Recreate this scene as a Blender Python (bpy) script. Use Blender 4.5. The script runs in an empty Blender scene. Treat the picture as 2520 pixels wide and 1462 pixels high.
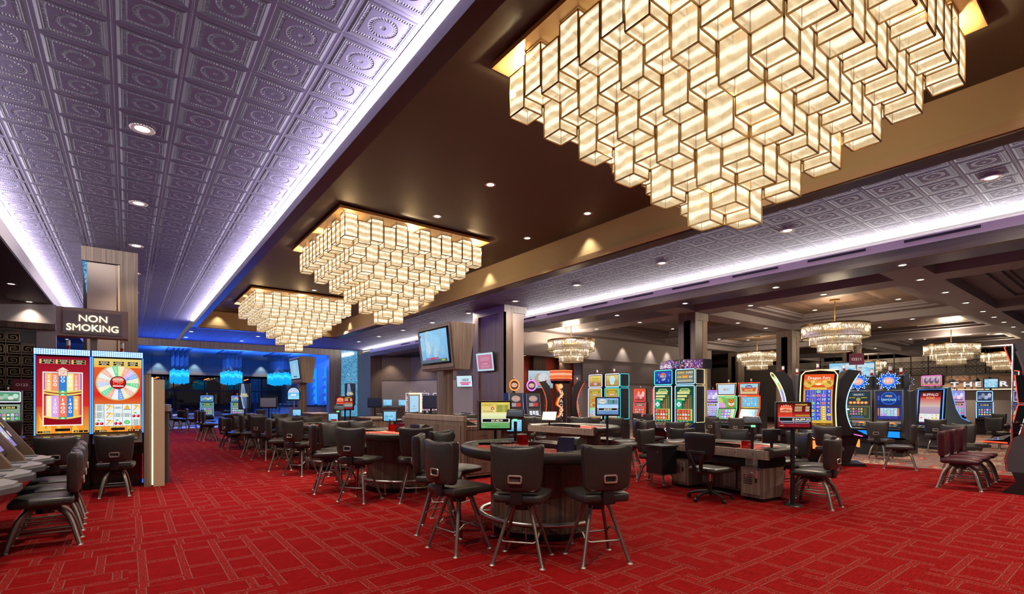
import bpy, bmesh, math, random
from mathutils import Matrix, Vector, Euler
random.seed(7)
SC = bpy.context.scene
COL = SC.collection
PI = math.pi
# ---------------------------------------------------------------- camera
TH = math.atan(944/1225.0)                      # room's long axis lies 37.6 degrees left of the view
cam_d = bpy.data.cameras.new('camera'); cam = bpy.data.objects.new('camera', cam_d); COL.objects.link(cam)
cam.location = (0, 0, 1.5); cam.rotation_euler = (PI/2, 0, -TH)
cam_d.sensor_width = 36; cam_d.lens = 1225/2520*36; cam_d.shift_y = 254/2520; cam_d.clip_end = 200
SC.camera = cam
# ---------------------------------------------------------------- exposure, world
SC.view_settings.view_transform = 'Standard'; SC.view_settings.look = 'None'
SC.view_settings.exposure = 0.0; SC.view_settings.gamma = 1.0; SC.view_settings.use_curve_mapping = False
try:
    SC.cycles.use_denoising = True
    SC.cycles.max_bounces = 6; SC.cycles.diffuse_bounces = 3; SC.cycles.glossy_bounces = 3
    SC.cycles.transparent_max_bounces = 8; SC.cycles.transmission_bounces = 4
    SC.cycles.sample_clamp_indirect = 4.0; SC.cycles.caustics_reflective = False; SC.cycles.caustics_refractive = False
    SC.cycles.use_light_tree = True; SC.cycles.use_adaptive_sampling = True; SC.cycles.adaptive_threshold = 0.03; SC.cycles.adaptive_min_samples = 16
except Exception:
    pass
wd = bpy.data.worlds.new('world'); SC.world = wd; wd.use_nodes = True
wd.node_tree.nodes['Background'].inputs[0].default_value = (0.62, 0.55, 0.55, 1)
wd.node_tree.nodes['Background'].inputs[1].default_value = 0.2     # soft light from the rest of the floor behind
# ---------------------------------------------------------------- large lights (LED coves, added violet tint lamps)
def area(name, loc, rot, sx, sy, power, color):
    l = bpy.data.lights.new(name, 'AREA'); l.shape = 'RECTANGLE'; l.size = sx; l.size_y = sy; l.energy = power; l.color = color
    o = bpy.data.objects.new(name, l); COL.objects.link(o); o.location = loc; o.rotation_euler = rot
    return o
def spot(loc, power, color=(1, 0.83, 0.62), size=95, blend=0.8, rot=(0, 0, 0), rad=0.06):
    l = bpy.data.lights.new('downlight_lamp', 'SPOT'); l.energy = power; l.color = color; l.spot_size = math.radians(size); l.spot_blend = blend; l.shadow_soft_size = rad
    o = bpy.data.objects.new('downlight_lamp', l); COL.objects.link(o); o.location = loc; o.rotation_euler = rot
    return o
COVE = (1.0, 0.95, 0.9)
VIO_TINT = (0.2, 0.17, 1.0)
# light leaves the slot sideways and up: tilt so that -Z of the lamp points (-x,+z) or (+x,+z)
area('cove_lamp', (2.44, 12.4, 5.10), (0, math.radians(115), 0), 0.05, 30, 750, COVE)
area('cove_lamp', (-2.06, 16.5, 5.10), (0, math.radians(-115), 0), 0.05, 38, 1200, COVE)
area('cove_lamp', (13.74, 16.5, 5.11), (0, math.radians(115), 0), 0.05, 38, 1500, COVE)
area('cove_lamp', (2.43, 12.4, 5.06), (0, math.radians(98), 0), 0.05, 30, 150, VIO_TINT)  # added violet lamp, tints the tin ceiling purple
area('cove_lamp', (9.27, 12.4, 5.06), (0, math.radians(-100), 0), 0.05, 30, 80, VIO_TINT)  # added violet lamp with no strip of its own, tints the east ceiling
# blue washes of the bar
for x in (2.5, 6.2, 9.9):
    area('bar_wash_lamp', (x, 41.5, 4.6), (0, 0, 0), 2.5, 6, 700, (0.03, 0.16, 1.0))
    area('bar_uplight_lamp', (x, 41.0, 3.95), (PI, 0, 0), 1.6, 6, 900, (0.03, 0.15, 1.0))
area('bar_wash_lamp', (4.0, 36.9, 4.2), (math.radians(-75), 0, 0), 7, 0.3, 260, (0.03, 0.14, 1.0))
# ---------------------------------------------------------------- materials
MATS = {}
def mat(name):
    m = bpy.data.materials.new(name); m.use_nodes = True; MATS[name] = m
    nt = m.node_tree; nt.nodes.clear()
    out = nt.nodes.new('ShaderNodeOutputMaterial')
    return m, nt, out
def N(nt, typ, ins=None, **kw):
    n = nt.nodes.new(typ)
    for k, v in kw.items(): setattr(n, k, v)
    if ins:
        for k, v in ins.items():
            if hasattr(v, 'is_output'): nt.links.new(v, n.inputs[k])
            else: n.inputs[k].default_value = v
    return n
def MATH(nt, op, a, b=None, c=None, clamp=False):
    n = nt.nodes.new('ShaderNodeMath'); n.operation = op; n.use_clamp = clamp
    for i, v in enumerate((a, b, c)):
        if v is None: continue
        if hasattr(v, 'is_output'): nt.links.new(v, n.inputs[i])
        else: n.inputs[i].default_value = v
    return n.outputs[0]
def SS(nt, v, a, b):      # smoothstep 0..1 between a and b
    n = N(nt, 'ShaderNodeMapRange', {0: v, 1: a, 2: b, 3: 0.0, 4: 1.0}, interpolation_type='SMOOTHSTEP')
    return n.outputs[0]
def MIX(nt, f, a, b):
    n = nt.nodes.new('ShaderNodeMix'); n.data_type = 'RGBA'
    for i, v in ((0, f), (6, a), (7, b)):
        if hasattr(v, 'is_output'): nt.links.new(v, n.inputs[i])
        else: n.inputs[i].default_value = v if i == 0 else (*v, 1) if len(v) == 3 else v
    return n.outputs[2]
def plain(name, col, rough=0.5, metal=0.0, spec=0.5, bump=0, bscale=60, coat=0):
    m, nt, out = mat(name)
    p = N(nt, 'ShaderNodeBsdfPrincipled', {'Base Color': (*col, 1), 'Roughness': rough, 'Metallic': metal, 'Specular IOR Level': spec})
    if coat: p.inputs['Coat Weight'].default_value = coat
    if bump:
        tc = N(nt, 'ShaderNodeTexCoord'); no = N(nt, 'ShaderNodeTexNoise', {'Vector': tc.outputs['Object'], 'Scale': bscale, 'Detail': 3.0})
        b = N(nt, 'ShaderNodeBump', {'Height': no.outputs[0], 'Strength': bump, 'Distance': 0.01}); nt.links.new(b.outputs[0], p.inputs['Normal'])
    nt.links.new(p.outputs[0], out.inputs[0]); return m
def emit(name, col, strength):
    m, nt, out = mat(name)
    e = N(nt, 'ShaderNodeEmission', {0: (*col, 1), 1: strength}); nt.links.new(e.outputs[0], out.inputs[0])
    return m
plain('leather', (0.029, 0.026, 0.025), 0.34, bump=0.06, bscale=90)
plain('maroon_leather', (0.06, 0.01, 0.022), 0.36, bump=0.06, bscale=90)
plain('piping', (0.045, 0.04, 0.04), 0.4)
plain('gunmetal', (0.26, 0.235, 0.215), 0.34, 0.9, bump=0.25, bscale=220)
plain('chrome', (0.75, 0.73, 0.72), 0.16, 1.0)
plain('satin_steel', (0.62, 0.58, 0.56), 0.32, 1.0)
plain('nickel', (0.66, 0.61, 0.57), 0.3, 0.85)
plain('black_plastic', (0.012, 0.012, 0.014), 0.35)
plain('black_gloss', (0.008, 0.008, 0.01), 0.1)
plain('black_matte', (0.006, 0.006, 0.007), 0.7)
plain('grey_plastic', (0.075, 0.078, 0.088), 0.4)
plain('grey_metal', (0.16, 0.155, 0.16), 0.38, 0.6)
plain('silver_plastic', (0.34, 0.335, 0.345), 0.35, 0.4)
plain('bronze', (0.3, 0.2, 0.13), 0.38, 0.6)
plain('brass', (0.34, 0.2, 0.075), 0.3, 0.9)
plain('gold_ceiling_plate', (0.66, 0.4, 0.16), 0.4, 0.45)
plain('brown_paint', (0.085, 0.066, 0.052), 0.6)
plain('plum_paint', (0.035, 0.02, 0.025), 0.35)
plain('olive_paint', (0.6, 0.475, 0.3), 0.75)
plain('lip_paint', (0.55, 0.42, 0.28), 0.6)
plain('beige_paint', (0.46, 0.37, 0.33), 0.7)
plain('mauve_paint', (0.85, 0.77, 0.76), 0.6)
plain('grey_paint', (0.3, 0.265, 0.28), 0.7)
plain('beam_paint', (0.27, 0.235, 0.255), 0.7)
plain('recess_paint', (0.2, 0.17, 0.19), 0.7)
plain('wall_paint', (0.4, 0.35, 0.33), 0.75)
plain('red_paint', (0.4, 0.05, 0.025), 0.6)
plain('dark_paint', (0.018, 0.016, 0.022), 0.6)
plain('soffit_led_tint', (0.055, 0.042, 0.11), 0.35)  # blue LED light on the soffit is put into this colour
plain('bluegrey_paint', (0.16, 0.24, 0.27), 0.4)
plain('white_trim', (0.7, 0.68, 0.66), 0.5)
plain('navy_plastic', (0.03, 0.035, 0.09), 0.4)
plain('maroon_sign', (0.13, 0.012, 0.04), 0.5)
plain('sign_white', (0.75, 0.72, 0.74), 0.5)
plain('gold_metal', (0.3, 0.23, 0.15), 0.4, 0.6)
plain('bar_tile', (0.25, 0.3, 0.4), 0.35)
plain('paper', (0.75, 0.73, 0.7), 0.7)
plain('screen_off', (0.03, 0.028, 0.036), 0.25)
plain('blackglass', (0.004, 0.005, 0.007), 0.03, 0, 1.0)
def glassy(name, col, alpha, rough=0.05):
    m, nt, out = mat(name)
    t = N(nt, 'ShaderNodeBsdfTransparent', {0: (*col, 1)}); g = N(nt, 'ShaderNodeBsdfGlossy', {0: (0.9, 0.9, 0.9, 1), 1: rough})
    d = N(nt, 'ShaderNodeBsdfDiffuse', {0: (*col, 1)})
    lw = N(nt, 'ShaderNodeLayerWeight', {0: 0.25})
    a = N(nt, 'ShaderNodeMixShader', {0: alpha, 1: t.outputs[0], 2: d.outputs[0]})
    b = N(nt, 'ShaderNodeMixShader', {0: lw.outputs[1], 1: a.outputs[0], 2: g.outputs[0]})
    nt.links.new(b.outputs[0], out.inputs[0])
glassy('clear_acrylic', (0.95, 0.95, 0.97), 0.05)
glassy('red_acrylic', (0.75, 0.02, 0.015), 0.35)
glassy('bottle_glass', (0.25, 0.5, 0.75), 0.35)
# wood laminate with fine grain: vertical, or horizontal along y / x
def wood(name, axis, dark, light, sc=46):
    m, nt, out = mat(name)
    tc = N(nt, 'ShaderNodeTexCoord')
    s = {'z': (sc, sc, 0.7), 'y': (sc, 0.7, sc), 'x': (0.7, sc, sc)}[axis]
    mp = N(nt, 'ShaderNodeMapping', {'Vector': tc.outputs['Object'], 'Scale': s})
    n1 = N(nt, 'ShaderNodeTexNoise', {'Vector': mp.outputs[0], 'Scale': 0.55, 'Detail': 4.0, 'Roughness': 0.65})
    f = SS(nt, n1.outputs[0], 0.32, 0.68)
    c = MIX(nt, f, dark, light)
    p = N(nt, 'ShaderNodeBsdfPrincipled', {'Base Color': c, 'Roughness': 0.42})
    nt.links.new(p.outputs[0], out.inputs[0])
wood('wood', 'z', (0.13, 0.095, 0.078), (0.25, 0.188, 0.155))
wood('wood_along', 'y', (0.075, 0.058, 0.05), (0.17, 0.13, 0.11), 14)
wood('wood_across', 'y', (0.34, 0.19, 0.12), (0.5, 0.3, 0.2), 14)  # brightened wood: the fascia's backlight is put into the colour
wood('wood_dark', 'z', (0.045, 0.026, 0.02), (0.13, 0.078, 0.058))
wood('wood_pale', 'z', (0.26, 0.205, 0.175), (0.38, 0.31, 0.265))
wood('wood_panel', 'x', (0.1, 0.065, 0.05), (0.21, 0.145, 0.11), 10)
# embossed tin ceiling, 0.61 m tiles
def tin(name, x0, y0, T=0.61):
    m, nt, out = mat(name)
    tc = N(nt, 'ShaderNodeTexCoord'); sp = N(nt, 'ShaderNodeSeparateXYZ', {0: tc.outputs['Object']})
    def loc(v, o):
        a = MATH(nt, 'ADD', v, -o); a = MATH(nt, 'DIVIDE', a, T); a = MATH(nt, 'FRACT', a); return MATH(nt, 'SUBTRACT', a, 0.5)
    u = loc(sp.outputs[0], x0); v = loc(sp.outputs[1], y0)
    au = MATH(nt, 'ABSOLUTE', u); av = MATH(nt, 'ABSOLUTE', v); e = MATH(nt, 'MAXIMUM', au, av); mn = MATH(nt, 'MINIMUM', au, av)
    r = MATH(nt, 'SQRT', MATH(nt, 'ADD', MATH(nt, 'MULTIPLY', u, u), MATH(nt, 'MULTIPLY', v, v)))
    ang = MATH(nt, 'ARCTAN2', v, u)
    def band(x, c, w):       # bump of half width w around c
        return MATH(nt, 'SUBTRACT', 1.0, SS(nt, MATH(nt, 'ABSOLUTE', MATH(nt, 'SUBTRACT', x, c)), w*0.35, w))
    H = MATH(nt, 'MULTIPLY', SS(nt, e, 0.40, 0.445), 1.3)                       # raised border to the grid
    H = MATH(nt, 'SUBTRACT', H, MATH(nt, 'MULTIPLY', SS(nt, e, 0.482, 0.492), 0.8))   # groove at the joint
    beads = MATH(nt, 'ADD', 0.55, MATH(nt, 'MULTIPLY', 0.45, MATH(nt, 'SINE', MATH(nt, 'MULTIPLY', mn, 150.0))))
    H = MATH(nt, 'ADD', H, MATH(nt, 'MULTIPLY', band(e, 0.335, 0.034), beads))
    H = MATH(nt, 'ADD', H, MATH(nt, 'MULTIPLY', band(e, 0.385, 0.014), 0.5))
    leaf = MATH(nt, 'ADD', 0.6, MATH(nt, 'MULTIPLY', 0.4, MATH(nt, 'SINE', MATH(nt, 'ADD', MATH(nt, 'MULTIPLY', ang, 26.0), MATH(nt, 'MULTIPLY', r, 60.0)))))
    H = MATH(nt, 'ADD', H, MATH(nt, 'MULTIPLY', band(r, 0.205, 0.034), leaf))
    H = MATH(nt, 'ADD', H, MATH(nt, 'MULTIPLY', band(r, 0.165, 0.010), 0.4))
    pet = MATH(nt, 'ADD', 0.6, MATH(nt, 'MULTIPLY', 0.4, MATH(nt, 'SINE', MATH(nt, 'MULTIPLY', ang, 8.0))))
    H = MATH(nt, 'ADD', H, MATH(nt, 'MULTIPLY', MATH(nt, 'SUBTRACT', 1.0, SS(nt, r, 0.02, 0.05)), pet))
    b = N(nt, 'ShaderNodeBump', {'Height': H, 'Strength': 1.0, 'Distance': 0.07}, invert=True)
    p = N(nt, 'ShaderNodeBsdfPrincipled', {'Base Color': (0.168, 0.146, 0.29, 1), 'Roughness': 0.7, 'Specular IOR Level': 0.25, 'Normal': b.outputs[0]})  # purple of the mixed room light is put into the base colour
    nt.links.new(p.outputs[0], out.inputs[0])
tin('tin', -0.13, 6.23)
# red carpet: staggered blocks in two directions with thin outlined, speckled bands
def carpet():
    m, nt, out = mat('carpet')
    tc = N(nt, 'ShaderNodeTexCoord'); ob = tc.outputs['Object']
    sp = N(nt, 'ShaderNodeSeparateXYZ', {0: ob}); X, Y = sp.outputs[0], sp.outputs[1]
    def bricks(vec, ms):
        n = N(nt, 'ShaderNodeTexBrick', {'Vector': vec, 'Color1': (0, 0, 0, 1), 'Color2': (0, 0, 0, 1), 'Mortar': (1, 1, 1, 1), 'Scale': 1.0, 'Mortar Size': ms, 'Mortar Smooth': 0.0, 'Brick Width': 0.62, 'Row Height': 0.30}, offset=0.37, squash=0.6, squash_frequency=3)
        return n.outputs[0]
    v1 = N(nt, 'ShaderNodeMapping', {'Vector': ob, 'Rotation': (0, 0, PI/2), 'Location': (0.13, 0.2, 0)}).outputs[0]
    v2 = N(nt, 'ShaderNodeMapping', {'Vector': ob, 'Location': (0.31, 0.11, 0)}).outputs[0]
    cell = N(nt, 'ShaderNodeTexWhiteNoise', {'Vector': N(nt, 'ShaderNodeVectorMath', {0: N(nt, 'ShaderNodeVectorMath', {0: ob, 1: (0.93, 0.62, 1)}, operation='DIVIDE').outputs[0]}, operation='FLOOR').outputs[0]}, noise_dimensions='2D').outputs[0]
    pick = MATH(nt, 'GREATER_THAN', cell, 0.5)
    big = MIX(nt, pick, bricks(v1, 0.034), bricks(v2, 0.034))
    small = MIX(nt, pick, bricks(v1, 0.028), bricks(v2, 0.028))
    toG = lambda c: N(nt, 'ShaderNodeSeparateColor', {0: c}).outputs[0]
    big, small = toG(big), toG(small)
    line = MATH(nt, 'SUBTRACT', big, small, clamp=True)
    st = N(nt, 'ShaderNodeTexNoise', {'Vector': N(nt, 'ShaderNodeMapping', {'Vector': ob, 'Scale': (9, 90, 1)}).outputs[0], 'Scale': 1.0, 'Detail': 3.0}).outputs[0]
    spk = N(nt, 'ShaderNodeTexNoise', {'Vector': N(nt, 'ShaderNodeMapping', {'Vector': ob, 'Scale': (55, 130, 1)}).outputs[0], 'Scale': 1.0, 'Detail': 2.0}).outputs[0]
    base = MIX(nt, SS(nt, st, 0.3, 0.7), (0.105, 0.0022, 0.0028), (0.185, 0.0042, 0.0048))
    speck = MATH(nt, 'MULTIPLY', small, SS(nt, spk, 0.52, 0.62))
    c = MIX(nt, MATH(nt, 'MULTIPLY', speck, 0.5), base, (0.2, 0.075, 0.065))
    c = MIX(nt, MATH(nt, 'MULTIPLY', line, SS(nt, spk, 0.25, 0.6)), c, (0.145, 0.085, 0.075))
    b = N(nt, 'ShaderNodeBump', {'Height': st, 'Strength': 0.25, 'Distance': 0.004})
    p = N(nt, 'ShaderNodeBsdfPrincipled', {'Base Color': c, 'Roughness': 0.95, 'Specular IOR Level': 0.03, 'Normal': b.outputs[0]})
    nt.links.new(p.outputs[0], out.inputs[0])
carpet()
def carpet2():
    m, nt, out = mat('carpet_rings')
    tc = N(nt, 'ShaderNodeTexCoord'); ob = tc.outputs['Object']
    sp = N(nt, 'ShaderNodeSeparateXYZ', {0: ob})
    fx = MATH(nt, 'SUBTRACT', MATH(nt, 'FRACT', MATH(nt, 'DIVIDE', sp.outputs[0], 1.7)), 0.5)
    fy = MATH(nt, 'SUBTRACT', MATH(nt, 'FRACT', MATH(nt, 'DIVIDE', sp.outputs[1], 1.7)), 0.5)
    r = MATH(nt, 'SQRT', MATH(nt, 'ADD', MATH(nt, 'MULTIPLY', fx, fx), MATH(nt, 'MULTIPLY', fy, fy)))
    vo = N(nt, 'ShaderNodeTexVoronoi', {'Vector': ob, 'Scale': 22.0})
    ramp = N(nt, 'ShaderNodeValToRGB', {0: N(nt, 'ShaderNodeSeparateColor', {0: vo.outputs['Color']}).outputs[0]})
    cr = ramp.color_ramp; cr.interpolation = 'CONSTANT'
    cr.elements[0].color = (0.05, 0.055, 0.08, 1); cr.elements[1].position = 0.3; cr.elements[1].color = (0.3, 0.22, 0.12, 1)
    for pos, c in ((0.5, (0.35, 0.27, 0.19, 1)), (0.7, (0.25, 0.05, 0.03, 1)), (0.85, (0.12, 0.1, 0.1, 1))):
        e = cr.elements.new(pos); e.color = c
    st = N(nt, 'ShaderNodeTexNoise', {'Vector': N(nt, 'ShaderNodeMapping', {'Vector': ob, 'Scale': (60, 9, 1)}).outputs[0], 'Scale': 1.0}).outputs[0]
    base = MIX(nt, SS(nt, st, 0.35, 0.65), (0.1, 0.055, 0.05), (0.19, 0.12, 0.11))
    disc = MATH(nt, 'LESS_THAN', r, 0.33)
    ring = MATH(nt, 'MULTIPLY', MATH(nt, 'GREATER_THAN', r, 0.33), MATH(nt, 'LESS_THAN', r, 0.365))
    c = MIX(nt, disc, base, ramp.outputs[0]); c = MIX(nt, ring, c, (0.3, 0.03, 0.025))
    p = N(nt, 'ShaderNodeBsdfPrincipled', {'Base Color': c, 'Roughness': 0.95, 'Specular IOR Level': 0.1}); nt.links.new(p.outputs[0], out.inputs[0])
carpet2()
def wallpaper(name, a, b, sc):
    m, nt, out = mat(name)
    tc = N(nt, 'ShaderNodeTexCoord'); sp = N(nt, 'ShaderNodeSeparateXYZ', {0: tc.outputs['Object']})
    h = MATH(nt, 'ADD', sp.outputs[0], sp.outputs[1])
    s1 = MATH(nt, 'MULTIPLY', MATH(nt, 'SINE', MATH(nt, 'MULTIPLY', h, sc)), MATH(nt, 'SINE', MATH(nt, 'MULTIPLY', sp.outputs[2], sc)))
    f = SS(nt, MATH(nt, 'ABSOLUTE', MATH(nt, 'SUBTRACT', MATH(nt, 'ABSOLUTE', s1), 0.45)), 0.2, 0.08)
    c = MIX(nt, f, a, b)
    p = N(nt, 'ShaderNodeBsdfPrincipled', {'Base Color': c, 'Roughness': 0.6}); nt.links.new(p.outputs[0], out.inputs[0])
wallpaper('wallpaper', (0.19, 0.14, 0.115), (0.235, 0.18, 0.148), 26.0)
wallpaper('wallpaper_mauve', (0.17, 0.14, 0.16), (0.21, 0.175, 0.198), 24.0)
# images on lit screens: colour per face
def attr_mats():
    m, nt, out = mat('screen')
    a = N(nt, 'ShaderNodeAttribute', attribute_name='Col')
    p = N(nt, 'ShaderNodeBsdfPrincipled', {'Base Color': (0.01, 0.01, 0.01, 1), 'Roughness': 0.18, 'Emission Color': a.outputs[0], 'Emission Strength': 1.0})
    nt.links.new(p.outputs[0], out.inputs[0])
    m, nt, out = mat('print')
    a = N(nt, 'ShaderNodeAttribute', attribute_name='Col')
    p = N(nt, 'ShaderNodeBsdfPrincipled', {'Base Color': a.outputs[0], 'Roughness': 0.8}); nt.links.new(p.outputs[0], out.inputs[0])
attr_mats()
def felt():
    m, nt, out = mat('felt')
    p = N(nt, 'ShaderNodeBsdfPrincipled', {'Base Color': (0.38, 0.03, 0.02, 1), 'Roughness': 0.9, 'Specular IOR Level': 0.1}); nt.links.new(p.outputs[0], out.inputs[0])
felt()
# striated warm glass of the box chandeliers (a lit lamp shade)
def lampglass():
    m, nt, out = mat('lamp_glass')
    tc = N(nt, 'ShaderNodeTexCoord'); ob = tc.outputs['Object']
    oi = N(nt, 'ShaderNodeObjectInfo')
    v = N(nt, 'ShaderNodeVectorMath', {0: ob, 1: oi.outputs['Location']}, operation='ADD').outputs[0]
    wv = N(nt, 'ShaderNodeTexWave', {'Vector': v, 'Scale': 2.1, 'Distortion': 3.2, 'Detail': 2.0, 'Detail Scale': 1.4}, bands_direction='Z')
    st = N(nt, 'ShaderNodeTexNoise', {'Vector': N(nt, 'ShaderNodeMapping', {'Vector': ob, 'Scale': (120, 120, 1.5)}).outputs[0], 'Scale': 1.0})
    sz = N(nt, 'ShaderNodeSeparateXYZ', {0: ob}).outputs[2]
    k = MATH(nt, 'POWER', SS(nt, wv.outputs[1], 0.0, 1.0), 1.6)
    s = MATH(nt, 'ADD', 0.80, MATH(nt, 'MULTIPLY', k, 0.75))
    s = MATH(nt, 'MULTIPLY', s, MATH(nt, 'ADD', 0.85, MATH(nt, 'MULTIPLY', st.outputs[0], 0.3)))
    c = MIX(nt, k, (1.0, 0.74, 0.42), (1.0, 0.89, 0.68))
    e = N(nt, 'ShaderNodeEmission', {0: c, 1: s})
    t = N(nt, 'ShaderNodeBsdfTransparent', {0: (1.0, 0.88, 0.7, 1)})
    g = N(nt, 'ShaderNodeBsdfGlossy', {0: (1, 0.9, 0.75, 1), 1: 0.12})
    a = N(nt, 'ShaderNodeMixShader', {0: 0.78, 1: t.outputs[0], 2: e.outputs[0]})
    b = N(nt, 'ShaderNodeMixShader', {0: 0.06, 1: a.outputs[0], 2: g.outputs[0]})
    nt.links.new(b.outputs[0], out.inputs[0])
lampglass()
def crystal(name, c0, c1, s0, s1, freq):
    m, nt, out = mat(name)
    tc = N(nt, 'ShaderNodeTexCoord'); g = N(nt, 'ShaderNodeSeparateXYZ', {0: tc.outputs['Generated']}).outputs[2]
    no = N(nt, 'ShaderNodeTexNoise', {'Vector': N(nt, 'ShaderNodeMapping', {'Vector': tc.outputs['Object'], 'Scale': (freq, freq, 9)}).outputs[0], 'Scale': 1.0, 'Detail': 3.0}).outputs[0]
    bandz = MATH(nt, 'SUBTRACT', 1.0, SS(nt, MATH(nt, 'ABSOLUTE', MATH(nt, 'SUBTRACT', g, 0.68)), 0.03, 0.24))
    k = MATH(nt, 'MULTIPLY', SS(nt, no, 0.38, 0.68), MATH(nt, 'ADD', 0.12, MATH(nt, 'MULTIPLY', bandz, 1.2)))
    s = MATH(nt, 'ADD', s0, MATH(nt, 'MULTIPLY', k, s1))
    e = N(nt, 'ShaderNodeEmission', {0: MIX(nt, k, c0, c1), 1: s})
    t = N(nt, 'ShaderNodeBsdfTransparent', {0: (1, 1, 1, 1)}); gl = N(nt, 'ShaderNodeBsdfGlossy', {0: (1, 1, 1, 1), 1: 0.1})
    a = N(nt, 'ShaderNodeMixShader', {0: 0.75, 1: t.outputs[0], 2: e.outputs[0]})
    b = N(nt, 'ShaderNodeMixShader', {0: 0.12, 1: a.outputs[0], 2: gl.outputs[0]})
    nt.links.new(b.outputs[0], out.inputs[0])
crystal('crystal', (0.95, 0.62, 0.3), (1.0, 0.9, 0.7), 0.33, 2.2, 40)
crystal('blue_crystal', (0.0, 0.42, 1.0), (0.05, 0.8, 1.0), 1.0, 0.7, 14)
def mosaic():
    m, nt, out = mat('mosaic')
    tc = N(nt, 'ShaderNodeTexCoord')
    vo = N(nt, 'ShaderNodeTexVoronoi', {'Vector': tc.outputs['Object'], 'Scale': 34.0})
    r = N(nt, 'ShaderNodeSeparateColor', {0: vo.outputs['Color']}).outputs[0]
    c = MIX(nt, SS(nt, r, 0.2, 0.9), (0.0, 0.2, 0.6), (0.3, 0.8, 1.0))
    e = N(nt, 'ShaderNodeEmission', {0: c, 1: 0.8}); g = N(nt, 'ShaderNodeBsdfGlossy', {0: (0.8, 0.9, 1, 1), 1: 0.1})
    b = N(nt, 'ShaderNodeMixShader', {0: 0.2, 1: e.outputs[0], 2: g.outputs[0]}); nt.links.new(b.outputs[0], out.inputs[0])
mosaic()
emit('downlight', (1.0, 0.9, 0.74), 9.0)
emit('led_white', (0.95, 0.93, 1.0), 3.0)
emit('letter_white', (0.85, 0.92, 1.0), 1.0)
emit('led_warm', (1.0, 0.83, 0.5), 1.7)
emit('sign_light', (1.0, 0.86, 0.52), 1.9)
emit('neon_blue', (0.06, 0.22, 1.0), 2.6)
emit('neon_ice', (0.3, 0.62, 1.0), 2.2)
emit('neon_cyan', (0.05, 0.75, 0.85), 1.9)
emit('neon_white', (0.75, 0.7, 1.0), 1.8)
emit('neon_lilac', (0.5, 0.35, 1.0), 1.7)
emit('neon_red', (1.0, 0.06, 0.02), 2.2)
emit('neon_orange', (1.0, 0.2, 0.04), 2.2)
emit('neon_peach', (1.0, 0.5, 0.22), 1.5)
emit('neon_yellow', (1.0, 0.88, 0.45), 1.4)
emit('neon_green', (0.25, 0.95, 0.45), 1.3)
emit('neon_purple', (0.5, 0.14, 1.0), 2.2)
emit('neon_pink', (1.0, 0.15, 0.5), 1.7)
emit('led_blue_white', (0.2, 0.4, 1.0), 4.5)
emit('blue_column', (0.01, 0.22, 1.0), 1.5)
emit('city_light', (1.0, 0.65, 0.3), 1.5)
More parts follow.
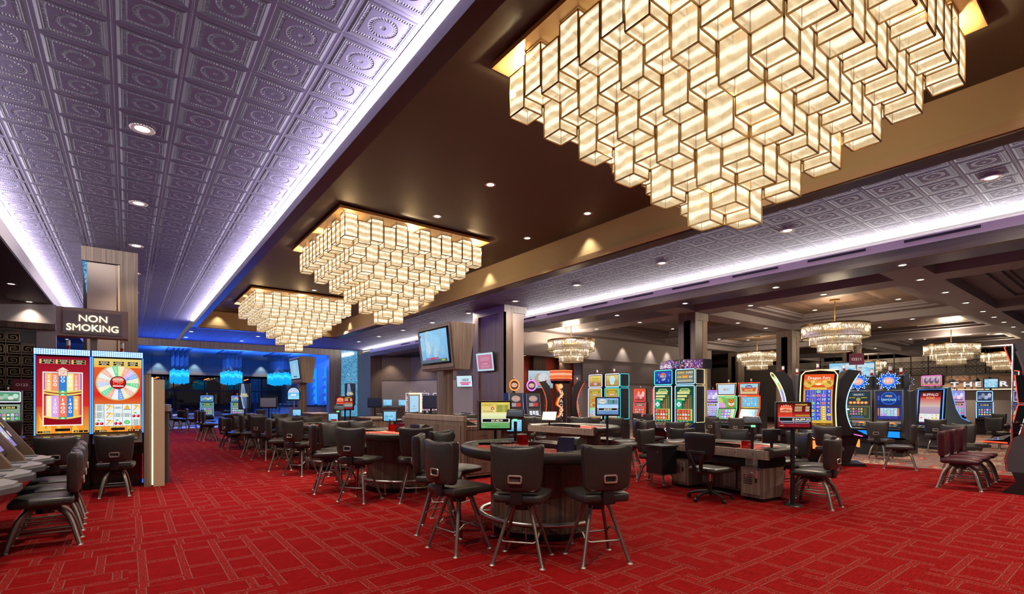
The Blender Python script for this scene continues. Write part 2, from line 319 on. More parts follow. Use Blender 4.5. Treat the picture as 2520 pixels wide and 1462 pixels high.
# ---------------------------------------------------------------- mesh builder
class MB:
    def __init__(s): s.v = []; s.f = []; s.m = []; s.s = []; s.c = []
    def add(s, vs, fs, mat=0, smooth=False, col=None, M=None):
        o = len(s.v)
        if M is not None: vs = [tuple(M @ Vector(p)) for p in vs]
        s.v.extend(vs)
        for i, f in enumerate(fs):
            s.f.append([a+o for a in f]); s.m.append(mat); s.s.append(smooth)
            s.c.append(col[i] if isinstance(col, list) else col)
        return s
    def box(s, x0, x1, y0, y1, z0, z1, mat=0, M=None):
        v = [(x0,y0,z0),(x1,y0,z0),(x1,y1,z0),(x0,y1,z0),(x0,y0,z1),(x1,y0,z1),(x1,y1,z1),(x0,y1,z1)]
        return s.add(v, [(3,2,1,0),(4,5,6,7),(0,1,5,4),(1,2,6,5),(2,3,7,6),(3,0,4,7)], mat, M=M)
    def rbox(s, x0, x1, y0, y1, z0, z1, r=0.01, mat=0, M=None, deform=None, nin=1):
        hx, hy, hz = (x1-x0)/2, (y1-y0)/2, (z1-z0)/2; cx, cy, cz = (x0+x1)/2, (y0+y1)/2, (z0+z1)/2
        r = min(r, hx*0.98, hy*0.98, hz*0.98)
        def axis(h):
            e = [h, h-r*0.3, h-r]
            mid = [(h-r)*(-1+2*k/(nin+1)) for k in range(1, nin+1)]
            return [-a for a in e] + mid + e[::-1]
        ax = (axis(hx), axis(hy), axis(hz)); H = (hx, hy, hz)
        idx = {}; vs = []; fs = []
        def P(p):
            key = tuple(round(a, 6) for a in p)
            if key in idx: return idx[key]
            inn = [max(-(H[i]-r), min(H[i]-r, p[i])) for i in range(3)]
            d = [p[i]-inn[i] for i in range(3)]; L = math.sqrt(sum(a*a for a in d)) or 1
            q = [inn[i]+d[i]/L*r for i in range(3)]
            if deform: q = deform(*q)
            vs.append((q[0]+cx, q[1]+cy, q[2]+cz)); idx[key] = len(vs)-1
            return idx[key]
        for k in range(3):
            a, b = (k+1) % 3, (k+2) % 3
            for sg in (-1, 1):
                for i in range(len(ax[a])-1):
                    for j in range(len(ax[b])-1):
                        q = []
                        for (ii, jj) in ((i,j),(i+1,j),(i+1,j+1),(i,j+1)):
                            p = [0,0,0]; p[k] = sg*H[k]; p[a] = ax[a][ii]; p[b] = ax[b][jj]; q.append(P(p))
                        fs.append(q if sg > 0 else q[::-1])
        return s.add(vs, fs, mat, True, M=M)
    def tube(s, pts, r, n=8, closed=False, caps=True, mat=0, M=None):
        pts = [Vector(p) for p in pts]; L = len(pts); R = r if isinstance(r, (list, tuple)) else [r]*L
        vs = []; fs = []; up = None
        for i, p in enumerate(pts):
            if closed: t = (pts[(i+1) % L]-pts[i-1])
            else: t = pts[min(i+1, L-1)]-pts[max(i-1, 0)]
            t.normalize()
            if up is None:
                up = Vector((0,0,1)) if abs(t.z) < 0.9 else Vector((1,0,0))
            a = up-t*up.dot(t)
            if a.length < 1e-5: a = t.orthogonal()
            a.normalize(); up = a; b = t.cross(a)
            for k in range(n):
                w = 2*PI*k/n
                vs.append(tuple(p+(a*math.cos(w)+b*math.sin(w))*R[i]))
        m = L if closed else L-1
        for i in range(m):
            for k in range(n):
                i2 = (i+1) % L; k2 = (k+1) % n
                fs.append((i*n+k, i*n+k2, i2*n+k2, i2*n+k))
        s.add(vs, fs, mat, True, M=M)
        if caps and not closed:
            o = len(s.v)-len(vs)
            s.f.append([o+k for k in range(n)][::-1]); s.f.append([o+(L-1)*n+k for k in range(n)])
            s.m += [mat]*2; s.s += [False]*2; s.c += [None]*2
        return s
    def cyl(s, p0, p1, r, n=12, mat=0, r1=None, M=None): return s.tube([p0, p1], [r, r if r1 is None else r1], n, mat=mat, M=M)
    def lathe(s, prof, n=24, mat=0, M=None, a0=0, a1=2*PI, cx=0, cy=0):
        full = abs(a1-a0-2*PI) < 1e-6; m = n if full else n+1
        vs = []
        for k in range(m):
            w = a0+(a1-a0)*k/n
            for (r, z) in prof: vs.append((cx+r*math.cos(w), cy+r*math.sin(w), z))
        L = len(prof); fs = []
        for k in range(n):
            k2 = (k+1) % m
            for i in range(L-1):
                fs.append((k*L+i, k2*L+i, k2*L+i+1, k*L+i+1))
        return s.add(vs, fs, mat, True, M=M)
    def prism(s, poly, a, b, axis='z', mat=0, M=None):
        n = len(poly)
        def P(p, t): return {'z': (p[0], p[1], t), 'x': (t, p[0], p[1]), 'y': (p[0], t, p[1])}[axis]
        vs = [P(p, a) for p in poly]+[P(p, b) for p in poly]
        ar = sum(poly[i][0]*poly[(i+1) % n][1]-poly[(i+1) % n][0]*poly[i][1] for i in range(n))
        fl = (ar > 0) ^ (axis == 'y')
        fs = [list(range(n))[::-1], list(range(n, 2*n))]+[(i, (i+1) % n, n+(i+1) % n, n+i) for i in range(n)]
        if not fl: fs = [f[::-1] for f in fs]
        return s.add(vs, fs, mat, M=M)
    def build(s, name, mats, parent=None, loc=(0,0,0), rz=0, angle=38):
        me = bpy.data.meshes.new(name); me.from_pydata(s.v, [], s.f)
        if not isinstance(mats, (list, tuple)): mats = [mats]
        for m in mats: me.materials.append(MATS[m])
        me.polygons.foreach_set('material_index', s.m); me.polygons.foreach_set('use_smooth', s.s)
        if any(c is not None for c in s.c):
            at = me.color_attributes.new('Col', 'FLOAT_COLOR', 'CORNER'); buf = []
            for f, c in zip(s.f, s.c):
                if c is None: c = (0, 0, 0)
                if isinstance(c[0], (tuple, list)):
                    for q in c: buf += [q[0], q[1], q[2], 1]
                else: buf += [c[0], c[1], c[2], 1]*len(f)
            at.data.foreach_set('color', buf)
        me.update()
        if any(s.s): me.set_sharp_from_angle(angle=math.radians(angle))
        o = bpy.data.objects.new(name, me); COL.objects.link(o); o.location = loc; o.rotation_euler = (0, 0, rz)
        if parent is not None: o.parent = parent
        return o
def tag(o, label, cat, group=None):
    o['label'] = label; o['category'] = cat
    if group: o['group'] = group
    return o
def thing(name, label, cat, loc=(0,0,0), rz=0, group=None):
    o = bpy.data.objects.new(name, None); COL.objects.link(o); o.location = loc; o.rotation_euler = (0, 0, rz); o.empty_display_size = 0.1
    return tag(o, label, cat, group)
def struct(o): o['kind'] = 'structure'; return o
def dup(root, loc, rz, label=None, group=None):
    r = root.copy(); COL.objects.link(r); r.location = loc; r.rotation_euler = (0, 0, rz)
    if label: r['label'] = label
    if group: r['group'] = group
    for ch in KIDS(root):
        c = ch.copy(); COL.objects.link(c); c.parent = r
        for g in KIDS(ch):
            d = g.copy(); COL.objects.link(d); d.parent = c
    return r
_kids = {}
def KIDS(o):
    if o.name not in _kids: _kids[o.name] = list(o.children)
    return _kids[o.name]
ORD = 'first second third fourth fifth sixth seventh eighth ninth tenth eleventh twelfth thirteenth fourteenth fifteenth sixteenth seventeenth eighteenth nineteenth twentieth'.split()
# ---------------------------------------------------------------- lettering
GLY = {}
def load_glyphs():
    chars = 'ABCDEFGHIJKLMNOPQRSTUVWXYZabcdefghijklmnopqrstuvwxyz0123456789$.,&!'
    objs = []
    for bold in (0, 1):
        for ch in ['HH']+['H'+c+'H' for c in chars]+list(chars):
            cu = bpy.data.curves.new('glyph', 'FONT'); cu.body = ch; cu.size = 1.0; cu.resolution_u = 3
            if bold and not any(q in ch for q in 'MWNmw'): cu.offset = 0.014
            o = bpy.data.objects.new('glyph', cu); COL.objects.link(o); objs.append((bold, ch, o, cu))
    dg = bpy.context.evaluated_depsgraph_get(); w = {}
    for bold, ch, o, cu in objs:
        ev = o.evaluated_get(dg); me = ev.to_mesh()
        vs = [tuple(v.co[:2]) for v in me.vertices]; fs = [list(p.vertices) for p in me.polygons]
        w[(bold, ch)] = (max(v[0] for v in vs) if vs else 0, vs, fs); ev.to_mesh_clear()
    for bold in (0, 1):
        for c in chars:
            GLY[(bold, c)] = (w[(bold, c)][1], w[(bold, c)][2], w[(bold, 'H'+c+'H')][0]-w[(bold, 'HH')][0])
    for _, _, o, cu in objs:
        bpy.data.objects.remove(o); bpy.data.curves.remove(cu)
load_glyphs()
def layout(s, size, bold=1, sx=1.0, track=0.0, vertical=False):
    out = []; x = 0; z = 0
    for ch in s:
        g = GLY.get((bold, ch))
        if g is None: x += 0.3*size*sx; continue
        if vertical:
            w = g[2]*size*sx
            out.append(([((p[0]*size*sx)-w/2, p[1]*size+z) for p in g[0]], g[1])); z -= size*0.92
        else:
            out.append(([(p[0]*size*sx+x, p[1]*size) for p in g[0]], g[1])); x += g[2]*size*sx+track*size
    return out, x
class Canvas:
    """A flat picture w x h: layers of coloured shapes, later ones a hair in front."""
    def __init__(s, w, h, fn=None):
        s.w, s.h, s.k, s.mb, s.fn = w, h, 0, MB(), fn
    def P(s, x, z):
        if not (s.w == 1 and s.h == 1): x = min(max(x, 0.0), s.w); z = min(max(z, 0.0), s.h)
        y = -0.0012*s.k
        return s.fn(x, y, z) if s.fn else (x-s.w/2, y, z)
    def poly(s, pts, col, cols=None):
        s.mb.add([s.P(*p) for p in pts], [list(range(len(pts)))], col=[cols] if cols else col); s.k += 1; return s
    def rect(s, x, z, w, h, col, top=None, nz=1):
        if s.fn and nz == 1: nz = max(1, int(h/s.h*12))
        for i in range(nz):
            a, b = i/nz, (i+1)/nz
            L = lambda t: tuple(c+(d-c)*t for c, d in zip(col, top)) if top else col
            ca, cb = L(a), L(b)
            s.mb.add([s.P(x, z+h*a), s.P(x+w, z+h*a), s.P(x+w, z+h*b), s.P(x, z+h*b)], [(0,1,2,3)], col=[[ca, ca, cb, cb]])
        s.k += 1; return s
    def ell(s, cx, cz, rx, rz, col, n=20, a0=0, a1=2*PI):
        pts = [(cx+rx*math.cos(a0+(a1-a0)*i/n), cz+rz*math.sin(a0+(a1-a0)*i/n)) for i in range(n+(0 if a1-a0 > 6.28 else 1))]
        if a1-a0 < 6.28: pts.append((cx, cz))
        return s.poly(pts, col)
    def frame(s, x, z, w, h, t, col):
        s.rect(x, z, w, t, col); s.rect(x, z+h-t, w, t, col); s.rect(x, z, t, h, col); return s.rect(x+w-t, z, t, h, col)
    def text(s, t, x, z, size, col, bold=1, sx=1.0, track=0.0, al=0.5, vertical=False, maxw=None, ital=0):
        gl, w = layout(t, size, bold, sx, track, vertical)
        if maxw and w > maxw: gl, w = layout(t, size, bold, sx*maxw/w, track*maxw/w, vertical)
        for vs, fs in gl:
            ox = x if vertical else x-w*al
            s.mb.add([s.P(p[0]+ox+ital*p[1], p[1]+z) for p in vs], fs, col=col)
        s.k += 1; return s
    def build(s, name='screen', parent=None, mat='screen', loc=(0,0,0), rot=(0,0,0)):
        o = s.mb.build(name, mat, parent, loc); o.rotation_euler = rot; return o
def text3d(mb, t, x, z, size, y0, y1, mat=0, bold=1, sx=1.0, track=0.0, al=0.5):
    gl, w = layout(t, size, bold, sx, track)
    for vs, fs in gl:
        vs = [(p[0]+x-w*al, p[1]+z) for p in vs]; n = len(vs)
        V = [(p[0], y0, p[1]) for p in vs]+[(p[0], y1, p[1]) for p in vs]
        cnt = {}
        for f in fs:
            for i in range(len(f)): cnt[(f[i], f[(i+1) % len(f)])] = 1
        F = [list(f) for f in fs]+[[a+n for a in f[::-1]] for f in fs]
        for (a, b) in list(cnt):
            if (b, a) not in cnt: F.append([b, a, a+n, b+n])
        mb.add(V, F, mat)
    return w
# ================================================================ SETTING
def slab(name, x0, x1, y0, y1, z0, z1, m): return struct(MB().box(x0, x1, y0, y1, z0, z1).build(name, m))
slab('floor', -14, 13.9, -8, 31.6, -0.1, 0, 'carpet')
slab('floor_gaming', 13.9, 60, -12, 36, -0.1, 0, 'carpet_rings')
slab('floor_bar', -14, 13.9, 31.6, 60, -0.1, 0, 'bar_tile')
HC, LIP = 5.2, 4.9
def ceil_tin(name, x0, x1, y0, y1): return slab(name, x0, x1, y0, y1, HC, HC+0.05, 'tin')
ceil_tin('ceiling_west', -1.96, 2.31, -4, 36.7); slab('trim_ceiling_wash_west', 2.31, 2.52, -4, 27.6, HC-0.004, HC+0.05, 'white_trim'); slab('trim_ceiling_wash_far_west', -2.2, -1.96, -4, 36.7, HC-0.004, HC+0.05, 'white_trim'); slab('trim_ceiling_wash_east', 13.60, 13.88, -4, 36.7, HC-0.004, HC+0.05, 'white_trim')  # plain white strips stand in for tiles washed out by cove light
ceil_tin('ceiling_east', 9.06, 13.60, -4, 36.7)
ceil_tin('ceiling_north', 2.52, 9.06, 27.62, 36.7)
# coffer over the pit
slab('ceiling_coffer', 2.4, 9.2, -3, 27.7, 5.75, 5.8, 'brown_paint')
def strip(name, prof, a, b, m, axis='y'):       # profile polygon (x,z) run along y
    return struct(MB().prism(prof, a, b, axis).build(name, m))
def lipprof(x_in, x_out):        # band: lower lip face towards the coffer, wall set back above
    return x_in, x_out
strip('trim_west', [(2.335, 4.9), (2.54, 4.9), (2.54, 5.06), (2.335, 5.06)], -3, 27.62, 'plum_paint')
strip('wall_coffer_west', [(2.40, 5.24), (2.44, 5.24), (2.44, 5.76), (2.40, 5.76)], -3, 27.62, 'olive_paint')
strip('trim_west_back', [(2.50, 5.06), (2.54, 5.06), (2.54, 5.25), (2.50, 5.25)], -3, 27.62, 'lip_paint')
strip('trim_east', [(8.90, 4.93), (9.0, 4.93), (9.0, 5.07), (8.90, 5.07)], -3, 27.42, 'lip_paint')
strip('trim_east_band', [(8.93, 4.90), (9.25, 4.90), (9.25, 5.22), (9.14, 5.22), (9.14, 4.93), (8.93, 4.93)], -3, 27.62, 'plum_paint')
strip('wall_coffer_east', [(9.04, 5.07), (9.10, 5.07), (9.10, 5.76), (9.04, 5.76)], -3, 27.6, 'olive_paint')
slab('trim_north', 2.54, 9.0, 27.42, 27.52, 4.93, 5.07, 'lip_paint')
slab('trim_north_band', 2.34, 9.25, 27.44, 27.64, 4.90, 4.93, 'plum_paint'); slab('trim_north_face', 2.54, 9.06, 27.585, 27.64, 4.93, 5.22, 'plum_paint')
slab('wall_coffer_north', 2.4, 9.1, 27.52, 27.58, 5.07, 5.76, 'olive_paint')
slab('wall_coffer_south', 2.3, 9.2, -3.1, -3, 4.9, 5.76, 'olive_paint')
# LED strips lying in the slots
for nm, x0, x1, y0, y1 in (('trim_led_west', 2.46, 2.49, -3, 27.3), ('trim_led_far_west', -2.1, -2.07, -3, 36), ('trim_led_east', 13.75, 13.78, -3, 36)):
    struct(MB().box(x0, x1, y0, y1, 5.065, 5.085).build(nm, 'led_white'))
# west bulkhead and its dark soffit
slab('trim_bulkhead_west', -2.2, -1.97, -4, 36.7, 4.7, 5.06, 'mauve_paint')
slab('trim_slot_west', -2.25, -2.2, -4, 36.7, 4.7, 5.25, 'white_trim')
slab('ceiling_soffit_west', -2.95, -1.98, -4, 36.7, 4.66, 4.7, 'dark_paint')
slab('ceiling_side', -16, -2.95, -4, 22.3, 5.0, 5.05, 'dark_paint')
# east bulkhead: pale fascia with slot vents, dark timber band, soffit
slab('trim_bulkhead_east', 13.64, 13.85, -4, 34.3, 4.88, 5.08, 'mauve_paint')
slab('trim_slot_east', 13.85, 13.9, -4, 34.3, 4.88, 5.25, 'white_trim')
slab('trim_timber_east', 13.62, 13.85, -4, 34.3, 4.62, 4.88, 'wood_along')
slab('ceiling_soffit_east', 13.85, 14.63, -4, 34.3, 4.62, 4.66, 'soffit_led_tint')
slab('trim_soffit_edge', 14.60, 14.66, -4, 34.3, 4.66, 5.0, 'dark_paint')
struct(MB().box(14.66, 14.675, -4, 34, 4.70, 4.715).build('trim_led_soffit', 'neon_blue'))
def vent(y0, y1):
    m = MB().box(13.632, 13.645, y0, y1, 4.985, 5.045)
    o = m.build('air_slot_vent', 'black_matte')
    fr = MB()
    for (a, b, c, d) in ((y0-0.02, y1+0.02, 4.975, 4.985), (y0-0.02, y1+0.02, 5.045, 5.055), (y0-0.02, y0, 4.985, 5.045), (y1, y1+0.02, 4.985, 5.045)):
        fr.box(13.628, 13.64, a, b, c, d)
    fr.build('vent_frame', 'mauve_paint', o)
    return o
for i in range(15):
    y = 0.2+1.98*i+0.0
    tag(vent(y, y+1.26), 'long dark slot vent in the pale fascia, %s from the camera along the timber band' % ORD[i], 'vent', 'slot vents in the fascia')
# coffered ceiling of the slot floor
bm = MB(); YB = [(-11, -10.1), (-3.4, -2.5), (3.45, 4.3), (10.2, 11.05), (17.0, 17.7)]; XB = [(16.2, 17.13), (24.0, 24.93), (32.0, 32.93), (40.0, 40.93), (46, 47)]
for a, b in XB: bm.box(a, b, -11, 32, 4.7, 5.25)
xe = [14.66]+[q for p in XB for q in p]
for a, b in YB:
    for x0, x1 in zip(xe[0::2], xe[1::2]): bm.box(x0, x1, a, b, 4.7, 5.25)
struct(bm.build('ceiling_beams', 'beam_paint'))
bm = MB(); wp = MB(); YC = [(-10.1, -3.4), (-2.5, 3.45), (4.3, 10.2), (11.05, 17.0), (17.7, 32)]; XC = [(14.66, 16.2), (17.13, 24.0), (24.93, 32.0), (32.93, 40.0), (40.93, 46)]
for a, b in XC:
    for c_, d_ in YC:
        bm.box(a, b, c_, d_, 5.25, 5.3)
        if b-a > 3:
            for t, z0, z1 in ((0.55, 4.98, 5.25), (0.8, 5.06, 5.25), (0.9, 5.14, 5.25)):
                t0 = {0.55: 0, 0.8: 0.55, 0.9: 0.8}[t]
                bm.box(a+t0, a+t, c_+t0, d_-t0, z0, z1); bm.box(b-t, b-t0, c_+t0, d_-t0, z0, z1)
                bm.box(a+t, b-t, c_+t0, c_+t, z0, z1); bm.box(a+t, b-t, d_-t, d_-t0, z0, z1)
            wp.box(a+0.9, b-0.9, c_+0.9, d_-0.9, 5.2, 5.24)
struct(bm.build('ceiling_recess', 'recess_paint')); struct(wp.build('ceiling_panel', 'wood_panel'))
# walls of the slot floor
slab('wall_north_band', 13.0, 30, 17.7, 17.9, 3.58, 4.75, 'grey_paint')
slab('ceiling_alcove', 13.0, 18.2, 17.9, 18.6, 3.58, 3.62, 'grey_paint')
bw = MB()
for i, x0 in enumerate([13.0, 13.9, 15.25, 16.9]):
    bw.box(x0, x0+0.75, 18.1, 18.35, 0, 3.58)
struct(bw.build('wall_alcove_wood', 'wood_dark'))
slab('wall_alcove_red', 13.0, 18.2, 18.4, 18.5, 0, 3.58, 'red_paint')
slab('wall_north_pattern', 18.2, 30, 17.75, 17.9, 2.46, 3.58, 'wallpaper_mauve')
slab('trim_north_rail', 18.2, 30, 17.7, 17.9, 2.38, 2.46, 'wood_along')
slab('wall_north_low', 18.2, 30, 17.75, 17.9, 0, 2.38, 'grey_paint')
slab('wall_far_east', 46, 46.2, -16, 34, 0, 5.25, 'wall_paint')
slab('wall_far_north', 24, 46, 32, 32.2, 0, 5.25, 'wall_paint')
# wall behind the pit, in four runs
def run(name, pts, z0, z1, m, t=0.12):
    b = MB()
    for (p, q) in zip(pts, pts[1:]):
        d = Vector((q[0]-p[0], q[1]-p[1], 0)); nrm = Vector((-d.y, d.x, 0)).normalized()*t
        if nrm.y < 0 and abs(nrm.y) > abs(nrm.x): nrm = -nrm
        if nrm.x < 0 and abs(nrm.x) > abs(nrm.y): nrm = -nrm
        b.prism([(p[0], p[1]), (q[0], q[1]), (q[0]+nrm.x, q[1]+nrm.y), (p[0]+nrm.x, p[1]+nrm.y)], z0, z1)
    return struct(b.build(name, m))
RUN = [(14.5, 34.2), (16.2, 33.0), (17.6, 28.3), (18.7, 24.5), (19.5, 18.0)]
run('wall_pit_pattern', RUN, 2.98, 4.9, 'wallpaper'); run('trim_pit_rail', RUN, 2.86, 2.98, 'wood_along', 0.16); run('wall_pit_low', RUN, 0, 2.86, 'wall_paint')
slab('ceiling_pit_side', 14.63, 22, 17.9, 36, 4.66, 4.7, 'dark_paint')
slab('wall_pier_wood', 13.64, 14.6, 34.2, 36.9, 0, 4.9, 'wood')
slab('wall_mosaic_frame', 12.2, 13.7, 36.75, 36.95, 0, 5.2, 'wood')
o = MB().box(12.42, 13.62, 36.68, 36.74, 0.3, 5.18).build('mosaic_glass_panel', 'mosaic'); tag(o, 'tall glittering blue glass mosaic panel between timber piers at the bar', 'panel')
# opening of the bar
slab('wall_header', -6, 12.2, 36.7, 37.1, 4.77, 5.2, 'wood')
slab('wall_header_pier', 11.55, 12.2, 36.7, 37.4, 0, 4.77, 'wood')
slab('ceiling_bar', -8, 12.4, 37.1, 54, 5.2, 5.25, 'bluegrey_paint')
slab('wall_bar_east', 12.2, 12.4, 37.4, 54, 0, 5.2, 'bluegrey_paint')
slab('wall_bar_bulkhead', -8, 12.2, 51.6, 52, 3.95, 5.2, 'bluegrey_paint')
slab('trim_bar_bulkhead', -8, 12.2, 51.5, 51.62, 3.7, 3.95, 'lip_paint')
slab('wall_bar_back', -8, 14, 54.3, 54.5, 0, 5.2, 'black_matte')
gl = struct(MB().box(-8, 12.2, 53.9, 53.95, 0, 4.0).build('window_1', 'blackglass'))
fm = MB()
for x in [-4, -1.6, 0.8, 3.2, 5.6, 8.0, 10.4]: fm.box(x-0.04, x+0.04, 53.78, 53.9, 0, 4.0)
for z in (0.5, 2.35): fm.box(-8, 12.2, 53.8, 53.9, z-0.04, z+0.04)
fm.build('window_mullions', 'dark_paint', gl)
# west end: wall behind the smoke-free bank
slab('wall_west_north', -16, -1.9, 22.3, 22.5, 0, 4.66, 'grey_paint'); slab('wall_west_upper', -16, -2.96, 22.3, 22.5, 4.66, 5.0, 'grey_paint')
slab('wall_west_frame', -4.9, -1.9, 22.1, 22.3, 3.8, 4.0, 'wood_dark')
# ---------------------------------------------------------------- columns
def column_west():
    b = MB().box(-0.89, 0.19, 15.7, 17.7, 4.86, 5.2).box(-0.16, 0.19, 15.7, 17.7, 0, 4.86).box(-0.89, 0.19, 16.3, 17.7, 0, 4.86)
    o = struct(b.build('column_smoke_free', 'wood'))
    MB().box(-0.79, -0.2, 15.76, 16.3, 0, 4.84).build('column_panel', 'beige_paint', o)
    MB().box(-0.205, -0.165, 15.7, 16.3, 0, 4.84).build('column_reveal', 'lip_paint', o)
    MB().add([(-0.88, 15.75, 4.85), (-0.88, 16.3, 4.85), (-0.80, 16.3, 4.85), (-0.80, 15.75, 4.85), (-0.80, 15.75, 4.1), (-0.80, 16.3, 4.1)], [(0,1,5,4), (3,2,1,0), (0,4,3), (1,2,5), (2,3,4,5)]).build('column_mosaic', 'mosaic', o)
column_west()
def column_pit():
    b = MB().box(11.58, 12.6, 15.45, 17.6, 4.86, 5.2).box(11.58, 11.9, 15.45, 17.6, 0, 4.86).box(11.9, 12.5, 15.9, 17.6, 0, 4.86)
    for y0, y1 in ((15.40, 15.80), (17.22, 17.62)): b.box(11.5, 11.58, y0, y1, 0, 5.2)
    b.box(11.5, 11.58, 15.8, 17.22, 4.91, 5.2); b.box(11.58, 12.6, 15.4, 15.45, 4.93, 5.2); b.box(11.5, 11.92, 15.4, 15.45, 0, 4.93)
    o = struct(b.build('column_pit', 'wood'))
    MB().box(11.93, 12.48, 15.43, 15.9, 0, 4.92).build('column_panel', 'beige_paint', o)
column_pit()
def column_floor(name, x, y, w=0.85, d=0.7, h=4.7):
    b = MB().box(x, x+w, y, y+d, h-0.28, h).box(x+0.03, x+w*0.62, y+0.03, y+d, 0, h-0.28).box(x+0.03, x+0.1, y-0.0, y+d-0.02, 0, h-0.28)
    b.box(x-0.0, x+0.04, y+0.0, y+0.2, 0, h-0.28).box(x-0.0, x+0.04, y+d-0.22, y+d, 0, h-0.28)
    o = struct(b.build(name, 'wood')); MB().box(x+w*0.62, x+w-0.03, y+0.02, y+d, 0, h-0.28).build('column_panel', 'lip_paint', o)
for nm, x, y in (('column_slots', 16.25, 10.22), ('column_slots', 24.05, 10.22), ('column_slots', 32.05, 10.22), ('column_slots', 32.05, 17.0), ('column_slots', 40.0, 3.5)): column_floor(nm, x, y)
# ---------------------------------------------------------------- downlights
def downlight(r=0.075, ornate=False):
    root = thing('downlight', '', 'light')
    b = MB().lathe([(r, 0.0), (r+0.012, -0.006), (r+0.035, -0.006), (r+0.04, 0.0)], 20)
    if ornate:
        for k in range(26):
            w = 2*PI*k/26; b.rbox((r+0.05)*math.cos(w)-0.012, (r+0.05)*math.cos(w)+0.012, (r+0.05)*math.sin(w)-0.012, (r+0.05)*math.sin(w)+0.012, -0.008, 0.004, 0.005)
        b.lathe([(r+0.038, -0.002), (r+0.064, -0.002)], 20)
    b.build('trim_ring', 'white_trim', root)
    MB().lathe([(0.001, 0.004), (r*0.6, 0.003), (r, 0.001)], 20).build('lens', 'downlight', root)
    return root
DL_ORN = downlight(0.085, True); DL = downlight(0.07); _used = set()
def put_light(proto, x, y, z, label, group, power=0, **kw):
    if proto.name in _used: o = dup(proto, (x, y, z), 0, label, group)
    else: _used.add(proto.name); o = proto; o.location = (x, y, z); o['label'] = label; o['group'] = group
    if power: spot((x, y, z-0.03), power, **kw)
WARM = (1, 0.84, 0.64)
for i in range(8):
    put_light(DL_ORN, 0.15, 5.21+3.24*i, 5.195, 'round downlight in the tin ceiling over the left aisle, %s from the camera' % ORD[i], 'downlights in the west tin ceiling', (250 if i == 3 else 650) if i < 6 else 0, color=WARM)
for i in range(10):
    put_light(DL_ORN, 11.36+0.02*i, 1.69+3.24*i, 5.195, 'round downlight in the tin ceiling strip beside the timber band, %s from the camera' % ORD[i], 'downlights in the east tin ceiling', (250 if i == 4 else 750) if i < 8 else 0, color=WARM, size=180, blend=1.0)
for i, (x, y) in enumerate([(2.68, 31.8), (2.68, 34.85), (5.95, 31.86), (5.6, 34.9), (8.7, 33.2)]):
    put_light(DL_ORN, x, y, 5.195, 'round downlight in the tin ceiling past the pit, %s counted from the smoke-free side' % ORD[i], 'downlights past the pit', 500 if i in (0, 2, 4) else 0, color=WARM)
k = 0
for (x, y) in [(5.65, 8.03), (8.27, 7.92), (5.65, 10.16), (8.28, 10.09), (5.67, 17.6), (8.3, 17.6), (5.69, 19.9), (8.3, 19.7), (3.0, 8.0), (3.0, 10.1), (8.45, 25.6), (3.1, 25.6)]:
    put_light(DL, x, y, 5.745, 'small downlight in the dark brown coffer between lit box chandeliers, %s in order of distance' % ORD[k], 'downlights in the brown coffer', 800, size=80); k += 1
for i in range(10):
    put_light(DL, 14.12+0.03*i, 3.6-2.85+2.85*i, 4.615, 'downlight in the dark soffit behind the timber band, %s from the camera' % ORD[i], 'downlights in the east soffit', 350 if i < 6 else 0)
for i in range(7):
    put_light(DL, -2.52, 15.9+3.1*i, 4.655, 'downlight in the black soffit on the smoke-free side, %s from the camera' % ORD[i], 'downlights in the west soffit', 160 if i < 4 else 0)
k = 0
for x in (16.65, 19.2, 21.8, 24.4, 26.4, 28.4, 30.6, 33.2, 36):
    put_light(DL, x, 3.85, 4.695, 'downlight on the grey ceiling beam nearest the camera, %s from the timber band' % ORD[k], 'downlights on the nearest beam', 500 if k < 5 else 0); k += 1
k = 0
for x in (16.65, 20.0, 22.4, 24.4, 28, 32.4, 36.4):
    put_light(DL, x, 10.62 if x != 16.65 else 8.4, 4.695, 'downlight on the second grey ceiling beam, %s from the timber band' % ORD[k], 'downlights on the second beam', 500 if k < 5 else 0); k += 1
k = 0
for x, y in ((24.45, 5.9), (24.45, 8), (24.45, 14), (32.4, 5.6), (32.4, 7.9), (32.4, 14), (16.65, 6.17), (16.65, 13), (16.65, 15.4), (40.4, 6), (40.4, 9)):
    put_light(DL, x, y, 4.695, 'downlight on a grey cross beam of the slot floor ceiling, %s counted outwards' % ORD[k], 'downlights on the cross beams', 400 if k < 9 and x < 30 else 0); k += 1
k = 0
for (x0, y0) in ((17.13, 4.3), (24.93, 4.3), (24.93, 11.05), (17.13, 11.05), (32.93, 4.3)):
    for dx, dy in ((1.6, 1.5), (1.6, 4.3), (5.2, 1.5), (5.2, 4.3)):
        put_light(DL, x0+dx, y0+dy, 5.195, 'downlight beside a crystal chandelier in a timber ceiling recess, %s counted outwards' % ORD[k], 'downlights in the ceiling recesses', 380 if (dx, dy) in ((1.6, 1.5), (5.2, 4.3)) and x0 < 30 else 0); k += 1
k = 0
for x in (14.6, 17.0):
    put_light(DL, x, 18.0, 3.578, 'downlight over the red alcove, %s from the pit column' % ORD[k], 'downlights over the alcove', 60); k += 1
for x, y in ((3.0, -1.6), (5.65, -1.6), (8.3, -1.6)): spot((x, y, 5.7), 900, size=110)
for x, y in ((0.15, 2.0), (0.15, -1.2), (11.34, -1.5)): spot((x, y, 5.15), 800, WARM, 100)
for y in (-2, 3, 8.5, 13): spot((43.8, y, 5.15), 900, WARM, 100)  # unseen lamps without fixtures, added to lighten the far wall
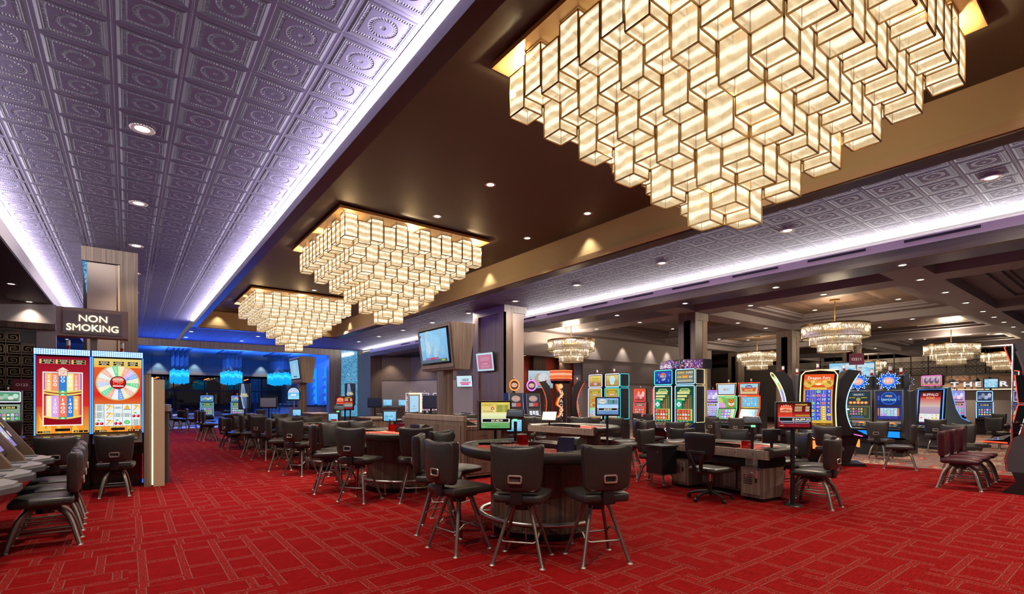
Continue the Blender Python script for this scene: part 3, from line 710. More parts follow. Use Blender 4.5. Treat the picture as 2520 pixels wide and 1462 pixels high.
# wall washers: lamps grazing the walls they stand by
for x in (14.2, 16.8, 18.9, 21.2, 23.6, 25.2, 29): spot((x, 17.45, 4.68), 120, (1, 0.85, 0.66), 75, 0.6)
for y in (0.6, 4.4, 8.6, 12.9, 17.2, 21.5, 25.4): spot((8.83, y, 5.72), 55, (1, 0.82, 0.52), 88, 0.7)
for x in (3.4, 8.2): spot((x, 27.3, 5.72), 55, (1, 0.82, 0.52), 88, 0.7)
for x in (2, 4.6, 7.2, 9.9, 11.5): spot((x, 51.25, 5.15), 160, (0.9, 0.93, 1), 70, 0.5)
for x, y in ((15.0, 33.4), (16.3, 31.5), (16.9, 29.3), (17.7, 26.6)): spot((x-0.3, y, 4.6), 140, (1, 0.8, 0.58), 90, 0.7)
for x in (-3.6, -2.6): spot((x, 21.4, 4.6), 70, (1, 0.86, 0.68), 80, 0.7)
# ================================================================ CHANDELIERS
NB, PITCH = 12, 0.303
def box_lamp_meshes():
    w = 0.141; L = 0.5; t = 0.007
    g = MB()
    for (ax, sg) in ((0, -1), (0, 1), (1, -1), (1, 1)):
        if ax == 0: g.add([(sg*w*0.98, -w, -L), (sg*w*0.98, w, -L), (sg*w*0.98, w, 0), (sg*w*0.98, -w, 0)], [(0,1,2,3)])
        else: g.add([(-w, sg*w*0.98, -L), (w, sg*w*0.98, -L), (w, sg*w*0.98, 0), (-w, sg*w*0.98, 0)], [(0,1,2,3)])
    f = MB()
    for sx in (-1, 1):
        for sy in (-1, 1): f.box(sx*w-t, sx*w+t, sy*w-t, sy*w+t, -L, 0)
    for z in (-L, 0):
        for s_ in (-1, 1):
            f.box(-w, w, s_*w-t, s_*w+t, z-t, z+t); f.box(s_*w-t, s_*w+t, -w, w, z-t, z+t)
    return g.build('glass_box', 'lamp_glass'), f.build('brass_frame', 'brass')
def box_chandelier():
    root = thing('box_chandelier', '', 'chandelier')
    MB().box(-1.97, 1.97, -1.97, 1.97, -0.1, -0.04).build('ceiling_plate', 'gold_ceiling_plate', root)
    MB().box(-1.6, 1.6, -1.6, 1.6, -0.04, 0.0).build('mounting', 'brass', root)
    gp, fp = box_lamp_meshes(); first = True; n = 0; rest = MB()
    order = sorted([(i, j) for i in range(NB) for j in range(NB)], key=lambda q: -min(q[0], q[1], NB-1-q[0], NB-1-q[1]))
    # of the 144 boxes the 100 lowest or outermost show largest
    ring = lambda q: min(q[0], q[1], NB-1-q[0], NB-1-q[1])
    vis = sorted(order, key=lambda q: (q[0]+q[1]-(2 if ring(q) == 0 else 0)))
    for n, (i, j) in enumerate(vis):
        r = ring((i, j))
        z = -0.12-0.29*r-(0.11 if (i+j) % 2 else 0.0)
        x, y = (i-(NB-1)/2)*PITCH, (j-(NB-1)/2)*PITCH
        if n < 100:
            if first: g, f = gp, fp; f.parent = g; first = False
            else: g = gp.copy(); f = fp.copy(); COL.objects.link(g); COL.objects.link(f); f.parent = g
            g.parent = root; g.location = (x, y, z)
        else:
            for me, mi in ((gp.data, 0), (fp.data, 1)):
                rest.add([(v.co.x+x, v.co.y+y, v.co.z+z) for v in me.vertices], [list(p.vertices) for p in me.polygons], mi)
    o = rest.build('glass_boxes', ['lamp_glass', 'brass'], root); o['kind'] = 'stuff'
    return root
BC = box_chandelier()
CHL = ['huge box chandelier of lit amber glass cubes nearest the camera', 'lit glass box chandelier in the middle of the brown coffer, second from the camera', 'smallest looking lit glass box chandelier at the far end of the brown coffer']
def box_bulbs(cx, cy, cz):      # the bulbs inside some of the glass boxes
    for i, j in ((0, 0), (0, 11), (11, 0), (11, 11), (0, 5), (5, 0), (11, 6), (6, 11), (3, 3), (8, 8), (3, 8), (8, 3), (5, 5), (6, 6)):
        r = min(i, j, 11-i, 11-j)
        bulb(cx+(i-5.5)*PITCH, cy+(j-5.5)*PITCH, cz-0.12-0.29*r-0.2, 70, (1, 0.74, 0.42), 0.04)
def bulb(x, y, z, w, col, r=0.35):
    l = bpy.data.lights.new('chandelier_bulbs', 'POINT'); l.energy = w; l.color = col; l.shadow_soft_size = r
    o = bpy.data.objects.new('chandelier_bulbs', l); COL.objects.link(o); o.location = (x, y, z)
for i, y in enumerate((3.12, 12.7, 22.4)):
    box_bulbs(5.57, y, 5.75)
    if i == 0: BC.location = (5.57, y, 5.75); BC['label'] = CHL[0]; BC['group'] = 'glass box chandeliers in the coffer'
    else: dup(BC, (5.57, y, 5.75), 0, CHL[i], 'glass box chandeliers in the coffer')
def crystal_chandelier():
    root = thing('crystal_chandelier', '', 'chandelier')
    for k, (r, z0, z1) in enumerate(((1.07, 1.0, 0.5), (0.81, 0.68, 0.24), (0.56, 0.42, 0.0))):
        b = MB(); n = 150 if k == 0 else 120 if k == 1 else 90
        vs = []; fs = []
        for i in range(2*n):
            w = PI*i/n; rr = r-(0.016 if i % 2 else 0)
            vs += [(rr*math.cos(w), rr*math.sin(w), z1), (rr*math.cos(w), rr*math.sin(w), z0-0.03)]
        for i in range(2*n):
            j = (i+1) % (2*n); fs.append((2*i, 2*j, 2*j+1, 2*i+1))
        b.add(vs, fs)
        o = b.build('crystal_fringe', 'crystal', root); o['kind'] = 'stuff'
        MB().lathe([(r-0.04, z0-0.05), (r+0.02, z0-0.05), (r+0.02, z0+0.01), (r-0.04, z0+0.01), (r-0.04, z0-0.05)], 48).build('brass_ring', 'brass', root)
        MB().lathe([(r-0.03, z1), (r+0.012, z1), (r+0.012, z1+0.02), (r-0.03, z1+0.02), (r-0.03, z1)], 48).build('brass_band', 'brass', root)
    MB().lathe([(0.02, 1.0), (1.06, 0.99)], 40).build('top_plate', 'brass', root)
    MB().cyl((0, 0, 0.99), (0, 0, 1.92), 0.018, 8).build('chain', 'brass', root)
    MB().lathe([(0.001, 1.88), (0.16, 1.89), (0.17, 1.95)], 20).build('canopy', 'brass', root)
    MB().box(-1.1, 1.1, -1.1, 1.1, 1.94, 1.965).build('ceiling_panel', 'white_trim', root)
    return root
bulb(20.56, 7.25, 4.45, 350, (1, 0.8, 0.55))
CC = crystal_chandelier(); CC.location = (20.56, 7.25, 3.26); CC['label'] = 'tiered crystal chandelier over the curved dragon slots, hanging on a brass chain'; CC['group'] = 'crystal chandeliers over the slot floor'
for (x, y, z, l) in ((16.1, 16.45, 3.24, 'crystal chandelier close under the timber soffit beside the pit column'),
                     (28.9, 14.2, 3.26, 'crystal chandelier behind the second slot floor column, over the pirate slots'),
                     (32.0, 6.2, 3.24, 'crystal chandelier above the blue buffalo slot'),
                     (40.3, 5.4, 3.26, 'distant crystal chandelier half hidden by the red neon slots'),
                     (42.4, 12.8, 3.3, 'tiny far crystal chandelier behind the O211 sign')):
    dup(CC, (x, y, z), 0, l, 'crystal chandeliers over the slot floor'); bulb(x, y, z+1.15, 350, (1, 0.8, 0.55))
def bar_chandelier(k):
    root = thing('rod_chandelier', '', 'chandelier'); random.seed(k)
    for i in range(4):
        for j in range(12):
            z0 = random.choice((-0.1, -0.03, 0.04))
            MB().rbox(-0.05, 0.05, -0.07, 0.07, z0, z0+0.85, 0.012).build('crystal_tube', 'blue_crystal', root, ((i-1.5)*0.27, (j-5.5)*0.36, 0))
    b = MB()
    for i in range(4):
        for j in range(12): b.cyl(((i-1.5)*0.27, (j-5.5)*0.36, 0.8), ((i-1.5)*0.27, (j-5.5)*0.36, 2.35), 0.012, 5)
    o = b.build('suspension_rods', 'black_matte', root); o['kind'] = 'stuff'
    MB().box(-0.7, 0.7, -2.3, 2.3, 2.33, 2.4).build('ceiling_plate', 'dark_paint', root)
    return root
for i, x in enumerate((2.9, 6.2, 9.6)):
    r = bar_chandelier(11) if i == 0 else dup(r0, (0, 0, 0), 0)
    if i == 0: r0 = r
    r.location = (x, 43.2, 2.8); r['label'] = 'glowing blue tube chandelier over the bar, %s from the smoke-free side' % ORD[i]; r['group'] = 'blue chandeliers over the bar'
# ================================================================ CHAIRS
def ring_pts(w, d, r, z, n=4):
    out = []
    for cx, cy, a in ((w-r, d-r, 0), (-w+r, d-r, PI/2), (-w+r, -d+r, PI), (w-r, -d+r, 1.5*PI)):
        for k in range(n+1):
            t = a+PI/2*k/n; out.append((cx+r*math.cos(t), cy+r*math.sin(t), z))
    return out
def make_chair(tall, m='leather', plain_back=False):
    root = thing('stool' if tall else 'swivel_chair', '', 'chair')
    sh = 0.655 if tall else 0.515
    def sd(x, y, z):
        z2 = z+(0.012*(1-(x/0.26)**2)*(1-(y/0.26)**2) if z > 0 else 0)-(0.02*max(0, (-y-0.08)/0.17)**2 if z > 0 else -0.006)
        return (x*(1-0.1*max(0, y/0.25)), y, z2)
    MB().rbox(-0.25, 0.25, -0.26, 0.235, sh-0.092, sh, 0.033, deform=sd, nin=3).build('seat', m, root)
    # backrest: taller than deep, flared and dipped at the top, wrapping forward at its sides
    bz = sh+0.022; hz = 0.205
    def bd(x, y, z):
        t = z/hz
        xx = x*(1+0.075*t)*(1-0.05*max(0, -t-0.4))
        return (xx, y-0.75*x*x*(0.75+0.25*t)+0.10*(z+hz)*0.55+(0.018 if y > 0 else -0.02)*(1-(x/0.25)**2)*(1-t*t), z+(0.5*x*x if t > 0 else 0.12*x*x)*abs(t))
    cz = bz+hz; cy = 0.235
    back = MB().rbox(-0.235, 0.235, cy-0.04, cy+0.04, cz-hz, cz+hz, 0.03, deform=bd, nin=7).build('backrest', m, root)
    pp = []
    for (x, y, z) in ring_pts(0.222, hz-0.015, 0.05, 0): pp.append((x, y))
    def outl(yo, shrink):
        q = []
        for x, z in pp:
            x2, y2, z2 = bd(x*shrink, yo, z*shrink); q.append((x2, y2+cy, z2+cz))
        return q
    MB().tube(outl(0.036, 1.0), 0.0045, 5, closed=True).tube(outl(-0.036, 1.0), 0.0045, 5, closed=True).build('piping', 'piping', back)
    if not plain_back:
        hb = MB(); y0 = cy+0.083+(0.006 if tall else 0.006)
        yb = bd(0, 0.04, -0.085)[1]+cy
        hb.tube([(x, yb+0.004, z+cz-0.085) for x, z, _ in ring_pts(0.058, 0.031, 0.012, 0, 3)], 0.0095, 6, closed=True, mat=0)
        hb.box(-0.05, 0.05, yb-0.002, yb+0.001, cz-0.11, cz-0.058, 1)
        hb.add([(-0.046, yb+0.001, cz-0.108), (0.046, yb+0.001, cz-0.108), (0.046, yb+0.001, cz-0.078), (-0.03, yb+0.001, cz-0.085)], [(0,1,2,3)], 0)
        hb.build('pull_handle', ['nickel', 'black_matte'], back)
    MB().rbox(-0.055, 0.055, 0.215, 0.262, sh-0.095, bz+0.04, 0.012).build('bracket', 'black_plastic', root)
    MB().box(-0.13, 0.13, -0.13, 0.13, sh-0.12, sh-0.09).cyl((0, 0, sh-0.175), (0, 0, sh-0.115), 0.075, 16).build('swivel_plate', 'black_plastic', root)
    legs = []
    top = sh-0.13
    for sx in (-1, 1):
        for sy in (-1, 1):
            b = MB()
            if tall:
                ctl = [(0.075, 0.07, top), (0.095, 0.085, top-0.03), (0.115, 0.10, top-0.10), (0.145, 0.125, top-0.2), (0.215, 0.2, 0.06), (0.232, 0.218, 0.006)]
                rr = [0.017, 0.0175, 0.0175, 0.017, 0.0155, 0.0155]
            else:
                ctl = [(0.06, 0.075, top), (0.085, 0.12, top-0.012), (0.115, 0.175, top-0.07), (0.14, 0.215, top-0.16), (0.175, 0.265, 0.04), (0.182, 0.278, 0.006)]
                rr = [0.02, 0.023, 0.024, 0.023, 0.021, 0.021]
            pts = smooth_path([(sx*x, sy*y, z) for x, y, z in ctl], 3); R = lerp_list(rr, len(pts))
            b.tube(pts, R, 8); b.cyl((pts[-1][0], pts[-1][1], 0), (pts[-1][0], pts[-1][1], 0.012), 0.03, 12, r1=0.02)
            legs.append(b.build('leg', 'gunmetal', root))
    f = MB()
    if tall:
        for z, w, d, sy in ((0.21, 0.17, 0.17, 1), (0.21, 0.17, 0.17, -1)):
            f.tube([(-w, 0.06*sy, z+0.07), (-w, (d-0.03)*sy, z+0.015), (-w+0.03, d*sy, z), (w-0.03, d*sy, z), (w, (d-0.03)*sy, z+0.015), (w, 0.06*sy, z+0.07)], 0.0085, 6)
        f.tube([(-0.17, 0.07, 0.28), (-0.17, -0.07, 0.28)], 0.0085, 6).tube([(0.17, 0.07, 0.28), (0.17, -0.07, 0.28)], 0.0085, 6)
    else:
        for z in (0.15, 0.19):
            f.tube([(-0.13, -0.23, z), (-0.15, 0.23, z)], 0.0075, 6).tube([(0.13, -0.23, z), (0.15, 0.23, z)], 0.0075, 6)
        f.tube([(-0.14, -0.22, 0.15), (0.14, -0.22, 0.15)], 0.0075, 6).tube([(-0.14, 0.22, 0.17), (0.14, 0.22, 0.17)], 0.0075, 6)
    f.build('footrest', 'gunmetal', root)
    return root
def smooth_path(c, k):
    P = [Vector(p) for p in c]; out = []
    for i in range(len(P)-1):
        p0, p1, p2, p3 = P[max(0, i-1)], P[i], P[i+1], P[min(len(P)-1, i+2)]
        for j in range(k):
            t = j/k
            out.append(tuple(0.5*((2*p1)+(p2-p0)*t+(2*p0-5*p1+4*p2-p3)*t*t+(3*p1-p0-3*p2+p3)*t**3)))
    out.append(tuple(P[-1])); return out
def lerp_list(a, n):
    o = []
    for i in range(n):
        t = i/(n-1)*(len(a)-1); j = min(int(t), len(a)-2); o.append(a[j]+(a[j+1]-a[j])*(t-j))
    return o
STOOL, CHAIR, MAROON, PLAINC = make_chair(True), make_chair(False), make_chair(False, 'maroon_leather', True), make_chair(False, 'leather', True)
_first = {}
def put_chair(proto, x, y, fx, fy, label, group):
    rz = math.atan2(fx, -fy)
    if proto.name not in _first:
        _first[proto.name] = 1; o = proto; o.location = (x, y, 0); o.rotation_euler = (0, 0, rz); o['label'] = label; o['group'] = group
    else: o = dup(proto, (x, y, 0), rz, label, group)
    return o
def around(c, R, angs, proto, tdesc, group):
    kind = 'black stool' if proto is STOOL else 'low black chair'
    for i, a in enumerate(angs):
        j = ((i*37) % 11-5)*0.9
        w = math.radians(a); x, y = c[0]+R*math.cos(w), c[1]+R*math.sin(w)
        fa = math.radians(a+180+j)
        put_chair(proto, x, y, math.cos(fa), math.sin(fa), '%s at the %s, %s from its near end' % (kind, tdesc, ORD[i]), group)
# ================================================================ CARD TABLES
def arc(a, b, n, a0=PI, a1=2*PI, p=2.2):
    out = []
    for i in range(n+1):
        w = a0+(a1-a0)*i/n; cx, sn = math.cos(w), math.sin(w)
        out.append((a*math.copysign(abs(cx)**(2/p), cx), b*math.copysign(abs(sn)**(2/p), sn)))
    return out
def make_table(h, low):
    root = thing('card_table', '', 'table')
    A, B, D = 1.0, 0.86, 0.3           # half width, depth of the arc, straight part behind
    A2, B2 = A-0.1, B-0.1
    top = arc(A2, B2, 30); poly = [(-A2, D)]+top+[(A2, D)]
    MB().prism(poly, h-0.07, h-0.012).build('table_bed', 'black_plastic', root)
    fe = MB(); fe.prism([(-A2+0.005, D-0.03)]+[(x*0.99, y*0.99) for x, y in top]+[(A2-0.005, D-0.03)], h-0.012, h-0.006)
    felt = fe.build('felt', 'felt', root)
    pr = Canvas(1, 1, lambda x, y, z: (x, z, h-0.0055-y))
    pr.k = 1
    pr.poly([(-0.88, 0.26)]+[(x*0.985, y*0.985) for x, y in top]+[(0.88, 0.26)], (0.38, 0.03, 0.02))
    for w in [PI+PI*t for t in (0.08, 0.25, 0.42, 0.58, 0.75, 0.92)]:
        cx, cz = 0.66*math.cos(w), 0.56*math.sin(w)
        pr.ell(cx, cz, 0.075, 0.06, (0.55, 0.4, 0.36)); pr.ell(cx, cz, 0.064, 0.05, (0.3, 0.02, 0.015)); pr.ell(cx, cz, 0.03, 0.022, (0.6, 0.5, 0.3))
    def band(r0, r1, col):
        q = [(r0*math.cos(PI+PI*(0.15+0.7*i/16)), r0*0.8*math.sin(PI+PI*(0.15+0.7*i/16))) for i in range(17)]
        q2 = [(r1*math.cos(PI+PI*(0.15+0.7*i/16)), r1*0.8*math.sin(PI+PI*(0.15+0.7*i/16))) for i in range(17)]
        for i in range(16): pr.mb.add([pr.P(*q[i]), pr.P(*q2[i]), pr.P(*q2[i+1]), pr.P(*q[i+1])], [(0,1,2,3)], col=col)
        pr.k += 1
    band(0.36, 0.375, (0.6, 0.45, 0.3)); band(0.46, 0.475, (0.6, 0.45, 0.3)); band(0.40, 0.43, (0.55, 0.35, 0.2))
    for sx in (-1, 1):                                        # black corner fields with white rings
        pr.poly([(sx*0.89, 0.1), (sx*0.89, -0.3), (sx*0.8, -0.45), (sx*0.66, -0.2), (sx*0.62, 0.1)][::sx], (0.02, 0.02, 0.02))
        for q in (-0.02, -0.2): pr.ell(sx*0.78, q, 0.05, 0.04, (0.6, 0.58, 0.55)); pr.ell(sx*0.78, q, 0.036, 0.028, (0.02, 0.02, 0.02))
    pr.build('felt_print', felt, 'print')
    # padded rim: D-shaped cross section swept round the arc
    rim = arc(A, B, 40); path = [(-A, D, 0)]+[(x, y, 0) for x, y in rim]+[(A, D, 0)]
    prof = [(0.0, -0.085), (0.035, -0.08), (0.062, -0.055), (0.072, -0.015), (0.06, 0.022), (0.03, 0.038), (-0.03, 0.036), (-0.09, 0.02), (-0.115, 0.0), (-0.115, -0.04), (-0.02, -0.06)]
    vs = []; fs = []; n = len(prof)
    for i, p in enumerate(path):
        q0 = Vector(path[max(0, i-1)]); q1 = Vector(path[min(len(path)-1, i+1)]); t = (q1-q0).normalized(); nx, ny = t.y, -t.x
        for (o, z) in prof: vs.append((p[0]+nx*o, p[1]+ny*o, h+z))
    for i in range(len(path)-1):
        for k in range(n): fs.append((i*n+k, i*n+(k+1) % n, (i+1)*n+(k+1) % n, (i+1)*n+k))
    fs += [list(range(n))[::-1], [(len(path)-1)*n+k for k in range(n)]]
    MB().add(vs, fs, 0, True).build('padded_rim', 'leather', root)
    ed = MB().box(-A2-0.08, A2+0.08, D-0.03, D+0.03, h-0.12, h+0.012)
    e = ed.build('dealer_edge', 'wood_pale', root)
    bt = MB()
    for x in (-0.75, -0.45, 0.2, 0.45, 0.75): bt.cyl((x, D+0.03, h-0.05), (x, D+0.034, h-0.05), 0.012, 10)
    bt.build('bolts', 'chrome', e)['kind'] = 'stuff'
    if not low:
        bp = arc(0.62, 0.62, 26)
        MB().prism([(-0.62, 0.12)]+bp+[(0.62, 0.12)], 0.075, h-0.07).build('drum_base', 'wood_dark', root)  # darker wood on the drum stands in for shade and red bounce
        MB().prism([(-0.58, 0.08)]+[(x*0.94, y*0.94) for x, y in bp]+[(0.58, 0.08)], 0.0, 0.075).build('plinth', 'black_plastic', root)
        rl = MB(); rp = [(x, y, 0.2) for x, y in arc(0.73, 0.73, 30, PI*1.02, PI*1.98)]
        rl.tube(rp, 0.028, 10)
        rail = rl.build('foot_rail', 'satin_steel', root)
        for i in (2, 9, 15, 21, 28):
            x, y, z = rp[i]
            MB().tube([(x*0.86, y*0.86, 0.2), (x, y, 0.2)], 0.012, 8).tube([(x, y, 0.2), (x, y, 0.0)], 0.011, 8).cyl((x, y, 0), (x, y, 0.012), 0.03, 12).build('rail_bracket', 'satin_steel', rail)
    else:
        for sx in (-1, 1):                                   # end cabinets with louvred doors on the dealer's side
            x0, x1 = (0.5, 0.86) if sx > 0 else (-0.86, -0.5)
            cb = MB().box(x0, x1, -0.25, D-0.04, 0.05, h-0.26).build('cabinet', 'wood', root)
            dr = MB().box(x0+0.05, x1-0.03, D-0.04, D-0.022, 0.1, h-0.3).build('cabinet_door', 'wood_pale', cb)
            MB().box(x0+0.02, x1-0.02, -0.2, D-0.1, 0.0, 0.05).build('cabinet_plinth', 'black_plastic', cb)
            lv = MB()
            for k in range(5): lv.box(x0+0.16, x1-0.06, D-0.022, D-0.018, 0.25+0.03*k, 0.262+0.03*k)
            lv.build('louvre_slot', 'black_matte', cb); MB().rbox(x0+0.08, x0+0.11, D-0.022, D-0.01, 0.28, 0.36, 0.008).build('door_latch', 'black_plastic', cb)
        md = MB().box(-0.5, 0.5, -0.3, -0.05, 0.05, h-0.3).build('centre_cabinet', 'wood_dark', root)
        for x0 in (-0.48, -0.2, 0.22): MB().box(x0, x0+0.24, -0.05, -0.03, 0.1, h-0.34).build('centre_door', 'wood', md)
        lv = MB()
        for x0 in (-0.4, 0.28):
            for k in range(5): lv.box(x0, x0+0.14, -0.03, -0.026, 0.22+0.03*k, 0.232+0.03*k)
        lv.build('louvre_slot', 'black_matte', md)
        MB().prism([(-0.5, -0.32)]+[(x*0.5/0.62, y*0.7-0.3) for x, y in arc(0.62, 0.5, 16)]+[(0.5, -0.32)], 0.04, h-0.1).build('drum_base', 'wood', root)
        MB().box(-0.86, 0.86, -0.3, D-0.06, h-0.26, h-0.12).build('under_shelf', 'black_matte', root)
    return root
TT, TL = make_table(0.94, False), make_table(0.755, True)
def put_table(proto, c, fx, fy, label):
    rz = math.atan2(fx, -fy)
    if proto.name not in _first: _first[proto.name] = 1; proto.location = (c[0], c[1], 0); proto.rotation_euler = (0, 0, rz); proto['label'] = label; proto['group'] = 'card tables round the pit'; return proto
    return dup(proto, (c[0], c[1], 0), rz, label, 'card tables round the pit')
def tl(c, fx, fy, x, y, z=0):       # table-local point -> world
    rz = math.atan2(fx, -fy); return (c[0]+x*math.cos(rz)-y*math.sin(rz), c[1]+x*math.sin(rz)+y*math.cos(rz), z)
T1 = (3.90, 4.43); put_table(TT, T1, -1, 0.03, 'tall card table with red felt nearest the camera')
around(T1, 1.24, [252, 219, 184, 148, 116], STOOL, 'tall card table nearest the camera', 'stools at the nearest card table')
T2 = (3.80, 8.0); put_table(TT, T2, -1, -0.1, 'tall card table, second in the aisle row, behind the nearest one')
around(T2, 1.24, [252, 213, 163, 131, 99], STOOL, 'second card table along the red aisle', 'stools at the second aisle table')
T3 = (3.80, 11.25); put_table(TT, T3, -1, -0.1, 'tall card table, third in the aisle row')
around(T3, 1.24, [252, 213, 163, 131, 99], STOOL, 'third card table along the red aisle', 'stools at the third aisle table')
T4 = (3.80, 14.5); put_table(TT, T4, -1, -0.1, 'tall card table, fourth in the aisle row')
around(T4, 1.24, [252, 213, 163, 131, 99], STOOL, 'fourth card table along the red aisle', 'stools at the fourth aisle table')
T5 = (3.70, 17.75); put_table(TL, T5, -1, 0, 'low card table, fifth in the aisle row')
around(T5, 1.2, [240, 200, 163, 120], CHAIR, 'fifth aisle card table', 'chairs at the fifth aisle table')
T6 = (3.70, 21.4); put_table(TT, T6, -1, 0, 'tall card table at the far end of the aisle row')
for i, (x, y) in enumerate(((2.4, 21.3), (2.35, 21.95), (2.3, 22.6), (2.7, 24.6), (2.35, 27.3), (1.8, 28.4))):
    put_chair(STOOL, x, y, 0.98, -0.2, 'black stool by the bar end of the aisle row, %s from the camera' % ORD[i], 'stools at the bar end of the aisle')
R1 = (7.72, 4.34); R1f = (1, -0.14); put_table(TL, R1, *R1f, 'low card table seen from its dealer side, by the pale cabinets')
for i, (a, R) in enumerate(((271, 1.36), (302, 1.28), (336, 1.24), (22, 1.2), (60, 1.22), (93, 1.27))):
    w = math.radians(a); put_chair(CHAIR, R1[0]+R*math.cos(w), R1[1]+R*math.sin(w), -math.cos(w), -math.sin(w), 'low black chair at the low card table seen from behind, %s from its near end' % ORD[i], 'chairs at the dealer-side table')
R2 = (7.35, 7.55); put_table(TT, R2, 1, 0, 'tall card table behind the dealer-side table, with a lit price monitor')
around(R2, 1.27, [295, 329, 2, 36, 70], STOOL, 'tall table behind the dealer-side one', 'stools at the table behind the dealer-side one')
R3 = (7.45, 10.9); put_table(TT, R3, 1, 0, 'tall card table of the far pit row, third from the dealer-side table')
around(R3, 1.25, [285, 320, 355, 30, 70], STOOL, 'third far pit table', 'stools at the third far table')
R4 = (7.45, 14.2); put_table(TT, R4, 1, 0, 'tall card table of the far pit row, beside the wide timber column')
around(R4, 1.25, [285, 320, 355, 40, 80], STOOL, 'far table beside the timber column', 'stools at the fourth far table')
R5 = (7.45, 18.0); put_table(TL, R5, 1, 0, 'low card table of the far pit row, beyond the timber column')
around(R5, 1.25, [265, 300, 340, 60], CHAIR, 'far table beyond the timber column', 'chairs at the fifth far table')
# ---------------------------------------------------------------- things on and around the tables
def chip_tray(c, f, h, label):
    root = thing('chip_tray', label, 'tray', tl(c, *f, 0, 0.12, h), math.atan2(f[0], -f[1]), 'chip trays')
    b = MB().box(-0.3, 0.3, -0.13, 0.1, 0, 0.015)
    for a, bb, c_, d in ((-0.3, 0.3, -0.13, -0.115), (-0.3, 0.3, 0.085, 0.1), (-0.3, -0.285, -0.13, 0.1), (0.285, 0.3, -0.13, 0.1)): b.box(a, bb, c_, d, 0, 0.05)
    for k in range(9): b.box(-0.272+0.062*k, -0.268+0.062*k, -0.115, 0.085, 0, 0.035)
    b.build('tray', 'black_plastic', root)
    MB().add([(-0.29, -0.12, 0.05), (0.29, -0.12, 0.05), (0.29, 0.09, 0.065), (-0.29, 0.09, 0.065), (-0.29, -0.12, 0.056), (0.29, -0.12, 0.056), (0.29, 0.09, 0.071), (-0.29, 0.09, 0.071)], [(0,3,2,1), (4,5,6,7), (0,1,5,4), (1,2,6,5), (2,3,7,6), (3,0,4,7)]).build('lid', 'black_gloss', root)
HT, HL = 0.936, 0.751
DESC = {}
for c, f, h, d in ((T1, (-1, 0.03), HT, 'nearest card table'), (T2, (-1, -.1), HT, 'second aisle table'), (T3, (-1, -.1), HT, 'third aisle table'), (R1, R1f, HL, 'dealer-side low table'), (R2, (1, 0), HT, 'tall table behind the dealer-side one')):
    chip_tray(c, f, h, 'closed black chip tray on the %s' % d)
def discard_box(p, rz, label):
    root = thing('discard_holder', label, 'holder', p, rz, 'red discard holders')
    MB().box(-0.06, 0.06, -0.045, 0.045, 0, 0.008).build('foot', 'red_acrylic', root)
    b = MB(); b.box(-0.06, -0.055, -0.045, 0.045, 0.008, 0.12).box(0.055, 0.06, -0.045, 0.045, 0.008, 0.12).box(-0.055, 0.055, 0.04, 0.045, 0.008, 0.12)
    b.build('walls', 'red_acrylic', root)
for c, f, h, d in ((T1, (-1, 0.03), HT, 'nearest card table'), (T2, (-1, -.1), HT, 'second aisle table'), (T3, (-1, -.1), HT, 'third aisle table'), (R1, R1f, HL, 'dealer-side low table')):
    discard_box(tl(c, *f, -0.5 if c is not R1 else -0.45, 0.05, h), math.atan2(f[0], -f[1]), 'red acrylic discard holder on the %s' % d)
def shuffler(p, rz, label):
    root = thing('card_shuffler', label, 'shuffler', p, rz, 'card shufflers')
    b = MB().prism([(-0.14, 0.0), (0.16, 0.0), (0.16, 0.05), (0.1, 0.13), (0.0, 0.165), (-0.08, 0.15), (-0.14, 0.09)], -0.11, 0.11, 'x'); b.build('housing', 'black_plastic', root)
    MB().box(-0.09, 0.09, -0.155, -0.14, 0.0, 0.17).build('face_panel', 'navy_plastic', root)
    MB().box(-0.08, 0.08, -0.24, -0.15, 0.0, 0.012).build('card_lip', 'silver_plastic', root)
shuffler(tl(T1, -1, 0.03, 0.52, -0.06, HT), math.atan2(-1, -0.03)+0.5, 'black card shuffler with navy face on the nearest card table')
shuffler(tl(T2, -1, -.1, 0.58, -0.04, HT), math.atan2(-1, 0.1)+0.3, 'black card shuffler on the second aisle table')
def pole_tablet(p, rz, label, screen=None, hh=0.36):
    root = thing('table_terminal', label, 'terminal', p, rz, 'terminals on poles')
    MB().box(-0.05, 0.05, -0.06, 0.06, 0, 0.012).cyl((0, 0, 0.01), (0, 0, hh), 0.022, 12).build('pole', 'black_plastic', root)
    M = Matrix.Translation((0, 0, hh+0.02)) @ Matrix.Rotation(math.radians(35), 4, 'X')
    MB().rbox(-0.12, 0.12, -0.09, 0.09, -0.015, 0.018, 0.01, M=M).build('head', 'black_plastic', root)
    c = Canvas(0.2, 0.13, lambda x, y, z: tuple(M @ Vector((x-0.1, z-0.065, 0.0195-y)))); c.rect(0, 0, 0.2, 0.13, (0.05, 0.055, 0.07), (0.08, 0.09, 0.11)); c.rect(0.02, 0.08, 0.16, 0.03, (0.12, 0.13, 0.16)); c.build('screen', root)
    MB().box(-0.03, 0.03, -0.075, -0.06, hh-0.075, hh-0.045).build('status_light', 'neon_green', root)
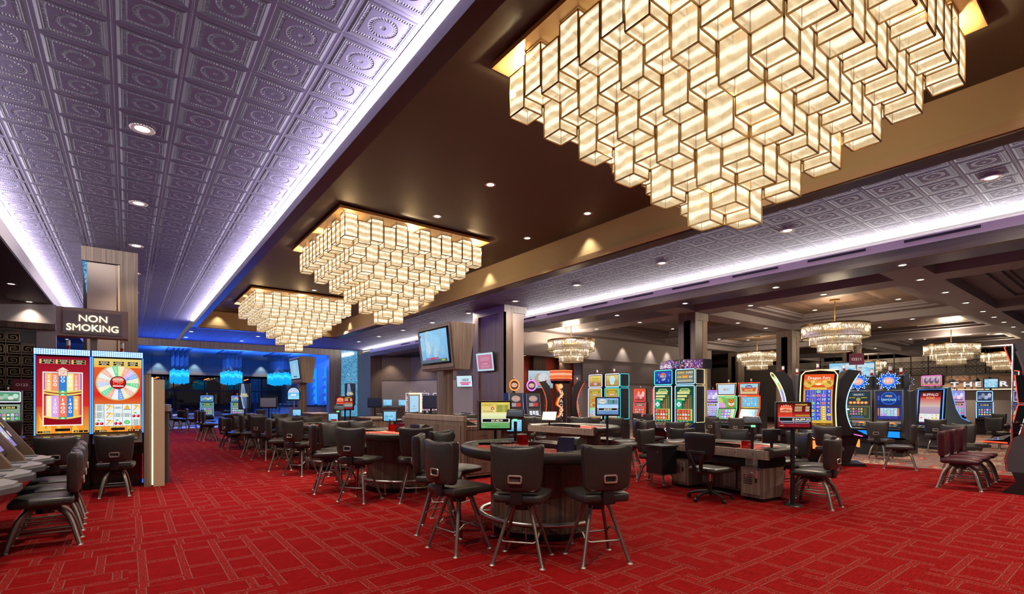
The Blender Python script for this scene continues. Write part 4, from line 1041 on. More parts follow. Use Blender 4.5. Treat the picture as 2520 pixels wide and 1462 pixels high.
def small_screen(p, rz, label, img=True, w=0.22, h=0.17, pole=0.12):
    root = thing('table_monitor', label, 'monitor', p, rz, 'small table monitors')
    MB().box(-0.06, 0.06, -0.05, 0.05, 0, 0.012).cyl((0, 0, 0.01), (0, 0, pole+0.05), 0.015, 10).build('pole', 'black_plastic', root)
    MB().rbox(-w/2-0.02, w/2+0.02, -0.01, 0.045, pole, pole+h+0.04, 0.012).build('housing', 'black_plastic', root)
    c = Canvas(w, h, lambda x, y, z: (x-w/2, y-0.0115, z+pole+0.02))
    c.rect(0, 0, w, h, (0.12, 0.45, 0.75), (0.3, 0.65, 0.9)); c.ell(w*0.6, h*0.5, w*0.25, h*0.35, (0.5, 0.78, 0.95)); c.ell(w*0.6, h*0.5, w*0.22, h*0.31, (0.25, 0.6, 0.88)); img and c.text('Aurora', w*0.42, h*0.4, h*0.3, (0.03, 0.08, 0.2), 0, ital=0.25)
    c.build('screen', root)
pole_tablet(tl(T1, -1, 0.03, -0.8, 0.16, HT), -0.75, 'black tablet terminal on a pole at the nearest card table')
small_screen((4.55, 5.85, 0.0), -0.6, 'small blue screen behind the tablet pole of the nearest table', False, pole=1.02)
small_screen(tl(T2, -1, -.1, -0.74, 0.14, HT), -0.35, 'small blue screen standing on the second aisle table', pole=0.16)
small_screen(tl(T3, -1, -.1, -0.72, 0.14, HT), -0.5, 'small blue screen standing on the third aisle table', False, pole=0.05)
small_screen(tl(T4, -1, -.1, -0.72, 0.14, HT), -0.5, 'small blue screen standing on the fourth aisle table', False, pole=0.1)
pole_tablet(tl(T3, -1, -.1, -0.5, 0.17, HT), -0.6, 'black tablet terminal on a pole at the third aisle table')
pole_tablet(tl(R1, *R1f, -0.62, 0.16, HL), -0.9, 'tablet terminal with a green light on the dealer-side low table', hh=0.42)
# monitors on floor stands with their pictures
def monitor_stand(name, label, x, y, rz, w, h, zc, draw, mfr='black_plastic', tilt=0, flag='monitor', group='monitors on floor stands', pole=True, poles=0.022):
    root = thing(name, label, flag, (x, y, 0), rz, group)
    if pole:
        MB().lathe([(0.001, 0.02), (0.11, 0.016), (0.12, 0.0)], 20).cyl((0, 0.03, 0.02), (0, 0.03, zc), poles, 12).build('stand', 'black_plastic', root)
    MB().rbox(-w/2-0.025, w/2+0.025, -0.02, 0.05, zc-h/2-0.03, zc+h/2+0.025, 0.012).build('housing', mfr, root)
    c = Canvas(w, h, lambda u, v, z: (u-w/2, v-0.0215, z+zc-h/2)); draw(c, w, h); c.build('screen', root)
    return root
YEL, BLK = (1, 0.8, 0.12), (0.004, 0.004, 0.005)
def d_crazy(c, w, h):
    c.rect(0, 0, w, h, (0.1, 0.35, 0.12), (0.35, 0.55, 0.1)); c.rect(0, h*0.22, w, h*0.35, (0.55, 0.6, 0.22), (0.85, 0.9, 0.55)); c.rect(0, h*0.57, w, h*0.43, (0.85, 0.7, 0.3), (0.75, 0.55, 0.08))
    c.text('CRAZY', w*0.22, h*0.86, h*0.085, (0.1, 0.08, 0.02), 0, sx=1.5, maxw=w*0.42, ital=0.15); c.text('POKER', w*0.24, h*0.62, h*0.085, (0.1, 0.08, 0.02), 0, sx=1.5, maxw=w*0.42)
    c.ell(w*0.40, h*0.765, h*0.06, h*0.06, (0.6, 0.02, 0.02)); c.text('4', w*0.40, h*0.725, h*0.11, (1, 1, 0.9))
    c.text('PROGRESSIVE', w*0.73, h*0.935, h*0.05, (0.9, 0.85, 0.3), 1, maxw=w*0.4)
    c.rect(w*0.52, h*0.62, w*0.44, h*0.29, (0.45, 0.45, 0.08))
    for k in range(7): c.rect(w*(0.54+0.01*(k % 3)), h*(0.64+0.037*k), w*0.2, h*0.014, (0.12, 0.12, 0.02)); c.rect(w*0.82, h*(0.64+0.037*k), w*0.12, h*0.014, (0.12, 0.12, 0.02))
    c.rect(w*0.03, h*0.225, w*0.94, h*0.15, (0.9, 0.9, 0.95)); c.rect(w*0.05, h*0.24, w*0.9, h*0.12, BLK); c.text('$67,485.99', w*0.55, h*0.265, h*0.1, (1, 0.85, 0.5), 1, maxw=w*0.6)
    c.rect(w*0.33, h*0.07, w*0.3, h*0.015, (0.1, 0.12, 0.02)); c.rect(w*0.03, h*0.07, w*0.12, h*0.015, (0.5, 0.6, 0.2))
def d_poker2(c, w, h):
    c.rect(0, 0, w, h, (0.12, 0.25, 0.5), (0.25, 0.45, 0.8)); c.rect(0, h*0.4, w, h*0.2, (0.45, 0.68, 0.95)); c.ell(w*0.25, h*0.8, w*0.2, h*0.15, (0.8, 0.55, 0.15)); c.ell(w*0.25, h*0.8, w*0.17, h*0.125, (0.75, 0.78, 0.8))
    c.text('POKER', w*0.25, h*0.76, h*0.12, (0.08, 0.08, 0.1), 1, maxw=w*0.28)
    c.rect(w*0.5, h*0.66, w*0.44, h*0.24, (0.05, 0.12, 0.25))
    for k in range(5): c.rect(w*0.52, h*(0.68+0.045*k), w*0.2, h*0.02, (0.2, 0.5, 0.3)); c.rect(w*0.8, h*(0.68+0.045*k), w*0.12, h*0.02, (0.2, 0.5, 0.3))
    c.text('PROGRESSIVE', w*0.73, h*0.92, h*0.06, (0.5, 0.75, 1), 1, maxw=w*0.36)
    c.rect(w*0.06, h*0.25, w*0.88, h*0.15, (0.9, 0.9, 0.95)); c.rect(w*0.07, h*0.265, w*0.86, h*0.12, BLK); c.text('$67,485.99', w*0.5, h*0.285, h*0.105, (1, 0.9, 0.6), 1, maxw=w*0.58); c.rect(w*0.35, h*0.07, w*0.38, h*0.02, (0.04, 0.08, 0.2))
def d_bj(c, w, h):
    c.rect(0, 0, w, h, (0.22, 0.004, 0.012), (0.12, 0.0, 0.004)); c.rect(0, h*0.42, w*0.46, h*0.58, (0.75, 0.05, 0.02), (0.12, 0.0, 0.0)); c.rect(w*0.46, h*0.42, w*0.54, h*0.2, (0.5, 0.02, 0.01), (0.3, 0.01, 0.01))
    for k in range(5): c.ell(w*(0.12+0.065*k), h*(0.80+0.025*(2-abs(k-2))), w*0.05, h*0.075, (0.95, 0.12, 0.06)); c.ell(w*(0.12+0.065*k), h*(0.885+0.02*(2-abs(k-2))), w*0.018, h*0.03, (1, 0.6, 0.3))
    c.text('BETTING', w*0.25, h*0.72, h*0.13, (1, 0.7, 0.4), 1, maxw=w*0.38); c.text('BLACKJACK', w*0.25, h*0.635, h*0.085, (1, 0.85, 0.45), 1, maxw=w*0.36)
    c.text('PROGRESSIVE', w*0.72, h*0.925, h*0.075, YEL, 1, maxw=w*0.4)
    for k in range(6): c.rect(w*0.51, h*(0.67+0.038*k), w*0.22, h*0.017, (0.8, 0.65, 0.3)); c.rect(w*0.84, h*(0.67+0.038*k), w*0.12, h*0.017, (0.9, 0.8, 0.45))
    c.rect(w*0.52, h*0.47, w*0.44, h*0.06, (0.45, 0.28, 0.03))
    c.rect(w*0.01, h*0.24, w*0.98, h*0.19, (0.35, 0.45, 0.6)); c.rect(w*0.03, h*0.265, w*0.94, h*0.14, BLK); c.text('$184,899.55', w*0.96, h*0.285, h*0.135, (1, 0.95, 0.7), 1, al=1, maxw=w*0.66)
    for x in (0.08, 0.52): c.rect(w*x, h*0.165, w*0.4, h*0.06, (0.3, 0.38, 0.5)); c.rect(w*(x+0.02), h*0.178, w*0.36, h*0.035, BLK)
    c.rect(w*0.04, h*0.06, w*0.12, h*0.02, (0.7, 0.55, 0.2)); c.rect(w*0.32, h*0.06, w*0.32, h*0.02, (0.35, 0.03, 0.03))
mst = monitor_stand('price_monitor', 'yellow-green lit poker monitor on a stand behind the nearest card table', 4.17, 5.80, -0.60, 0.41, 0.37, 1.285, d_crazy)
MB().box(-0.262, -0.232, -0.03, 0.03, 1.08, 1.50).build('side_rail', 'silver_plastic', mst)
monitor_stand('price_monitor', 'blue lit poker monitor on a pole behind the tall far table', 7.15, 6.33, -0.72, 0.40, 0.305, 1.385, d_poker2)
monitor_stand('price_monitor', 'red lit blackjack monitor on a pole at the dealer-side low table', 7.50, 3.17, -0.86, 0.42, 0.335, 1.285, d_bj, poles=0.03)
monitor_stand('price_monitor', 'red lit blackjack monitor far off, in front of the bar', 4.80, 13.9, -0.55, 0.45, 0.34, 1.42, d_bj)
def d_closed(c, w, h):
    c.rect(0, 0, w, h, (0.01, 0.015, 0.035), (0.02, 0.025, 0.05))
    for k in range(7):
        pts = [(w*(0.2+0.5*t+0.25*math.sin(3*t+k*0.45)), h*(1-t)) for t in [i/14 for i in range(15)]]
        for a, b in zip(pts, pts[1:]): c.mb.add([c.P(a[0]-w*0.03, a[1]), c.P(b[0]-w*0.03, b[1]), c.P(b[0]+w*0.03, b[1]), c.P(a[0]+w*0.03, a[1])], [(0,1,2,3)], col=(0.05+0.05*k, 0.09+0.07*k, 0.2+0.1*k))
        c.k += 1
    c.text('TABLE', w*0.5, h*0.55, h*0.09, (1, 0.85, 0.4), 1, maxw=w*0.75); c.text('CLOSED', w*0.5, h*0.48, h*0.09, (1, 0.85, 0.4), 1, maxw=w*0.85)
monitor_stand('table_sign_screen', 'tall table closed screen on a pole before the bar windows', 3.23, 19.6, -0.62, 0.36, 0.87, 1.64, d_closed)
monitor_stand('table_sign_screen', 'tall table closed screen in front of the blue mosaic panel', 5.75, 16.15, -0.6, 0.28, 0.68, 1.69, d_closed)
def d_off(c, w, h): c.rect(0, 0, w, h, (0.075, 0.06, 0.085), (0.1, 0.085, 0.115)); c.rect(w*0.4, 0, w*0.2, h*0.03, (0.3, 0.02, 0.03))
def d_dark(c, w, h): c.rect(0, 0, w, h, (0.012, 0.013, 0.03), (0.018, 0.018, 0.038))
monitor_stand('dark_monitor', 'unlit grey monitor on a stand between the bar and the aisle tables', 3.35, 16.4, -0.6, 0.46, 0.27, 1.43, d_off)
monitor_stand('dark_monitor', 'unlit navy monitor on a stand in front of the timber pier', 6.27, 15.37, -0.6, 0.40, 0.27, 1.43, d_dark)
monitor_stand('dark_monitor', 'unlit black monitor beside the timber post', 6.74, 12.5, -0.75, 0.40, 0.33, 1.45, d_dark)
def arch_sign():
    root = thing('arched_sign', 'arched light blue sign on a thin pole among the aisle tables', 'sign', (4.05, 16.3, 0), -0.6)
    MB().lathe([(0.001, 0.02), (0.16, 0.016), (0.17, 0)], 16).cyl((0, 0, 0), (0, 0, 1.55), 0.02, 10).build('pole', 'satin_steel', root)
    pts = [(-0.19, 1.5), (0.19, 1.5), (0.2, 1.72)]+[(0.2*math.cos(PI*k/12), 1.74+0.18*math.sin(PI*k/12)) for k in range(1, 12)]+[(-0.2, 1.72)]
    MB().prism(pts, -0.02, 0.03, 'y').build('frame', 'black_plastic', root)
    c = Canvas(0.34, 0.36, lambda u, v, z: (u-0.17, v-0.0215, z+1.53))
    c.rect(0, 0, 0.34, 0.2, (0.35, 0.75, 1.0), (0.08, 0.45, 0.85)); c.ell(0.17, 0.2, 0.17, 0.155, (0.45, 0.65, 0.9), a0=0, a1=PI)
    c.rect(0.09, 0.11, 0.16, 0.05, (0.85, 0.92, 1)); c.text('$$$,$$$', 0.17, 0.24, 0.05, (1, 0.5, 0.4)); c.build('screen', root)
arch_sign()
# dealer's swivel office chair
def office_chair():
    root = thing('office_chair', 'black five-star office chair at the dealer side of the low table', 'chair', (6.95, 4.12, 0), math.atan2(0.99, 0.1))
    for k in range(5):
        w = 2*PI*k/5+0.3
        l = MB().tube([(0, 0, 0.13), (0.16*math.cos(w), 0.16*math.sin(w), 0.115), (0.31*math.cos(w), 0.31*math.sin(w), 0.075)], [0.028, 0.024, 0.018], 8).build('base_arm', 'black_plastic', root)
        x, y = 0.32*math.cos(w), 0.32*math.sin(w)
        MB().cyl((x-0.02*math.sin(w), y+0.02*math.cos(w), 0.03), (x+0.02*math.sin(w), y-0.02*math.cos(w), 0.03), 0.03, 14).tube([(x, y, 0.03), (x, y, 0.075)], 0.01, 6).build('caster', 'black_plastic', l)
    MB().cyl((0, 0, 0.12), (0, 0, 0.28), 0.028, 12).build('gas_column', 'black_plastic', root); MB().cyl((0, 0, 0.28), (0, 0, 0.42), 0.014, 10).build('piston', 'chrome', root)
    MB().rbox(-0.24, 0.24, -0.25, 0.22, 0.42, 0.5, 0.038, nin=3, deform=lambda x, y, z: (x, y, z-(0.25*max(0, -y-0.1)**2))).build('seat', 'leather', root)
    MB().rbox(-0.255, 0.255, 0.25, 0.31, 0.6, 1.02, 0.028, nin=6, deform=lambda x, y, z: (x*(1+0.18*z)*(1-0.25*max(0, -z-0.08)/0.12), y-0.5*x*x+0.22*z*z, z+(0.25*x*x if z < 0 else -0.15*x*x))).build('backrest', 'black_plastic', root)
    sp = MB()
    for sx in (-1, 1): sp.tube(smooth_path([(sx*0.035, 0.12, 0.44), (sx*0.05, 0.27, 0.46), (sx*0.075, 0.31, 0.58), (sx*0.13, 0.315, 0.72)], 4), [0.03]*13, 8)
    sp.rbox(-0.15, 0.15, 0.29, 0.325, 0.69, 0.76, 0.015); sp.rbox(-0.07, 0.07, 0.05, 0.3, 0.42, 0.46, 0.015)
    sp.build('back_spine', 'black_plastic', root)
office_chair()
def bill_box():
    p = tl(R1, *R1f, 0.80, 0.6); root = thing('drop_box', 'black metal cash box hung on the dealer edge of the low table', 'box', (p[0], p[1], 0), math.atan2(R1f[0], -R1f[1]))
    MB().box(-0.2, 0.16, -0.17, 0.17, 0.25, 0.70).build('body', 'black_plastic', root); MB().box(-0.22, 0.2, -0.19, 0.19, 0.70, 0.735).build('lid', 'black_plastic', root)
    MB().cyl((0.2, 0, 0), (0.2, 0, 0.7), 0.013, 10).cyl((0.2, 0, 0), (0.2, 0, 0.012), 0.035, 12).build('prop_leg', 'gunmetal', root)
    MB().cyl((-0.1, 0.17, 0.63), (-0.1, 0.176, 0.63), 0.012, 10).build('lock', 'chrome', root)
bill_box()
def acrylic_rack():
    p = tl(R1, *R1f, -0.78, 0.4); root = thing('toke_box', 'clear acrylic toke box hanging at the dealer edge of the low table', 'box', (p[0], p[1], 0.36), math.atan2(R1f[0], -R1f[1]))
    b = MB()
    for x in (-0.06, 0.055): b.box(x, x+0.005, -0.05, 0.06, 0, 0.34)
    for z in (0.06, 0.2, 0.335): b.box(-0.055, 0.055, -0.05, 0.06, z, z+0.005)
    b.box(-0.055, 0.055, -0.055, -0.05, 0, 0.34); b.build('case', 'clear_acrylic', root)
    for k, (m, x) in enumerate((('neon_green', -0.02), ('maroon_sign', 0.02), ('sign_white', 0.0))): MB().cyl((x, 0.0, 0.066+0.006*k), (x, 0.0, 0.071+0.006*k), 0.02, 14).build('chip', m if k else 'bluegrey_paint', root)
acrylic_rack()
def black_box(p, rz, label):
    root = thing('card_reader', label, 'reader', p, rz); MB().cyl((0, 0, 0), (0, 0, 0.12), 0.02, 10).box(-0.06, 0.06, -0.05, 0.05, 0, 0.01).build('post', 'black_plastic', root)
    MB().rbox(-0.13, 0.13, -0.05, 0.05, 0.1, 0.31, 0.01).build('housing', 'black_plastic', root); MB().box(0.08, 0.11, -0.056, -0.05, 0.14, 0.22).build('bill_slot', 'silver_plastic', root)
black_box(tl(R1, *R1f, -0.75, -0.12, HL), -1.0, 'black bill reader on a post upon the dealer-side low table')
def gold_holder():
    root = thing('lit_card_holder', 'tilted glowing amber card holder on the tall far table', 'holder', tl(R2, 1, 0, 0.45, 0.17, HT), -0.95)
    MB().box(-0.06, 0.06, -0.05, 0.05, 0, 0.012).cyl((0, 0, 0), (0, 0, 0.16), 0.018, 10).build('post', 'black_plastic', root)
    M = Matrix.Translation((0, 0, 0.22)) @ Matrix.Rotation(math.radians(52), 4, 'X')
    MB().rbox(-0.16, 0.16, -0.12, 0.12, -0.015, 0.01, 0.008, M=M).build('tray', 'black_plastic', root)
    c = Canvas(0.29, 0.21, lambda x, y, z: tuple(M @ Vector((x-0.145, z-0.105, 0.0115-y))))
    c.rect(0, 0, 0.29, 0.21, (0.5, 0.3, 0.1), (0.6, 0.4, 0.16)); c.ell(0.09, 0.12, 0.07, 0.05, (1, 0.85, 0.5)); c.ell(0.2, 0.08, 0.06, 0.05, (1, 0.85, 0.5)); c.rect(0.14, 0, 0.004, 0.21, (0.2, 0.1, 0.04)); c.build('lit_panel', root)
gold_holder()
# ---------------------------------------------------------------- pit stand and screen posts
def pit_stand():
    root = thing('pit_stand', 'long timber pit desk with drawers and a raised back panel', 'desk', (0, 0, 0))
    MB().box(4.95, 5.02, 7.9, 10.4, 0.0, 1.1).build('back_panel', 'wood', root); MB().box(4.945, 5.025, 7.9, 10.4, 1.1, 1.0+0.2).build('cap_rail', 'wood_pale', root)
    body = MB().box(5.02, 5.85, 7.95, 9.5, 0.05, 0.93).build('body', 'wood', root)
    MB().box(5.02, 5.9, 7.93, 9.52, 0.93, 1.0).build('desk_top', 'wood', root)
    for z0, z1 in ((0.72, 0.92), (0.5, 0.7), (0.1, 0.48)):
        d = MB().box(5.05, 5.82, 7.93, 7.95, z0, z1).build('drawer', 'wood', root)
        MB().tube([(5.38, 7.925, (z0+z1)/2+0.02), (5.38, 7.9, (z0+z1)/2+0.02), (5.5, 7.9, (z0+z1)/2+0.02), (5.5, 7.925, (z0+z1)/2+0.02)], 0.006, 6).build('drawer_handle', 'chrome', d)
    for y0 in (8.0, 8.85, 9.4): 
        d = MB().box(4.935, 4.95, y0, y0+0.5 if y0 > 8.5 else 8.83, 0.1, 1.02).build('front_panel', 'wood', root)
        if y0 == 8.85: MB().tube([(4.93, 9.05, 0.9), (4.915, 9.05, 0.9), (4.915, 9.17, 0.9), (4.93, 9.17, 0.9)], 0.006, 6).build('panel_handle', 'chrome', d)
    MB().add([(5.05, 8.2, 1.0), (5.05, 9.0, 1.0), (5.45, 9.0, 1.0), (5.45, 8.2, 1.0), (5.05, 8.2, 1.16), (5.05, 9.0, 1.16), (5.45, 9.0, 1.02), (5.45, 8.2, 1.02)], [(0,1,2,3), (4,7,6,5), (0,4,5,1), (1,5,6,2), (2,6,7,3), (3,7,4,0)]).build('sloped_console', 'black_plastic', root)
pit_stand()
def tv_head(x, y, label, draw, z0=2.16, s=1.0, front=0.56):
    root = thing('screen_post', label, 'screen post', (x, y, 0), 0, 'timber screen posts in the pit')
    MB().box(-0.13, -0.11, -0.14, 0.14, 0, z0+0.05).box(0.11, 0.13, -0.14, 0.14, 0, z0+0.05).box(-0.11, 0.11, -0.13, 0.13, 0, z0+0.05).build('post', 'wood', root)
    # flared timber housing, screens on its two long faces
    def ringz(hx, hy, z): return [(-hx, -hy, z), (hx, -hy, z), (hx, hy, z), (-hx, hy, z)]
    a, b = ringz(0.18*s, 0.74*s, z0), ringz(0.30*s, 0.77*s, z0+0.98*s)
    MB().add(a+b, [(3,2,1,0), (4,5,6,7), (0,1,5,4), (1,2,6,5), (2,3,7,6), (3,0,4,7)]).build('housing', 'wood', root)
    n = Vector((-0.99, 0, -0.12)).normalized()
    def face(u, v, off):      # u along -y 0..1, v up 0..1 on the slanted -x face
        hx = 0.18*s+(0.12*s)*v; hy = (0.74+0.03*v)*s
        p = Vector((-hx, hy-2*hy*u, z0+0.98*s*v)); return tuple(p+n*off)
    fr = MB()
    q = [(0.03, 0.05), (0.97, 0.05), (0.97, 0.95), (0.03, 0.95)]; q2 = [(0.06, 0.13), (0.94, 0.13), (0.94, 0.93), (0.06, 0.93)]
    vs = [face(*p, 0.02) for p in q]+[face(*p, 0.02) for p in q2]+[face(*p, 0.0) for p in q]+[face(*p, 0.004) for p in q2]
    fs = []
    for i in range(4):
        j = (i+1) % 4; fs += [(i, j, 4+j, 4+i), (8+i, 8+j, j, i), (4+i, 4+j, 12+j, 12+i)]
    fr.add(vs, fs).build('bezel', 'wood_pale', root)
    MB().add([face(*p, 0.006) for p in q2]+[face(*p, 0.03) for p in [(0.08, 0.16), (0.90, 0.16), (0.90, 0.91), (0.08, 0.91)]], [(0,1,5,4), (1,2,6,5), (2,3,7,6), (3,0,4,7), (4,5,6,7)]).build('screen_frame', 'black_gloss', root)
    w, h = 0.9, 0.75
    c = Canvas(w, h, lambda u, v, z: face(0.095+0.79*u/w, 0.18+0.71*z/h, 0.0315-v)); draw(c, w, h); c.build('screen', root)
    return root
def d_sport(c, w, h):
    c.rect(0, 0, w, h, (0.2, 0.45, 0.7), (0.25, 0.55, 0.85))
    random.seed(3)
    for k in range(26): c.ell(random.uniform(0.1, 0.9)*w, random.uniform(0.3, 0.9)*h, 0.1*w*random.uniform(0.6, 1), 0.16*h, random.choice([(0.35, 0.6, 0.8), (0.28, 0.52, 0.74), (0.5, 0.68, 0.78), (0.42, 0.6, 0.72), (0.3, 0.6, 0.85)]), 14)
    c.rect(0, 0, w, h*0.1, (0.1, 0.14, 0.2)); c.rect(w*0.2, h*0.1, w*0.5, h*0.06, (0.3, 0.15, 0.4)); c.rect(w*0.4, h*0.1, w*0.16, h*0.06, (0.6, 0.05, 0.1)); c.rect(w*0.8, h*0.03, w*0.12, h*0.05, (0.3, 0.6, 0.05)); c.rect(w*0.05, h*0.83, w*0.06, h*0.07, (0.08, 0.1, 0.14))
def d_figure(c, w, h):
    c.rect(0, 0, w, h, (0.3, 0.6, 0.8), (0.2, 0.5, 0.75)); c.ell(w*0.5, h*0.55, w*0.13, h*0.3, (0.45, 0.55, 0.65)); c.ell(w*0.5, h*0.84, w*0.05, h*0.08, (0.55, 0.5, 0.5)); c.rect(w*0.3, h*0.08, w*0.4, h*0.06, (0.03, 0.1, 0.25))
tv_head(5.60, 9.72, 'timber screen post rising behind the pit desk, with a bluish picture', d_sport)
tv_head(5.35, 20.3, 'timber screen post further along the pit, before the blue bar', d_figure)
def pit_desk(x, y, label, w=1.1):
    root = thing('dealer_desk', label, 'desk', (x, y, 0), 0, 'low timber pit desks')
    MB().box(-0.3, 0.3, -w/2, w/2, 0, 1.0).build('body', 'wood', root); MB().box(-0.34, 0.34, -w/2-0.03, w/2+0.03, 1.0, 1.04).build('top', 'wood_pale', root); MB().box(-0.33, -0.3, -w/2, w/2, 0.86, 0.88).build('black_rail', 'black_matte', root)  # rail is a plain black strip along the desk front
pit_desk(5.3, 13.0, 'low timber pit desk under the distant blackjack monitor'); pit_desk(5.4, 18.7, 'low timber pit desk by the second screen post', 1.6)
def kiosk():
    root = thing('lit_kiosk', 'timber kiosk with a pale blue screen and a glowing white edge', 'kiosk', (11.4, 22.8, 0), -0.42)
    MB().box(-0.33, 0.33, -0.28, 0.28, 0, 1.9).build('body', 'wood_pale', root)
    MB().box(-0.31, 0.33, -0.296, -0.28, 1.79, 1.86).box(0.25, 0.33, -0.296, -0.28, 0.05, 1.79).build('light_strip', 'led_warm', root)
    c = Canvas(0.42, 1.3, lambda u, v, z: (u-0.25, v-0.292, z+0.42)); c.rect(-0.02, -0.02, 0.46, 1.34, (0.2, 0.08, 0.08)); c.rect(0, 0, 0.42, 1.3, (0.35, 0.62, 0.85), (0.42, 0.68, 0.88)); c.frame(0.03, 0.04, 0.36, 1.22, 0.008, (0.5, 0.75, 0.92)); c.text('CAESARS', 0.21, 0.62, 0.07, (0.12, 0.25, 0.4), 0, maxw=0.3); c.ell(0.21, 0.78, 0.03, 0.03, (0.15, 0.3, 0.45)); c.build('screen', root)
kiosk()
# signs on walls and columns
def wall_tv(name, label, loc, rz, w, h, draw, tilt=-8):
    root = thing(name, label, 'screen', loc, rz, 'flat screens hung on walls'); R = Matrix.Rotation(math.radians(-tilt), 4, 'X')
    MB().rbox(-w/2-0.03, w/2+0.03, -0.02, 0.05, -h/2-0.03, h/2+0.03, 0.01, M=R).build('housing', 'black_plastic', root)
    MB().box(-0.1, 0.1, 0.04, 0.16, -0.08, 0.08).build('wall_arm', 'black_plastic', root)
    c = Canvas(w, h, lambda u, v, z: tuple(R @ Vector((u-w/2, v-0.0215, z-h/2)))); draw(c, w, h); c.build('screen', root)
def d_pink(c, w, h):
    c.rect(0, 0, w, h, (0.5, 0.68, 0.78), (0.55, 0.72, 0.82)); c.rect(w*0.08, h*0.1, w*0.84, h*0.8, (0.5, 0.16, 0.26), (0.55, 0.18, 0.3))
    for k in range(4): c.rect(w*(0.22+0.02*(k % 2)), h*(0.74-0.055*k), w*(0.56-0.04*(k % 2)), h*0.02, (0.68, 0.38, 0.48))
    c.text('CAESARS', w*0.5, h*0.36, h*0.11, (0.8, 0.55, 0.62), 0, maxw=w*0.4)
    for k in range(3): c.rect(w*0.24, h*(0.28-0.045*k), w*0.52, h*0.016, (0.68, 0.38, 0.48))
def d_100(c, w, h):
    c.rect(0, 0, w, h, (0.6, 0.78, 0.85), (0.62, 0.8, 0.9)); c.text('100X', w*0.55, h*0.5, h*0.36, (0.01, 0.05, 0.15), 1, maxw=w*0.5, ital=0.12); c.rect(w*0.2, h*0.3, w*0.7, h*0.14, (0.75, 0.2, 0.4)); c.rect(w*0.28, h*0.16, w*0.5, h*0.13, (0.65, 0.1, 0.3))
def d_paint(c, w, h):
    c.rect(0, 0, w, h, (0.3, 0.4, 0.45), (0.5, 0.62, 0.7)); c.ell(w*0.45, h*0.5, w*0.2, h*0.35, (0.5, 0.36, 0.3)); c.ell(w*0.6, h*0.6, w*0.2, h*0.25, (0.62, 0.68, 0.7)); c.rect(w*0.4, h*0.06, w*0.5, h*0.1, (0.05, 0.3, 0.3))
def d_sky(c, w, h):
    c.rect(0, 0, w, h, (0.15, 0.5, 0.75), (0.25, 0.6, 0.85))
    random.seed(5)
    for k in range(22): c.ell(random.random()*w*0.9+0.05*w, random.uniform(0.1, 0.9)*h, w*0.14*random.uniform(0.5, 1), h*0.12, random.choice([(0.45, 0.68, 0.82), (0.55, 0.72, 0.8), (0.3, 0.58, 0.8)]), 14)
wall_tv('wall_screen', 'pink notice screen in a pale border on the wide timber column', (11.36, 16.5, 3.04), -PI/2+0.12, 1.0, 0.72, d_pink)
wall_tv('wall_screen', 'white 100X screen on the wall behind the timber column', (17.55, 27.9, 2.75), -1.1, 1.15, 0.72, d_100)
wall_tv('wall_screen', 'screen with a blurred bright picture by the red alcove', (14.9, 17.2, 2.45), -0.55, 1.15, 0.8, d_paint)
wall_tv('wall_screen', 'small pink screen on the patterned wall beyond the twin slots', (19.9, 17.5, 2.25), -0.35, 0.85, 0.68, d_pink)
wall_tv('wall_screen', 'large sky-blue screen behind the star topped slots', (20.2, 6.6, 2.5), -1.15, 1.32, 0.62, d_sky, 0)
tag(bpy.data.objects['wall_screen.004'], 'large sky-blue screen behind the star topped slots', 'screen', 'flat screens hung on walls')
MB().cyl((0, 0.1, -2.5), (0, 0.1, 0), 0.05, 12).build('floor_pole', 'grey_plastic', bpy.data.objects['wall_screen.004'])
b = MB(); text3d(b, 'REST', 0, 0, 0.34, -0.03, 0.0); o = b.build('blue_letters', 'neon_ice', None, (16.5, 17.66, 3.64)); tag(o, 'blue-white lit wall letters beside the crystal chandelier', 'sign'); o['kind'] = 'thing'
